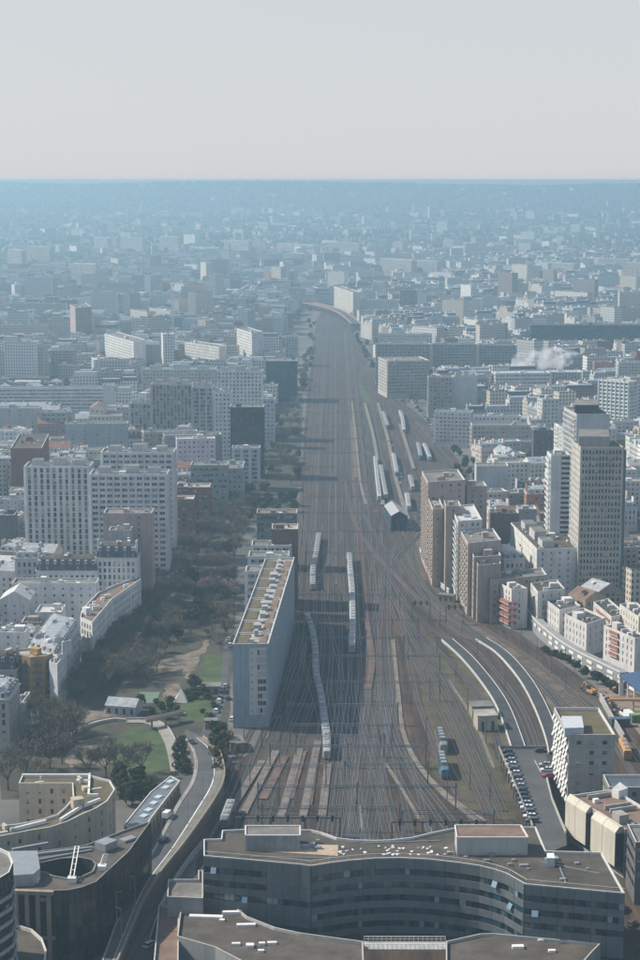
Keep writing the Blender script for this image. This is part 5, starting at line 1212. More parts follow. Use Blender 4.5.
for i in range(14500):
    if i < 2600: y = 900 + 3700 * R6.random() ** .75
    elif i < 8500: y = 4500 + 3300 * R6.random()
    else: y = 7500 + 2300 * R6.random()
    x = R6.uniform(-1, 1) * (.19 * y + 60)
    if y < 4700:
        pt_ = [(x - 3, y - 3), (x + 3, y - 3), (x + 3, y + 3), (x - 3, y + 3)]
        if excluded(pt_) or not free(pt_, 0): continue
    s = 1.0 if y < 4700 else R6.uniform(.9, 1.6)
    gz = ground_h(x, y) - .5; hh = min(R6.uniform(7, 12) * (1 + .3 * (s - 1)), (199.8 - gz) / 1.12)
    clump(trees_far, x, y, gz, R6.uniform(3.2, 5.5) * s, hh, R6, R6.choice((0, 0, 1, 2)))
town.build("distant_town", FARW + FARR, None, "stuff")
trees_far.build("distant_trees", [leafmat("far_bare_crowns", (0.055, 0.047, 0.038), (0.10, 0.082, 0.065)), leafmat("far_green_crowns", (0.022, 0.036, 0.016), (0.05, 0.065, 0.03)), leafmat("far_brown_crowns", (0.07, 0.055, 0.04), (0.11, 0.09, 0.06))], None, "stuff")
# ================================================================== RAILWAY
BEDS = [roofmat("track_bed", (0.016, 0.013, 0.012), (0.042, 0.032, 0.027), .5, .95), roofmat("rusty_track_bed", (0.038, 0.022, 0.015), (0.095, 0.053, 0.036), .4, .95), roofmat("grey_track_bed", (0.024, 0.021, 0.019), (0.06, 0.051, 0.045), .5, .95)]
PATHM = roofmat("cess_gravel", (0.05, 0.036, 0.027), (0.115, 0.083, 0.06), .4, .95)
SLEEP = plain("sleeper", (0.11, 0.095, 0.08), .9, 0, .4, 1.5)
TK = [0]
def track(pts, step=9):
    TK[0] += 1; dz = .0017 * TK[0]
    p = [(q.x, q.y) for q in spline(pts, step)]
    m = MB(); m.ribbon(p, 2.5, .04, .07 + dz)
    near = min(q[1] for q in p) < 730
    o = m.build("railway_track", RND.choices(BEDS, (5, 2, 2))[0], None, "structure")
    if near:
        m = MB(); pv_ = [Vector((*q, 0)) for q in p]; tot = sum((b - a).length for a, b in zip(pv_, pv_[1:])); s = 0.4
        for a, b in zip(pv_, pv_[1:]):
            d = b - a; l = d.length; d.normalize(); nn = Vector((d.y, -d.x, 0)) * 1.25
            while s < l:
                c = a + d * s
                if 470 < c.y < 760:
                    w_ = d * .13; z = .10 + dz
                    A_, B_, C_, D_ = c - nn - w_, c + nn - w_, c + nn + w_, c - nn + w_
                    m.quad((A_.x, A_.y, z), (B_.x, B_.y, z), (C_.x, C_.y, z), (D_.x, D_.y, z)); m.quad((A_.x, A_.y, .05 + dz), (B_.x, B_.y, .05 + dz), (B_.x, B_.y, z), (A_.x, A_.y, z))
                s += .95
            s -= l
        m.build("sleepers", SLEEP, o, "stuff")
    for s in (-.72, .72):
        m = MB(); m.ribbon(p, .12, .08 + dz, .26 + dz, 0, s); m.build("rail", STEEL, o)
    return p
def tpx(*px, step=8): return track([g(x, y) for x, y in px], step)
MAIN = []
endx = [206, 226, 250, 264, 287, 300, 321, 331, 341, 353, 365, 377]
for i in range(12):
    X = lambda Y: -10.5 + 4.0 * i + .0083 * (Y - 1304)
    e = g(endx[i], 828); pts = [(e.x + (e.x - X(700)) * .55, 470), (e.x, e.y)]
    k = e.x - X(640)
    pts += [(X(640) + k * .42 - (2 if i < 5 else 0), 630), (X(720) + k * .04, 715), (X(860), 860), (X(1100), 1100), (X(1500) + math.sin(i) * .8, 1500), (X(1900), 1900), (X(2350), 2350), (X(2700) + 14, 2700), (X(3000) + 45, 3000)]
    MAIN.append(track(pts, 14))
for i in range(11):
    if i % 2 == 0 or i == 5:
        q = [(-8.5 + 4.0 * i + .0083 * (Y - 1304), Y) for Y in range(800 + 40 * (i % 3), 2500, 60)]
        m = MB(); m.ribbon(q, .9 + .3 * (i % 3), 0.05, .30 + .003 * i); structure("cess_path", m, PATHM)
XM = lambda i, Y: -10.5 + 4.0 * i + .0083 * (Y - 1304)
for (i, j, y0, y1) in ((1, 3, 700, 800), (4, 2, 650, 740), (6, 4, 720, 840), (8, 5, 790, 930), (3, 6, 880, 990), (9, 11, 760, 860), (7, 10, 950, 1080), (2, 0, 980, 1080), (11, 8, 1120, 1260), (5, 7, 1240, 1360), (0, 2, 690, 790), (10, 12, 900, 1010)):
    track([(XM(i, y0 - 30), y0 - 30), (XM(i, y0), y0), (XM(j, y1), y1), (XM(j, y1 + 30), y1 + 30)], 10)
for (x0, x1) in ((330, 352), (341, 330), (346, 366), (352, 340), (358, 384), (366, 351), (374, 396), (382, 362), (390, 410), (398, 374), (404, 428), (336, 360), (362, 392), (372, 346)):
    yy = RND.uniform(700, 722); xa = x0 + (335 - x0) * .12
    track([g(xa - (x1 - x0) * .08, yy - 24), g(xa, yy), g((xa + x1) / 2, 768), g(x1, 828), g(x1 + (x1 - xa) * .25, 856)], 7)
tpx((376, 690), (384, 735), (398, 775), (420, 815), (440, 850))
tpx((384, 690), (392, 735), (408, 772), (434, 812), (456, 845))
tpx((382, 640), (386, 690), (397, 738), (415, 772), (446, 812), (468, 842))
tpx((390, 560), (389, 610), (391, 670), (400, 730))
tpx((382, 520), (384, 560), (381, 610), (379, 670), (384, 735))
# right-hand branch
CURV = [tpx(*p) for p in (
    ((404, 470), (409, 520), (418, 556), (438, 592), (478, 624), (528, 657), (576, 696), (612, 740), (650, 800)),
    ((399, 470), (404, 520), (413, 560), (432, 597), (470, 629), (518, 662), (562, 700), (592, 742), (625, 800)),
    ((394, 500), (398, 535), (408, 570), (430, 605), (466, 634), (500, 656), (534, 692), (553, 730), (565, 770)),
    ((386, 530), (394, 565), (412, 597), (440, 622), (470, 645), (498, 675), (520, 705), (534, 735), (542, 765)),
    ((380, 540), (388, 572), (406, 603), (432, 630), (460, 650), (490, 678), (512, 706), (526, 738), (533, 765)),
    ((384, 580), (400, 610), (424, 638), (450, 662), (476, 693), (492, 725), (502, 762)),
    ((388, 600), (402, 635), (420, 672), (440, 712), (462, 760), (486, 815)),
    ((394, 600), (411, 636), (432, 675), (454, 718), (474, 765), (498, 820)),
    ((400, 605), (420, 640), (446, 682), (466, 722), (486, 770), (505, 812)),
    ((398, 590), (405, 640), (415, 690), (430, 735), (452, 785), (478, 830)),
    ((448, 480), (440, 505), (424, 530), (402, 553), (388, 575), (380, 605)),
    ((440, 480), (432, 505), (418, 528), (396, 552), (382, 576), (374, 610)),
    ((345, 480), (352, 515), (368, 545), (392, 572), (420, 600), (444, 622)),
    ((350, 470), (360, 508), (378, 538), (400, 564), (428, 592), (456, 614)),
    ((372, 402), (379, 440), (387, 480), (392, 508)),
    ((384, 402), (394, 440), (403, 480), (412, 515), (410, 540)),
    ((392, 402), (402, 435), (413, 470), (420, 498), (416, 530)),
    ((400, 408), (413, 440), (424, 475), (428, 500), (420, 530)),
    ((392, 394), (412, 415), (430, 442), (448, 470), (454, 490)),
    ((388, 396), (406, 418), (422, 445), (438, 472), (446, 490)),
    ((416, 422), (434, 442), (454, 466), (466, 486)),
    ((362, 395), (368, 430), (374, 470), (378, 505), (384, 535)),
    ((420, 600), (450, 622), (490, 646), (530, 676), (560, 706), (584, 742), (600, 780)))]
tpx((560, 690), (590, 715), (612, 742), (632, 775), (650, 810))
tpx((575, 690), (604, 712), (628, 740), (650, 770))
# ---- trains
STRIPE = plain("blue_stripe", (0.05, 0.10, 0.22), .4); DOORM = plain("train_door", (0.25, 0.26, 0.28), .4)
def carriage(T, p, hd, L, w_, h, body, roofm, glass, nose=0, z0=.35):
    d = Vector((math.cos(hd), math.sin(hd), 0)); n = Vector((-d.y, d.x, 0))
    prof = [(-.5, .75), (-.5, .82), (-.44, .97), (-.25, 1.0), (.25, 1.0), (.44, .97), (.5, .82), (.5, .75)]
    m = MB(); f = MB()
    a, b = -L / 2, L / 2
    def P(s, u, z, k=1.0): q = p + d * s + n * u * w_; return (q.x, q.y, z0 + z * h)
    low = [(-.5, .12), (.5, .12)]
    for s0, s1 in ((a, b),):
        m.quad(P(s0, -.5, .12), P(s1, -.5, .12), P(s1, -.5, .75), P(s0, -.5, .75)); m.quad(P(s1, .5, .12), P(s0, .5, .12), P(s0, .5, .75), P(s1, .5, .75))
        for i in range(7):
            (u0, z0_), (u1, z1_) = prof[i], prof[i + 1]; m.quad(P(s0, u0, z0_), P(s1, u0, z0_), P(s1, u1, z1_), P(s0, u1, z1_), 1)
    for s, fl in ((a, 1), (b, -1)):
        ring = [P(s, *low[0]), P(s, *low[1])] + [P(s, u, z) for u, z in prof[::-1]]
        if nose and s == (a if nose < 0 else b):
            k = len(m.v); ringn = [P(s + nose * 1.8, u * .8, z * .8 + .02) for u, z in low + prof[::-1]]; m.v += ring + ringn; r = len(ring)
            for i in range(r):
                j = (i + 1) % r; q = (k + i, k + j, k + r + j, k + r + i); m.f.append(q if fl < 0 else q[::-1]); m.m.append(0)
            q = tuple(range(k + r, k + 2 * r)); m.f.append(q if fl < 0 else q[::-1]); m.m.append(0)
            f.quad(P(s + nose * 1.35, -.34, .66), P(s + nose * 1.35, .34, .66), P(s + nose * .8, .34, .86), P(s + nose * .8, -.34, .86))
        else:
            k = len(m.v); m.v += ring; q = tuple(range(k, k + len(ring))); m.f.append(q if fl < 0 else q[::-1]); m.m.append(0)
    for u in (-.505, .505):
        A_ = [P(a + .8, u, .45), P(b - .8, u, .45), P(b - .8, u, .66), P(a + .8, u, .66)]; f.quad(*(A_ if u < 0 else A_[::-1]))
    C = m.build("carriage", [body, roofm], T)
    sm__ = MB(); dm = MB()
    for u in (-.508, .508):
        A_ = [P(a + .3, u, .26), P(b - .3, u, .26), P(b - .3, u, .36), P(a + .3, u, .36)]; sm__.quad(*(A_ if u < 0 else A_[::-1]))
        for s in (-.38, .38):
            A_ = [P(s * L - .7, u * 1.004, .16), P(s * L + .7, u * 1.004, .16), P(s * L + .7, u * 1.004, .7), P(s * L - .7, u * 1.004, .7)]; dm.quad(*(A_ if u < 0 else A_[::-1]))
    sm__.build("stripe", STRIPE, C); dm.build("doors", DOORM, C, "stuff")
    f.build("windows", glass, C)
    e = MB()
    for s in (-.3, 0, .3): q = p + d * s * L; e.box((q.x, q.y, z0 + h * .985), (L * .14, w_ * .5, .32), hd)
    e.build("roof_units", GREYM, C, "stuff")
    k_ = MB()
    for s in (-.33, .33): q = p + d * s * L; k_.box((q.x, q.y, .31), (3.2, 2.2, h * .12 + .06), hd)
    k_.build("bogie", DARKM, C)
def train(name, label, px, s0, n, L, body, roofm, group=None, w_=2.9, h=3.9):
    pts = spline([g(x, y) for x, y in px], 4); p, _ = along(pts, s0 + n * L / 2)
    T = thing(name, (p.x, p.y, 0), label, "train", group)
    for k in range(n):
        q, hd = along(pts, s0 + (k + .5) * L); carriage(T, q, hd, L - .7, w_, h, body, roofm, GLASS_D, -1 if k == 0 else 1 if k == n - 1 else 0)
    return T
SILV = plain("silver_train", (0.42, 0.43, 0.43), .4, .3); PALER = plain("pale_train_roof", (0.36, 0.36, 0.35), .6); WHT = plain("white_train", (0.40, 0.41, .41), .45); BLUT = plain("blue_train", (0.08, 0.16, 0.24), .4)
GRYR = plain("grey_train_roof", (0.27, 0.275, 0.275), .6)
train("passenger_train", "long grey train curving along the foot of the apartment slab", ((327, 764), (326, 740), (321, 705), (316, 680), (315, 655), (311, 634), (305, 617), (300, 600)), 5, 9, 22.0, SILV, GRYR)
train("passenger_train", "grey train with pale nose near the far end of the apartment slab", ((313, 592), (313, 575), (316, 560), (319, 540), (322, 522), (323, 505)), 4, 6, 21, SILV, GRYR)
train("double_deck_train", "white roofed double deck train on the middle tracks", ((352, 656), (352.5, 630), (352, 600), (350, 575), (349, 556), (348, 540)), 4, 9, 21.0, SILV, WHT, h=4.6)
for (lab, px, n, b, r) in (("row of white carriages along the pale depot platform", ((379.5, 502), (377, 480), (374, 450), (371, 425)), 7, WHT, WHT), ("short blue and white train between the pale depot platforms", ((397, 478), (394, 462), (390, 440), (387, 420)), 4, BLUT, WHT), ("white train beside the dark depot hall", ((409, 512), (406, 496), (401, 478), (397, 468)), 2, WHT, WHT), ("grey train two tracks inside the pale depot platform", ((386, 500), (382, 478), (377, 448), (372, 420)), 5, SILV, GRYR), ("grey and blue train at the far ends of the depot platforms", ((388, 430), (382, 412), (378, 402)), 4, BLUT, GRYR), ("pale grey train before the freight yard street", ((430, 462), (424, 448), (417, 436)), 3, SILV, WHT), ("short grey train behind the dark depot hall", ((413, 492), (408, 474), (402, 455)), 2, SILV, GRYR), ("pale train heading the curve of the depot yard", ((404, 434), (402, 420), (396, 408), (389, 400)), 5, WHT, WHT), ("dark train on the outermost depot track", ((421, 461), (418, 448), (414, 435)), 3, BLUT, GRYR)):
    train("stabled_train", lab, px, 3, n, 23 if n > 4 else 21, b, r, "trains stabled in the depot yard")
for (lab, px) in (("white and black locomotive standing in the yard, further one of the pair", ((445, 760), (441, 745), (436, 730))), ("blue nosed locomotive standing in the yard, nearer one of the pair", ((446, 786), (442, 768), (437, 750)))):
    pts = spline([g(x, y) for x, y in px], 3); q, hd = along(pts, 16); T = thing("locomotive", (q.x, q.y, 0), lab, "locomotive", "locomotives parked in the yard")
    carriage(T, q, hd, 17, 3.0, 4.1, BLUT if "blue" in lab else GREYM, DARKM, GLASS_D, -1)
    m = MB(); d = Vector((math.cos(hd), math.sin(hd), 0))
    for s in (-5, -1.5, 2, 5.5): c = q + d * s; m.box((c.x, c.y, 4.4), (2.2, 1.8, .6), hd)
    m.build("roof_equipment", GREYM, T)
for (lab, px, n) in (("grey train end under the far corner of the dark lane", ((224, 830), (231, 812), (238, 798)), 1),):
    train("parked_train", lab, px, 1, n, 16, plain("dull_train", (0.12, 0.13, 0.135), .6), GRYR)
# ---- overhead line gantries
GAN = [(283, 400, 594), (300, 418, 619), (286, 404, 637), (288, 440, 655), (285, 440, 681), (287, 398, 704), (290, 392, 724), (296, 384, 735), (270, 426, 745), (345, 428, 763), (240, 326, 764), (258, 456, 785), (262, 400, 806), (402, 494, 812), (298, 372, 574), (306, 388, 552), (302, 384, 531), (303, 380, 512), (303, 372, 496), (303, 372, 481), (304, 368, 466), (305, 366, 452), (306, 364, 438), (307, 364, 425), (308, 362, 412), (310, 360, 398)]
GAN.sort(key=lambda q: -q[2])
GAM = plain("gantry_steel", (0.16, 0.18, 0.19), .5, .4)
def gantry(x0, x1, y, label, HT=8.0):
    a, b = g(x0, y, HT), g(x1, y, HT); T = thing("overhead_gantry", ((a.x + b.x) / 2, a.y, 0), label, "gantry", "overhead line gantries across the tracks")
    n = max(2, int((b.x - a.x) / 26) + 1)
    m = MB()
    for dz in (0, .75): m.bar((a.x - .5, a.y, HT - .75 + dz), (b.x + .5, a.y, HT - .75 + dz), .28, .16)
    k = int((b.x - a.x) / 1.6)
    for i in range(k): m.bar((a.x + i * 1.6, a.y, HT - .75 + .8 * (i % 2)), (a.x + (i + 1) * 1.6, a.y, HT - .75 + .8 * ((i + 1) % 2)), .1, .09)
    m.build("beam", GAM, T)
    for i in range(n):
        x = a.x + (b.x - a.x) * i / (n - 1); m = MB(); m.box((x, a.y, 0), (.4, .4, HT + .9)); m.build("post", GAM, T)
    m = MB()
    x = a.x + 1.5
    while x < b.x: m.bar((x, a.y, HT - 2.0), (x + .09, a.y, HT - .75), .1, 1.2) if False else m.box((x, a.y, HT - 2.0), (.1, .1, 1.3)); m.bar((x, a.y - .05, HT - 1.9), (x + 1.2, a.y - .05, HT - 1.9), .07, .07); x += 4
    m.build("drop_arms", GAM, T, "stuff")
    return T
for i, (x0, x1, y) in enumerate(GAN): gantry(x0, x1, y, ("%soverhead line gantry across the tracks, counted from the curved office roof" % ORD[i]) if i < 15 else "thin overhead gantry across the hazy main tracks far beyond the apartment slab")
# dark signal gantries by the station and at the bend
def signal_gantry(x0, x1, y, HT, nsig, label, white=()):
    a, b = g(x0, y, HT), g(x1, y, HT); T = thing("signal_gantry", ((a.x + b.x) / 2, a.y, 0), label, "signal gantry")
    m = MB(); m.bar(a, b, .9, .3); m.bar((a.x, a.y, HT + .9), (b.x, b.y, HT + .9), .08, .08); m.build("walkway", DARKM, T)
    for k in range(nsig):
        p = a + (b - a) * (k + .5) / nsig; m = MB(); m.box((p.x, p.y - .7, HT - .9), (.8, .4, 1.9)); m.box((p.x, p.y - .98, HT + .8), (1.0, .06, .3)); m.build("signal", DARKM, T)
    for i in range(max(2, nsig // 2 + 1)):
        p = a + (b - a) * i / max(1, nsig // 2); m = MB(); m.box((p.x, p.y, 0), (.45, .45, HT)); m.build("post", GAM, T)
    for x in white:
        p = g(x, y, HT); m = MB(); m.box((p.x, p.y + .1, 0), (1.2, .9, HT - .05)); m.build("pillar", plain("white_pillar", (0.6, 0.59, 0.56)), T)
signal_gantry(236, 340, 818, 6, 7, "dark signal gantry over the platforms left of the white pillars")
signal_gantry(392, 484, 822, 6.5, 6, "dark signal gantry on two white pillars beside the curved office", (404, 434))
signal_gantry(412, 430, 603, 8, 3, "small dark signal bridge at the bend, nearer the middle tracks")
signal_gantry(446, 464, 607, 8, 3, "small dark signal bridge at the bend, nearer the tan stepped block")
# masts along the curve
mi_ = 0
def mast(x, y, h, label, arm=3.0):
    p = g(x, y); T = thing("catenary_mast", (p.x, p.y, 0), label, "mast", "overhead line masts beside the curved tracks")
    m = MB(); m.box((p.x, p.y, 0), (.32, .32, h), 0, 0, .7); m.build("post", GAM, T)
    m = MB(); m.bar((p.x, p.y, h - 1.4), (p.x - arm, p.y, h - 1.0), .1, .1); m.bar((p.x, p.y, h - .3), (p.x - arm, p.y, h - .95), .07, .07); m.build("arm", GAM, T)
for x, y in ((432, 575), (448, 592), (470, 611), (503, 632), (521, 646), (537, 660), (551, 674), (566, 690), (420, 640), (437, 657), (456, 684), (468, 712), (486, 744), (477, 662), (505, 690), (408, 660), (412, 705), (426, 742), (400, 608), (414, 560), (404, 534), (440, 628), (462, 640), (490, 800), (447, 800), (470, 790), (430, 700), (280, 765), (281, 740), (250, 790), (244, 746), (262, 748), (279, 805)):
    mast(x, y, 9.5, "slim overhead line mast beside the curved tracks or the platform ends")
# contact wires over the main tracks
WIRE = plain("copper_wire", (0.10, 0.10, 0.10), .6)
m = MB()
for p in MAIN + CURV[:10]:
    q = [Vector((a, b, 0)) for a, b in p if 500 < b < 1100]
    for a, b in zip(q, q[1:]): m.bar((a.x, a.y, 5.9), (b.x, b.y, 5.9), .05, .05); m.bar((a.x, a.y, 6.9), (b.x, b.y, 6.9), .04, .04)
m.build("contact_wire", WIRE, None, "stuff")
# depot hall
f, h = front(391, 407.5, 516, 531, 34); dh = bld("depot_hall", "dark blue depot hall with a grey roof at the end of the stabling yard", "hall", [f[0], f[1], f[2] + Vector((-3, 0, 0)), f[3] + Vector((-3, 0, 0))], h, (0.04, 0.06, 0.085), "blank", GREYM and plain("hall_roof", (0.30, 0.31, 0.32), .6), kind='gable', clutter=3)
# ================================================================== TREES
R7 = random.Random(17)
BARK = plain("bark", (0.06, 0.05, 0.042), .9)
def bare_tree(name, mat, seed, H=10.0, nt_=820, wd=.075):
    r = random.Random(seed); T = thing(name, (0, 0, 0)); m = MB(); tw = MB()
    m.tube((0, 0, 0), (0, 0, H * .3), .24, .17, 6); tips = []
    for k in range(8):
        a = 2 * PI * k / 8 + r.uniform(-.3, .3); e = r.uniform(.5, 1.2); L_ = H * r.uniform(.3, .45)
        s = Vector((0, 0, H * r.uniform(.22, .32))); d = Vector((math.cos(a) * math.cos(e), math.sin(a) * math.cos(e), math.sin(e))); q = s + d * L_
        m.tube(s, q, .12, .06, 5)
        for j in range(4):
            d2 = (d + Vector((r.uniform(-.8, .8), r.uniform(-.8, .8), r.uniform(-.1, .7)))).normalized(); q2 = q + d2 * H * r.uniform(.14, .26); m.tube(s.lerp(q, r.uniform(.6, 1)), q2, .055, .025, 4); tips.append((q2, d2)); tips.append((q.lerp(q2, .5), d2))
    for i in range(nt_):
        p, d = r.choice(tips); d2 = (d * .7 + Vector((r.gauss(0, .6), r.gauss(0, .6), r.gauss(.25, .5)))).normalized(); p = p + Vector((r.gauss(0, .5), r.gauss(0, .5), r.gauss(0, .45)))
        q = p + d2 * r.uniform(.7, 1.7); s = d2.cross(Vector((r.uniform(-1, 1), r.uniform(-1, 1), r.uniform(-1, 1)))).normalized() * wd
        tw.tri(tuple(p - s), tuple(p + s), tuple(q))
    m.build("trunk", BARK, T); tw.build("crown", mat, T); return T
def leafy_tree(name, mat, seed, H=8.0, W=6.0, n=900, ls=.4, trunk=.25, squash=1.0):
    r = random.Random(seed); T = thing(name, (0, 0, 0)); m = MB(); lf = MB()
    m.tube((0, 0, 0), (0, 0, H * .55), .2, .1, 6)
    cl = [(Vector((r.gauss(0, W * .2), r.gauss(0, W * .2), H * trunk + (H * (1 - trunk)) * r.uniform(.2, .85))), r.uniform(.16, .3) * W) for k in range(14)]
    for c, _ in cl[:7]: m.tube((0, 0, H * trunk), tuple(c), .08, .04, 4)
    for i in range(n):
        c, rad = r.choice(cl); v = Vector((r.gauss(0, 1), r.gauss(0, 1), r.gauss(0, 1))).normalized(); p = c + v * rad * r.uniform(.65, 1.05)
        u = v.cross(Vector((r.uniform(-1, 1), r.uniform(-1, 1), r.uniform(-1, 1)))).normalized(); w_ = (v + Vector((r.gauss(0, .5), r.gauss(0, .5), r.gauss(0, .5)))).normalized().cross(u).normalized(); s = ls * r.uniform(.6, 1.2)
        lf.quad(tuple(p - u * s - w_ * s * .6), tuple(p + u * s - w_ * s * .6), tuple(p + u * s * .7 + w_ * s), tuple(p - u * s * .7 + w_ * s))
    m.build("trunk", BARK, T); lf.build("crown", mat, T); return T
TWIG = leafmat("bare_twigs", (0.085, 0.078, 0.062), (0.19, 0.172, 0.14)); PINKT = leafmat("blossom", (0.20, 0.115, 0.13), (0.34, 0.22, 0.24)); GRN = leafmat("evergreen_leaves", (0.018, 0.032, 0.014), (0.05, 0.07, 0.026)); OLV = leafmat("olive_leaves", (0.05, 0.045, 0.016), (0.12, 0.10, 0.035)); LGR = leafmat("young_leaves", (0.05, 0.07, 0.025), (0.10, 0.13, 0.045))
PROT = dict(bare=[bare_tree("bare_tree", TWIG, s) for s in (1, 2, 3, 4, 5)], pink=[bare_tree("blossom_tree", PINKT, s, 8.5, 1300, .13) for s in (11, 12)], green=[leafy_tree("evergreen_tree", GRN, s) for s in (21, 22, 23)], olive=[leafy_tree("round_tree", OLV, s, 6.5, 5.6, 900, .34, .12) for s in (31, 32)], young=[leafy_tree("green_tree", LGR, s, 8, 5.5, 520, .3) for s in (41, 42)],
            bush=[leafy_tree("bush", GRN, s, 2.6, 3.4, 420, .26, .02) for s in (51, 52)])
USED = {}
NTREE = [0]
def plant(kind, x, y, s, label, group, world=False):
    k = R7.randrange(len(PROT[kind])); pr = PROT[kind][k]; p = Vector((x, y, 0)) if world else g(x, y); NTREE[0] += 1
    cat = "bush" if kind == "bush" else "tree"
    if (kind, k) not in USED:
        USED[kind, k] = 1; pr.location = p; pr.rotation_euler = (0, 0, R7.uniform(0, 6)); pr.scale = (s,) * 3; T = pr
    else: T = copy_tree(pr, p, R7.uniform(0, 6), s)
    tag(T, label, cat, group); return T
BIG = [(50, 768, "big bare tree left of the round lawn, forked low"), (62, 764, "big bare tree at the edge of the sandy square, second from the corner house"), (38, 752, "broad bare tree in front of the ochre orange building"), (124, 782, "biggest bare tree on the round lawn beside the stone apartment building"), (141, 776, "thin bare tree on the round lawn near the paved walk"), (26, 772, "bare tree by the grey street beside the corner house"), (106, 778, "bare tree between the sandy square and the big lawn tree"), (8, 790, "bare tree behind the cream gable"), (52, 727, "wide bare tree before the ochre orange building, nearer the street"), (88, 778, "bare tree behind the planted roof"), (34, 785, "bare tree rising over the cream gable")]
for x, y, lab in BIG: plant("bare", x, y, R7.uniform(1.15, 1.5), lab, "big bare trees round the lawn")
for k in range(48):
    f = k / 47
    for (x0, y0, x1, y1, s) in ((82, 692, 221, 505, 0), (104, 690, 232, 508, 1)):
        x, y = x0 + (x1 - x0) * f ** .8, y0 + (y1 - y0) * f ** .8
        plant("bare", x + R7.uniform(-2, 2), y + R7.uniform(-2, 2), R7.uniform(.85, 1.2), "bare brown tree in the rows lining the avenue", "bare trees lining the avenue")
ps = ccw([tuple(g(x, y))[:2] for x, y in [(238, 546), (226, 650), (200, 655), (150, 655), (118, 690), (128, 660), (160, 620), (190, 580), (215, 530), (236, 512), (262, 512)]])
bx = [p[0] for p in ps]; by = [p[1] for p in ps]; k = 0
while k < 76:
    x, y = R7.uniform(min(bx), max(bx)), R7.uniform(min(by), max(by))
    if inpoly(x, y, ps):
        k += 1; kind = R7.choices(("bare", "green", "young"), (9, 1, .6))[0]
        plant(kind, x, y, R7.uniform(.75, 1.15), {"bare": "bare brown tree in the park between avenue and slab", "green": "dark evergreen tree in the park between avenue and slab", "young": "fresh green tree in the park between avenue and slab"}[kind], "trees of the long park", True)
for k in range(30):
    f = k / 29; plant("bare", 72 + 100 * f + R7.uniform(-3, 3), 702 - 112 * f + R7.uniform(-2, 2), R7.uniform(.9, 1.2), "bare brown tree close to the long white facade of the wedge building", "bare trees lining the avenue")
for k in range(20): plant("bare", R7.uniform(112, 160), R7.uniform(655, 690), R7.uniform(.8, 1.1), "bare brown tree round the sandy play ground", "trees of the long park")
for k in range(9): plant("bare", R7.uniform(32, 80), R7.uniform(722, 748), R7.uniform(1.1, 1.4), "wide bare tree in the clump before the ochre orange building", "bare trees before the ochre building")
for k in range(9): plant("pink", R7.uniform(203, 229), R7.uniform(583, 601), R7.uniform(.9, 1.15), "pinkish blossoming tree in the clump beside the slab's far end", "pink blossoming trees")
for k in range(58):
    f = R7.random(); y = 520 - 140 * f; xl = 222 + (292 - 222) * f; xr = 296 + (304 - 296) * f
    plant("bare" if R7.random() < .8 else "green", R7.uniform(xl, xr), y, R7.uniform(.8, 1.2), "bare or dark tree in the wooded strip left of the main tracks", "trees of the wooded strip")
for k in range(30):
    f = R7.random(); plant('green' if f < .6 else 'young', R7.uniform(226 + 50 * f, 297 + 3 * f), 516 - 100 * f, R7.uniform(.7, 1.1), 'dark leafy tree among the bare trees of the wooded strip', 'trees of the wooded strip')
for k in range(26):
    f = R7.random(); y = 392 - 70 * f; plant("green" if R7.random() < .6 else "bare", R7.uniform(-3, 5) + 303 + 9 * f, y, R7.uniform(.8, 1.2), "dark tree on the bank of the hazy main tracks", "trees on the far railway bank")
for k in range(18): plant("bare", R7.uniform(404, 455), R7.uniform(388, 412), R7.uniform(.8, 1.1), "bare tree in the brown clump above the freight yard", "trees above the freight yard")
for k in range(18): plant("green", R7.uniform(452, 482), R7.uniform(452, 492), R7.uniform(.6, 1.0), "dark green tree on the bank behind the pinkish towers", "trees behind the pinkish towers")
for i, (x, y) in enumerate(((218, 744), (216, 752), (221, 758), (216, 764), (221, 771), (216, 779), (223, 781), (224, 748))):
    plant("olive" if i > 1 else "green", x, y, R7.uniform(.8, 1.05), "rounded olive tree in the tight row between road and tracks", "rounded trees beside the road")
for k in range(16): plant("green", R7.uniform(118, 152), R7.uniform(782, 806), R7.uniform(.6, .95), "dark evergreen in the thicket behind the long grey shed", "evergreens behind the shed")
for k in range(30):
    f = k / 29; x, y = 548 + 72 * f, 652 + 40 * f - 5 * math.sin(PI * f) + R7.uniform(0, 2.0)
    plant("bush", x - 2, y, R7.uniform(.7, 1.3), "low green bush on the bank below the grey podium", "bushes below the podium")
for x, y, lab in ((597, 684, "tall dark bush against the grey podium beside the yellow excavator"), (575, 671, "round dark bush against the middle of the podium"), (585, 678, "dark bush left of the last red balcony block")): plant("green", x, y, .6, lab, "bushes below the podium")
for k in range(34):
    x, y = R7.choice(((R7.uniform(186, 206), R7.uniform(684, 700)), (R7.uniform(130, 182), R7.uniform(700, 722)), (R7.uniform(196, 222), R7.uniform(686, 730)), (R7.uniform(176, 186), R7.uniform(738, 775))))
    plant("bush", x, y, R7.uniform(.6, 1.3), "low evergreen bush between the lawns and the paved walk", "bushes of the small park")
for x, y, lab in ((197, 692, "domed dark shrub beside the white tent"), (140, 707, "dark hedge clump behind the white pavilion"), (203, 697, "larger dark shrub between the two lawns")): plant("green", x, y, .62, lab, "bushes of the small park")
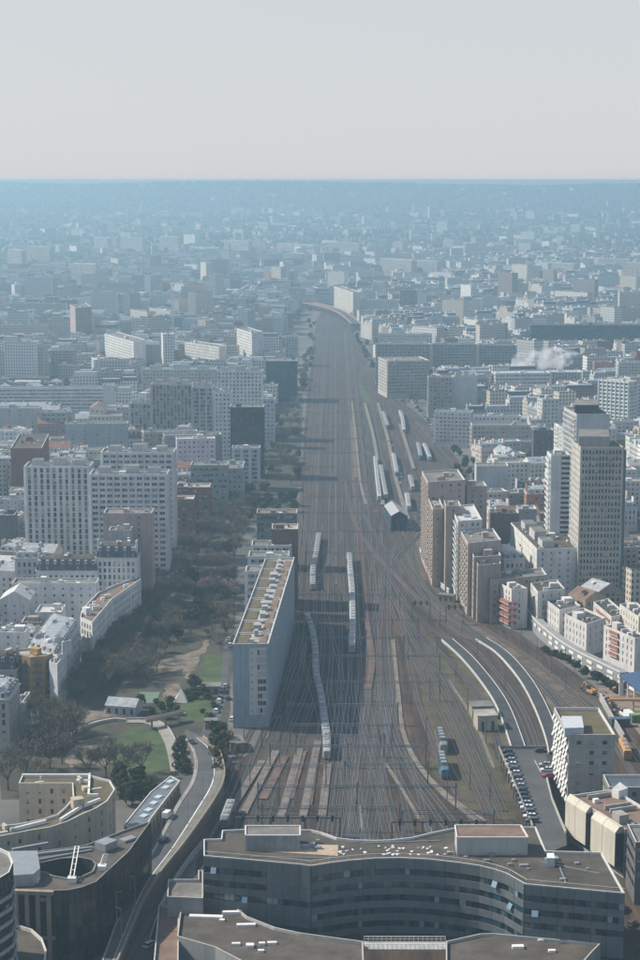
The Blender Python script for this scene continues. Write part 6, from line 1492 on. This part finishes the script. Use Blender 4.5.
# ================================================================== CARS
GL_CAR = plain("car_glass", (0.02, 0.025, 0.03), .08); TYRE = plain("tyre", (0.02, 0.02, 0.02), .9)
PAINT = {n: plain("car_paint_" + n.replace(" ", "_"), c, .3, 0, .03) for n, c in (("white", (0.65, 0.65, 0.64)), ("black", (0.015, 0.016, 0.018)), ("silver", (0.38, 0.39, 0.40)), ("dark grey", (0.08, 0.085, 0.09)), ("dark blue", (0.02, 0.04, 0.09)), ("red", (0.30, 0.03, 0.03)), ("pale blue", (0.30, 0.38, 0.45)))}
def make_car(van=False):
    T = thing("van" if van else "parked_car", (0, 0, 0)); m = MB(); f = MB()
    L_, W_, H_ = (5.2, 2.0, 2.2) if van else (4.3, 1.78, 1.45)
    lo = [(-.5, .22), (-.5, .5), (-.46, .58), (.28 if not van else .36, .60), (.47, .52), (.5, .42), (.5, .22)]
    hi = [(-.47, .58), (-.36, .97), (-.1, 1.0), (.1, .98), (.27, .6)] if not van else [(-.495, .58), (-.48, .98), (0, 1.0), (.26, .97), (.38, .6)]
    def ext(mb, prof, w0, w1, mi=0):
        b = len(mb.v); k = len(prof); zmin, zmax = min(z for _, z in prof), max(z for _, z in prof)
        for s in (-1, 1):
            for (x, z) in prof:
                w_ = w0 + (w1 - w0) * (z - zmin) / (zmax - zmin); mb.v.append((x * L_, s * w_ * W_ / 2, z * H_))
        for i in range(k):
            j = (i + 1) % k; mb.f.append((b + i, b + j, b + k + j, b + k + i)); mb.m.append(mi)
        mb.f.append(tuple(b + i for i in range(k))[::-1]); mb.m.append(mi); mb.f.append(tuple(b + k + i for i in range(k))); mb.m.append(mi)
    ext(m, lo, 1.0, .97)
    ext(f, hi, .93, .74)
    rf = [(x * .82 - .01, z) for x, z in ((-.40, .965), (-.12, 1.012), (.12, .995))] if not van else [(-.47, .9), (-.46, 1.0), (0, 1.02), (.24, .99), (.26, .9)]
    rb = len(m.v)
    if van: ext(m, [(-.5, .58), (-.49, 1.01), (0, 1.03), (.1, 1.02), (.1, .58)], .95, .86)
    else: m.quad(*[(x * L_, y * W_ / 2, z * H_) for x, y, z in ((-.34, -.70, .99), (.1, -.70, 1.0), (.1, .70, 1.0), (-.34, .70, .99))]); m.quad(*[(x * L_, y * W_ / 2, z * H_) for x, y, z in ((-.34, -.70, .985), (-.34, .70, .985), (-.36, .70, .97), (-.36, -.70, .97))])
    m.build("body", PAINT["white"], T); f.build("windows", GL_CAR, T)
    for x in (-.31, .31):
        for y in (-.44, .44):
            w_ = MB(); w_.tube((x * L_, (y - .05) * W_, .32), (x * L_, (y + .05) * W_, .32), .32, None, 12); w_.build("wheel", TYRE, T)
    T.children[0].material_slots[0].link = 'OBJECT'
    return T
CARP, VANP = make_car(), make_car(True)
CU = {}
def car(p, hd, colour, label, group, proto=None, name=None):
    pr = proto or CARP
    if pr.name not in CU: CU[pr.name] = 1; T = pr; T.location = p; T.rotation_euler = (0, 0, hd)
    else: T = copy_tree(pr, p, hd)
    if name: T.name = name
    for ch in T.children:
        if ch.name.startswith("body"): ch.material_slots[0].link = 'OBJECT'; ch.material_slots[0].material = PAINT[colour]
    tag(T, label, "van" if pr is VANP else "car", group); return T
COLS = ["white", "black", "silver", "dark grey", "dark blue", "silver", "white", "pale blue", "black", "dark grey"]
for k in range(17):
    f = k / 16; p = g(507 + 25 * f, 753 + 69 * f, ZP); c = COLS[(k * 3 + 1) % 10]
    car(p, math.radians(176 + R7.uniform(-3, 3)), c, "%s car in the parking deck row, %snearest its far end" % (c, ORD[k] if k < 15 else "last but one or last, not " ), "cars on the parking deck") if k < 15 else car(p, math.radians(176), c, "%s car in the parking deck row, %s at the near end" % (c, "last but one" if k == 15 else "last"), "cars on the parking deck")
for (x, y, hd, c, lab) in ((541, 752, 6, "black", "black car parked across the far end of the parking deck"), (545.5, 766, 175, "silver", "silver car parked against the sun shades on the deck"), (547, 771, 178, "white", "white car parked against the sun shades on the deck"), (548.5, 777, 176, "red", "red and white car parked nearest the sun shades")):
    car(g(x, y, ZP), math.radians(hd), c, lab, "cars on the parking deck")
car(g(163.5, 841, 5.01), math.radians(69), "black", "black car driving on the raised road beside the glass office", "cars on the raised road", name="car")
car(g(168, 817, 5.01), math.radians(69), "white", "white van driving on the raised road beside the long shed", "cars on the raised road", VANP)
car(g(191, 742, 1.6), math.radians(100), "dark grey", "dark car with white roof rack at the top of the raised road", "cars on the raised road", name="car")
for i, (x, y, c) in enumerate(((216, 712, "white"), (217.5, 707, "silver"), (219, 702, "white"), (220, 698, "dark grey"), (228, 699, "black"), (221, 690, "white"), (225, 687, "silver"), (230, 646, "white"), (228, 640, "white"), (232, 720, "white"), (207, 721, "dark blue"), (211, 724, "dark grey"))):
    car(g(x, y, .08), math.radians(92 + R7.uniform(-12, 12)), c, "%s car parked in the side street beside the slab%s" % (c, ", " + ORD[i + 1].strip() + " from the road" if i else ", nearest the road"), "cars beside the slab")
for k in range(42):
    f = R7.random(); c = R7.choice(COLS); x, y = 122 + (226 - 122) * f, 664 + (502 - 664) * f; s = R7.choice((-1, 1))
    p = g(x, y, .06) + Vector((s * 3.4 - 2, 0, 0)); car(p, math.radians(83 if s > 0 else 263), c, "%s car on the tree lined avenue" % c, "cars on the avenue")
for k in range(34):
    f = R7.random(); c = R7.choice(COLS); x, y = 232 + (292 - 232) * f, 498 + (402 - 498) * f
    p = g(x, y, .03) + Vector((R7.uniform(-8, 8), 0, 0)); car(p, math.radians(85), c, "%s car on the far stretch of the avenue" % c, "cars on the far avenue")
for k in range(30):
    f = R7.random(); c = R7.choice(COLS); p = g(412 + 30 * f + R7.uniform(-1, 1), 401 + 38 * f, .06); car(p, math.radians(110), c, "%s car on the street beside the freight yard" % c, "cars beside the freight yard")
for k in range(26):
    f = R7.random(); c = R7.choice(COLS); p = g(389 + 13 * f + R7.choice((-1.6, 1.4)), 440 + 46 * f, .06); car(p, math.radians(100), c, "%s car standing between the sidings of the depot yard" % c, "cars in the depot yard")
for k in range(16): plant("green" if R7.random() < .6 else "bare", 352 + 20 * k / 16 + R7.uniform(-1, 3), 334 + 38 * k / 16, R7.uniform(.7, 1.1), "tree on the grassy bank right of the hazy main tracks", "trees on the far right bank")
gsheet("street", [(409, 398), (415, 398), (449, 440), (441, 440)], .05, ASPH)
car(g(627, 718, .06), math.radians(105), "white", "white lorry in the works yard before the blue canopy", "vehicles in the works yard", VANP, "lorry").scale = (1.7, 1.25, 1.45)
for (x, y, c) in ((624, 911, "black"), (632, 925, "dark grey"), (608, 955, "silver"), (150, 946, "white")):
    car(g(x, y, .06), math.radians(60), c, "%s car in the dark lane %s" % (c, "below the cream panelled office" if x > 300 else "below the glass office"), "cars in the dark lanes")
# ================================================================== SMALL THINGS
def small(name, label, cat, px, yb, sz, col, yaw=0, roof=FELT, gable=False, z0=0.0):
    p = g(px, yb, z0); T = thing(name, tuple(p), label, cat); m = MB(); m.box(tuple(p), sz, yaw); m.build("wall", wall(col), T)
    r = MB(); c, s = math.cos(yaw), math.sin(yaw); a, b, h = sz[0] / 2 + .25, sz[1] / 2 + .25, p.z + sz[2]
    Q = lambda i, j, z: (p.x + i * c - j * s, p.y + i * s + j * c, z)
    if gable:
        r.quad(Q(-a, -b, h), Q(a, -b, h), Q(a, 0, h + sz[1] * .3), Q(-a, 0, h + sz[1] * .3)); r.quad(Q(a, b, h), Q(-a, b, h), Q(-a, 0, h + sz[1] * .3), Q(a, 0, h + sz[1] * .3)); r.tri(Q(-a, b, h), Q(-a, -b, h), Q(-a, 0, h + sz[1] * .3)); r.tri(Q(a, -b, h), Q(a, b, h), Q(a, 0, h + sz[1] * .3))
    else: r.hexa([Q(-a, -b, h + .003), Q(a, -b, h + .003), Q(a, b, h + .003), Q(-a, b, h + .003), Q(-a, -b, h + .4), Q(a, -b, h + .4), Q(a, b, h + .4), Q(-a, b, h + .4)])
    r.build("roof", roof, T)
    d = MB()
    for k in range(max(1, int(sz[0] / 2.6))):
        u = -sz[0] / 2 + sz[0] * (k + .5) / max(1, int(sz[0] / 2.6)); q0 = Q(u, -sz[1] / 2 - .03, p.z + .4); d.box((q0[0], q0[1], q0[2]), (1.1, .06, sz[2] * .6), yaw)
    d.build("door", DARKM, T); return T
small("technical_hut", "beige technical hut with a flat pale roof in the weedy yard", "hut", 485.5, 728, (7.5, 8, 5.6), (0.44, 0.40, 0.34), .12, GRAVEL)
small("technical_hut", "smaller roofless brown hut touching the beige technical hut", "hut", 481, 716, (8, 7, 4.5), (0.30, 0.26, 0.22), .12, FELT)
small("kiosk", "round dark kiosk on the sandy square", "kiosk", 92, 756, (4.4, 4.0, 2.8), (0.16, 0.18, 0.15), .4, FELT)
small("kiosk", "small kiosk with white roof beside the sandy plaza", "kiosk", 74, 724, (3, 3, 3), (0.14, 0.14, 0.14), .3, WHITE_R)
small("pavilion", "white pavilion with grey roof beside the green sports court", "pavilion", 124, 712, (12, 8, 3.4), (0.48, 0.49, 0.5), -.25, ZINC, True)
small("brick_hut", "small red brick hut at the foot of the slab beside the road", "hut", 211, 728, (4.5, 3.5, 3), (0.25, 0.10, 0.08), .1, FELT)
small("park_hut", "low grey hut between the two lawns", "hut", 209, 692, (9, 6, 2.8), (0.25, 0.25, 0.24), 0, FELT)
small("signal_box", "tan equipment cabin at the bend beside the small signal bridges", "cabin", 447, 601, (8, 4, 3), (0.42, 0.36, 0.28), -.4, FELT)
small("brick_hut", "low brown hut in front of the mossy beds beside the platform ends", "hut", 236, 748, (5, 10, 3), (0.22, 0.2, 0.18), .2, FELT)
small("container", "dark blue site container in the works yard", "container", 620, 726, (7, 2.6, 2.8), (0.04, 0.07, 0.11), .1, plain("container_roof", (.06, .1, .15)))
small("container", "green site container beside the dark blue container", "container", 639, 722, (6, 2.6, 2.8), (0.12, 0.22, 0.09), .1, plain("green_container_roof", (.14, .26, .1)))
p = g(181, 701); T = thing("tent", tuple(p), "white pyramid tent on the grass of the small park", "tent"); m = MB()
B4 = [(p.x - 2.6, p.y - 2.6, .05), (p.x + 2.6, p.y - 2.6, .05), (p.x + 2.6, p.y + 2.6, .05), (p.x - 2.6, p.y + 2.6, .05)]; ap = (p.x, p.y, 5.2)
for i in range(4): m.tri(B4[i], B4[(i + 1) % 4], ap)
m.build("canvas", plain("white_canvas", (0.66, 0.64, 0.58), .8), T); m = MB(); m.tube((p.x, p.y, 5.0), (p.x, p.y, 5.9), .08); m.build("pole", DARKM, T)
a, b = g(146, 722, 3), g(184, 713, 3); T = thing("footbridge", tuple(g(165, 719)), "sloping wooden footbridge over the lane beside the tent", "footbridge"); m = MB(); m.bar(a, b, 2.6, .3); m.build("deck", plain("wood_deck", (0.30, 0.24, 0.2), .8), T)
for s in (-1.25, 1.25): m = MB(); m.bar((a.x, a.y + s, 3.3), (b.x, b.y + s, 3.3), .15, .9); m.build("railing", plain("wood_rail", (0.34, 0.28, 0.25), .8), T)
m = MB()
for f in (.15, .5, .85): q = a.lerp(b, f); m.box((q.x, q.y, 0), (.6, 2, 2.98))
m.build("pier", CONC, T)
for i, (u, k) in enumerate([(.68, j) for j in range(6, 58, 6)] + [(.08, j) for j in range(9, 58, 9)]):
    q = LL[k] + (RR_[k] - LL[k]) * u; T = thing("street_lamp", tuple(q), "thin street lamp on the raised road's pavement", "street lamp", "street lamps on the raised road"); m = MB(); m.tube(tuple(q), (q.x, q.y, q.z + 8.5), .11, .07, 6); m.build("pole", GREYM, T); m = MB(); m.bar((q.x, q.y, q.z + 8.4), (q.x - 1.6 * (1 if u > .5 else -1), q.y, q.z + 8.7), .18, .12); m.build("lamp_head", GREYM, T)
# person on the road pavement
def person(p, yaw, label):
    T = thing("person", tuple(p), label, "person"); J = [(0, 0, .92), (0, 0, 1.2), (0, 0, 1.45), (0, 0, 1.56), (0, .02, 1.7), (.1, 0, .88), (.12, .12, .48), (.12, .02, .06), (.12, .16, .03), (-.1, 0, .88), (-.12, -.1, .48), (-.12, -.26, .1), (-.12, -.12, .03), (.19, 0, 1.42), (.25, -.08, 1.14), (.25, .06, .88), (-.19, 0, 1.42), (-.25, .08, 1.14), (-.25, .2, .92)]
    Ed = [(0, 1), (1, 2), (2, 3), (3, 4), (0, 5), (5, 6), (6, 7), (7, 8), (0, 9), (9, 10), (10, 11), (11, 12), (2, 13), (13, 14), (14, 15), (2, 16), (16, 17), (17, 18)]
    RD = [.15, .16, .15, .06, .11, .1, .075, .05, .04, .1, .075, .05, .04, .07, .05, .035, .07, .05, .035]
    me = bpy.data.meshes.new("body"); me.from_pydata(J, Ed, []); o = bpy.data.objects.new("body", me); sc.collection.objects.link(o); o.parent = T
    me.materials.append(plain("dark_clothes", (0.02, 0.025, 0.04), .9)); md = o.modifiers.new("skin", 'SKIN'); o.modifiers.new("sub", 'SUBSURF').levels = 1
    for i, sv in enumerate(me.skin_vertices[0].data): sv.radius = (RD[i], RD[i]); sv.use_root = (i == 0)
    T.rotation_euler = (0, 0, yaw); return T
person(g(213, 769, 5.15), .3, "person in dark clothes walking on the raised road's pavement")
# noise barrier at the bend
q = spline([g(x, y) for x, y in ((420, 552), (424, 566), (433, 580), (449, 594))], 4); T = thing("barrier", tuple(q[5]), "white noise barrier curving round the foot of the pinkish towers", "barrier")
m = MB(); m.ribbon(q, .3, 0, 2.2); m.build("wall", plain("pale_barrier", (0.42, 0.5, 0.53), .6), T); m = MB(); m.ribbon(q, .5, 2.2, 2.5); m.build("coping", WHITEM, T)
# blue canopy with columns, excavators, wagon, beam
CPY = [g(x, y, 8) for x, y in ((619, 675), (650, 669), (662, 682), (641, 693))]; T = thing("canopy", tuple(g(640, 715)), "big blue canopy roof on white columns at the edge", "canopy")
m = MB(); m.prism([(p.x, p.y) for p in ccw(CPY)], 7.5, 8.1, bottom=True); m.build("roof", plain("blue_roof", (0.04, 0.085, 0.17), .5), T)
for f in (0, .33, .66, 1): 
    for A_, B_ in ((CPY[0], CPY[3]),): q = A_.lerp(B_, f * .92 + .04); m = MB(); m.box((q.x + .7, q.y, 0), (1.6 if f == 0 else .5, .8, 7.49)); m.build("column", WHITEM, T)
def excavator(x, y, yaw, col, label):
    p = g(x, y, .05); T = thing("excavator", tuple(p), label, "excavator", "excavators at the works"); C_ = plain("excavator_" + label.split()[0], col, .5); c, s = math.cos(yaw), math.sin(yaw); Q = lambda i, j, z: (p.x + i * c - j * s, p.y + i * s + j * c, z)
    for j in (-1, 1): m = MB(); q = Q(0, j, .05); m.box(q, (3.6, .6, .9), yaw); m.build("track", DARKM, T)
    m = MB(); m.box(Q(-.4, 0, .95), (3.4, 2.5, 1.2), yaw); m.build("body", C_, T); m = MB(); m.box(Q(.6, .7, 2.16), (1.5, 1.0, 1.3), yaw, 0, .9); m.build("cab", GL_CAR, T)
    m = MB(); m.bar(Q(1.2, -.4, 1.6), Q(4.0, -.4, 4.0), .45, .5); m.bar(Q(4.0, -.4, 4.0), Q(5.6, -.4, 1.6), .38, .4); m.build("arm", C_, T); m = MB(); m.box(Q(5.7, -.4, .7), (.9, 1.0, 1.0), yaw, 0, .8); m.build("bucket", DARKM, T)
excavator(591, 694, 2.2, (0.55, 0.28, 0.09), "orange excavator working beside the curved tracks"); excavator(618, 692, .8, (0.60, 0.36, 0.05), "yellow excavator standing before the blue canopy")
a, b = g(609, 701, 4), g(650, 701, 4); T = thing("gantry_beam", tuple(g(630, 704)), "long orange steel beam on posts across the works yard", "beam"); m = MB(); m.bar(a, b, .7, .9); m.build("beam", plain("orange_steel", (0.50, 0.25, 0.07), .5), T)
for f in (.05, .6): q = a.lerp(b, f); m = MB(); m.box((q.x, q.y, 0), (.5, .5, 3.98)); m.build("post", plain("orange_steel", (0.50, 0.25, 0.07)), T)
pts = spline([g(628, 762), g(622, 748), g(612, 730)], 3); q, hd = along(pts, 8); T = thing("freight_wagon", (q.x, q.y, 0), "rusty orange covered freight wagon beside the works yard", "wagon"); carriage(T, q, hd, 15, 2.8, 3.6, plain("orange_wagon", (0.34, 0.17, 0.06), .7), plain("orange_wagon_roof", (0.42, 0.23, 0.09), .7), DARKM)
gsheet("works_yard", [(596, 688), (640, 690), (700, 740), (700, 770), (640, 735), (618, 706)], .06, roofmat("works_ground", (0.16, 0.12, 0.09), (0.28, 0.21, 0.16), .15))
q = spline([g(x, y) for x, y in ((600, 700), (612, 722), (624, 742))], 4); T = thing("trench_wall", tuple(q[1]), "grey retaining wall dropping beside the works yard", "wall"); m = MB(); m.ribbon(q, .6, 0, 3); m.build("wall", CONC, T)
for k in range(26):
    a = g(RND.uniform(598, 616), RND.uniform(690, 716), .06)
m = MB()
for k in range(60):
    f = RND.random(); a = g(598 + 26 * f + RND.uniform(-2, 8), 692 + 34 * f, .06); m.box((a.x, a.y, .05), (RND.uniform(.4, 2.4), RND.uniform(.3, 1.2), RND.uniform(.2, 1.0)), RND.uniform(0, 3), RND.randrange(3))
m.build("rubble", [CONC, DARKM, plain("timber", (0.30, 0.22, 0.14))], None, "stuff")
# far viaduct and tower crane
q = spline([g(x, y, 9) for x, y in ((262, 302), (286, 301.5), (306, 303), (322, 306), (336, 310), (347, 316), (356, 324))], 20); T = thing("viaduct", tuple(g(322, 312)), "reddish curved viaduct crossing the far end of the tracks", "bridge")
m = MB(); m.ribbon([Vector((p.x, p.y, 9)) for p in q], 13, -1.2, .2); m.build("deck", ASPH, T)
for s in (-6.5, 6.5): m = MB(); m.ribbon([Vector((p.x, p.y, 9)) for p in q], .6, .2, 1.6, 0, s); m.build("parapet", plain("reddish_parapet", (0.42, 0.25, 0.21), .8), T)
for k in range(0, len(q), 2): m = MB(); m.box((q[k].x, q[k].y, 0), (3, 3, 7.79)); m.build("pier", CONC, T)
p = g(173, 352); hh = hz(284, p.y); T = thing("tower_crane", tuple(p), "pale lattice tower crane with a reddish jib rising above the hazy roofs", "crane"); CR = plain("crane_white", (0.62, 0.60, 0.58), .6); CRR = plain("crane_red", (0.42, 0.13, 0.10), .6)
m = MB()
for i in (-1.1, 1.1):
    for j in (-1.1, 1.1): m.box((p.x + i, p.y + j, 0), (.6, .6, hh))
z = 0; k = 0
while z < hh - 3: m.bar((p.x - 1.1, p.y - 1.1, z), (p.x + 1.1, p.y - 1.1, z + 2.8), .4, .4) if k % 2 == 0 else m.bar((p.x + 1.1, p.y - 1.1, z), (p.x - 1.1, p.y - 1.1, z + 2.8), .4, .4); m.box((p.x, p.y - 1.1, z), (2.2, .2, .2)); z += 2.8; k += 1
m.build("mast", CR, T)
m = MB(); m.bar((p.x - 15, p.y + 4, hh), (p.x + 42, p.y - 22, hh), 1.4, .3); m.bar((p.x - 12, p.y + 3, hh + 1.6), (p.x + 40, p.y - 21, hh + 1.4), .3, .3)
for k in range(16): f = k / 16; m.bar((p.x - 12 + 52 * f, p.y + 3 - 24 * f, hh + .3), (p.x - 10 + 52 * f, p.y + 2 - 24 * f, hh + 1.6), .2, .2)
m.build("jib", CRR, T); m = MB(); m.box((p.x - 12, p.y + 3, hh - 2.5), (4, 2, 2.45), -.4); m.build("counterweight", CONC, T); m = MB(); m.box((p.x + 1.6, p.y - 1.6, hh - 2.6), (2, 2, 2.4)); m.build("cab", CR, T)
# tall chimneys
for (x, yb, yt, lab) in ((533, 378, 360, "tall chimney behind the steam plume"),):
    p = g(x, yb); T = thing("chimney", tuple(p), lab, "chimney"); m = MB(); m.tube((p.x, p.y, 0), (p.x, p.y, hz(yt, p.y)), 1.8, 1.2, 12); m.build("stack", CONC, T)
# steam plume over the white office
p = g(524, 394); p = Vector((p.x, p.y + 30, 0)); z0 = hz(372, p.y); sm_ = bpy.data.materials.new("steam_vapour"); sm_.use_nodes = True; N = sm_.node_tree.nodes; L = sm_.node_tree.links; N.remove(N["Principled BSDF"])
v = N.new("ShaderNodeVolumePrincipled"); v.inputs["Density Attribute"].default_value = ""; v.inputs["Color"].default_value = (1, 1, 1, 1); v.inputs["Anisotropy"].default_value = .2
ge = N.new("ShaderNodeNewGeometry"); n_ = noise(N, L, .075, ge.outputs["Position"], 6, .68); mr = N.new("ShaderNodeMapRange"); mr.inputs[1].default_value = .45; mr.inputs[2].default_value = .75; mr.inputs[3].default_value = 0; mr.inputs[4].default_value = .3; L.new(n_, mr.inputs[0]); L.new(mr.outputs[0], v.inputs["Density"]); L.new(v.outputs[0], N["Material Output"].inputs["Volume"])
m = MB(); b0 = 0; n1, n2 = 12, 20
def plume(x, y, z, rx, ry, rz):
    b = len(m.v)
    for i in range(1, n1):
        for j in range(n2):
            a, c = PI * i / n1, 2 * PI * j / n2; d = Vector((math.sin(a) * math.cos(c), math.sin(a) * math.sin(c), math.cos(a))); k = 1 + .35 * mn.noise(d * 1.7 + Vector((x, 0, 0)) * .1); m.v.append((x + d.x * rx * k, y + d.y * ry * k, z + d.z * rz * k))
    m.v += [(x, y, z + rz), (x, y, z - rz)]; t_ = b + (n1 - 1) * n2
    for j in range(n2):
        j2 = (j + 1) % n2; m.f.append((t_, b + j, b + j2)); m.f.append((t_ + 1, b + (n1 - 2) * n2 + j2, b + (n1 - 2) * n2 + j)); m.m += [0, 0]
        for i in range(n1 - 2): m.f.append((b + i * n2 + j, b + (i + 1) * n2 + j, b + (i + 1) * n2 + j2, b + i * n2 + j2)); m.m.append(0)
plume(p.x + 2, p.y, z0 + 6, 13, 9, 9); plume(p.x + 26, p.y, z0 + 13, 30, 12, 10)
m.build("steam", sm_, None, "stuff")
try: sc.cycles.volume_step_rate = 1.0; sc.cycles.volume_max_steps = 128
except Exception: pass
print("BUILDINGS", len(BLD), "TREES", NTREE[0])

for ps_ in PROT.values():
    for T in ps_:
        if "label" not in T:
            for ch in list(T.children): bpy.data.objects.remove(ch)
            bpy.data.objects.remove(T)
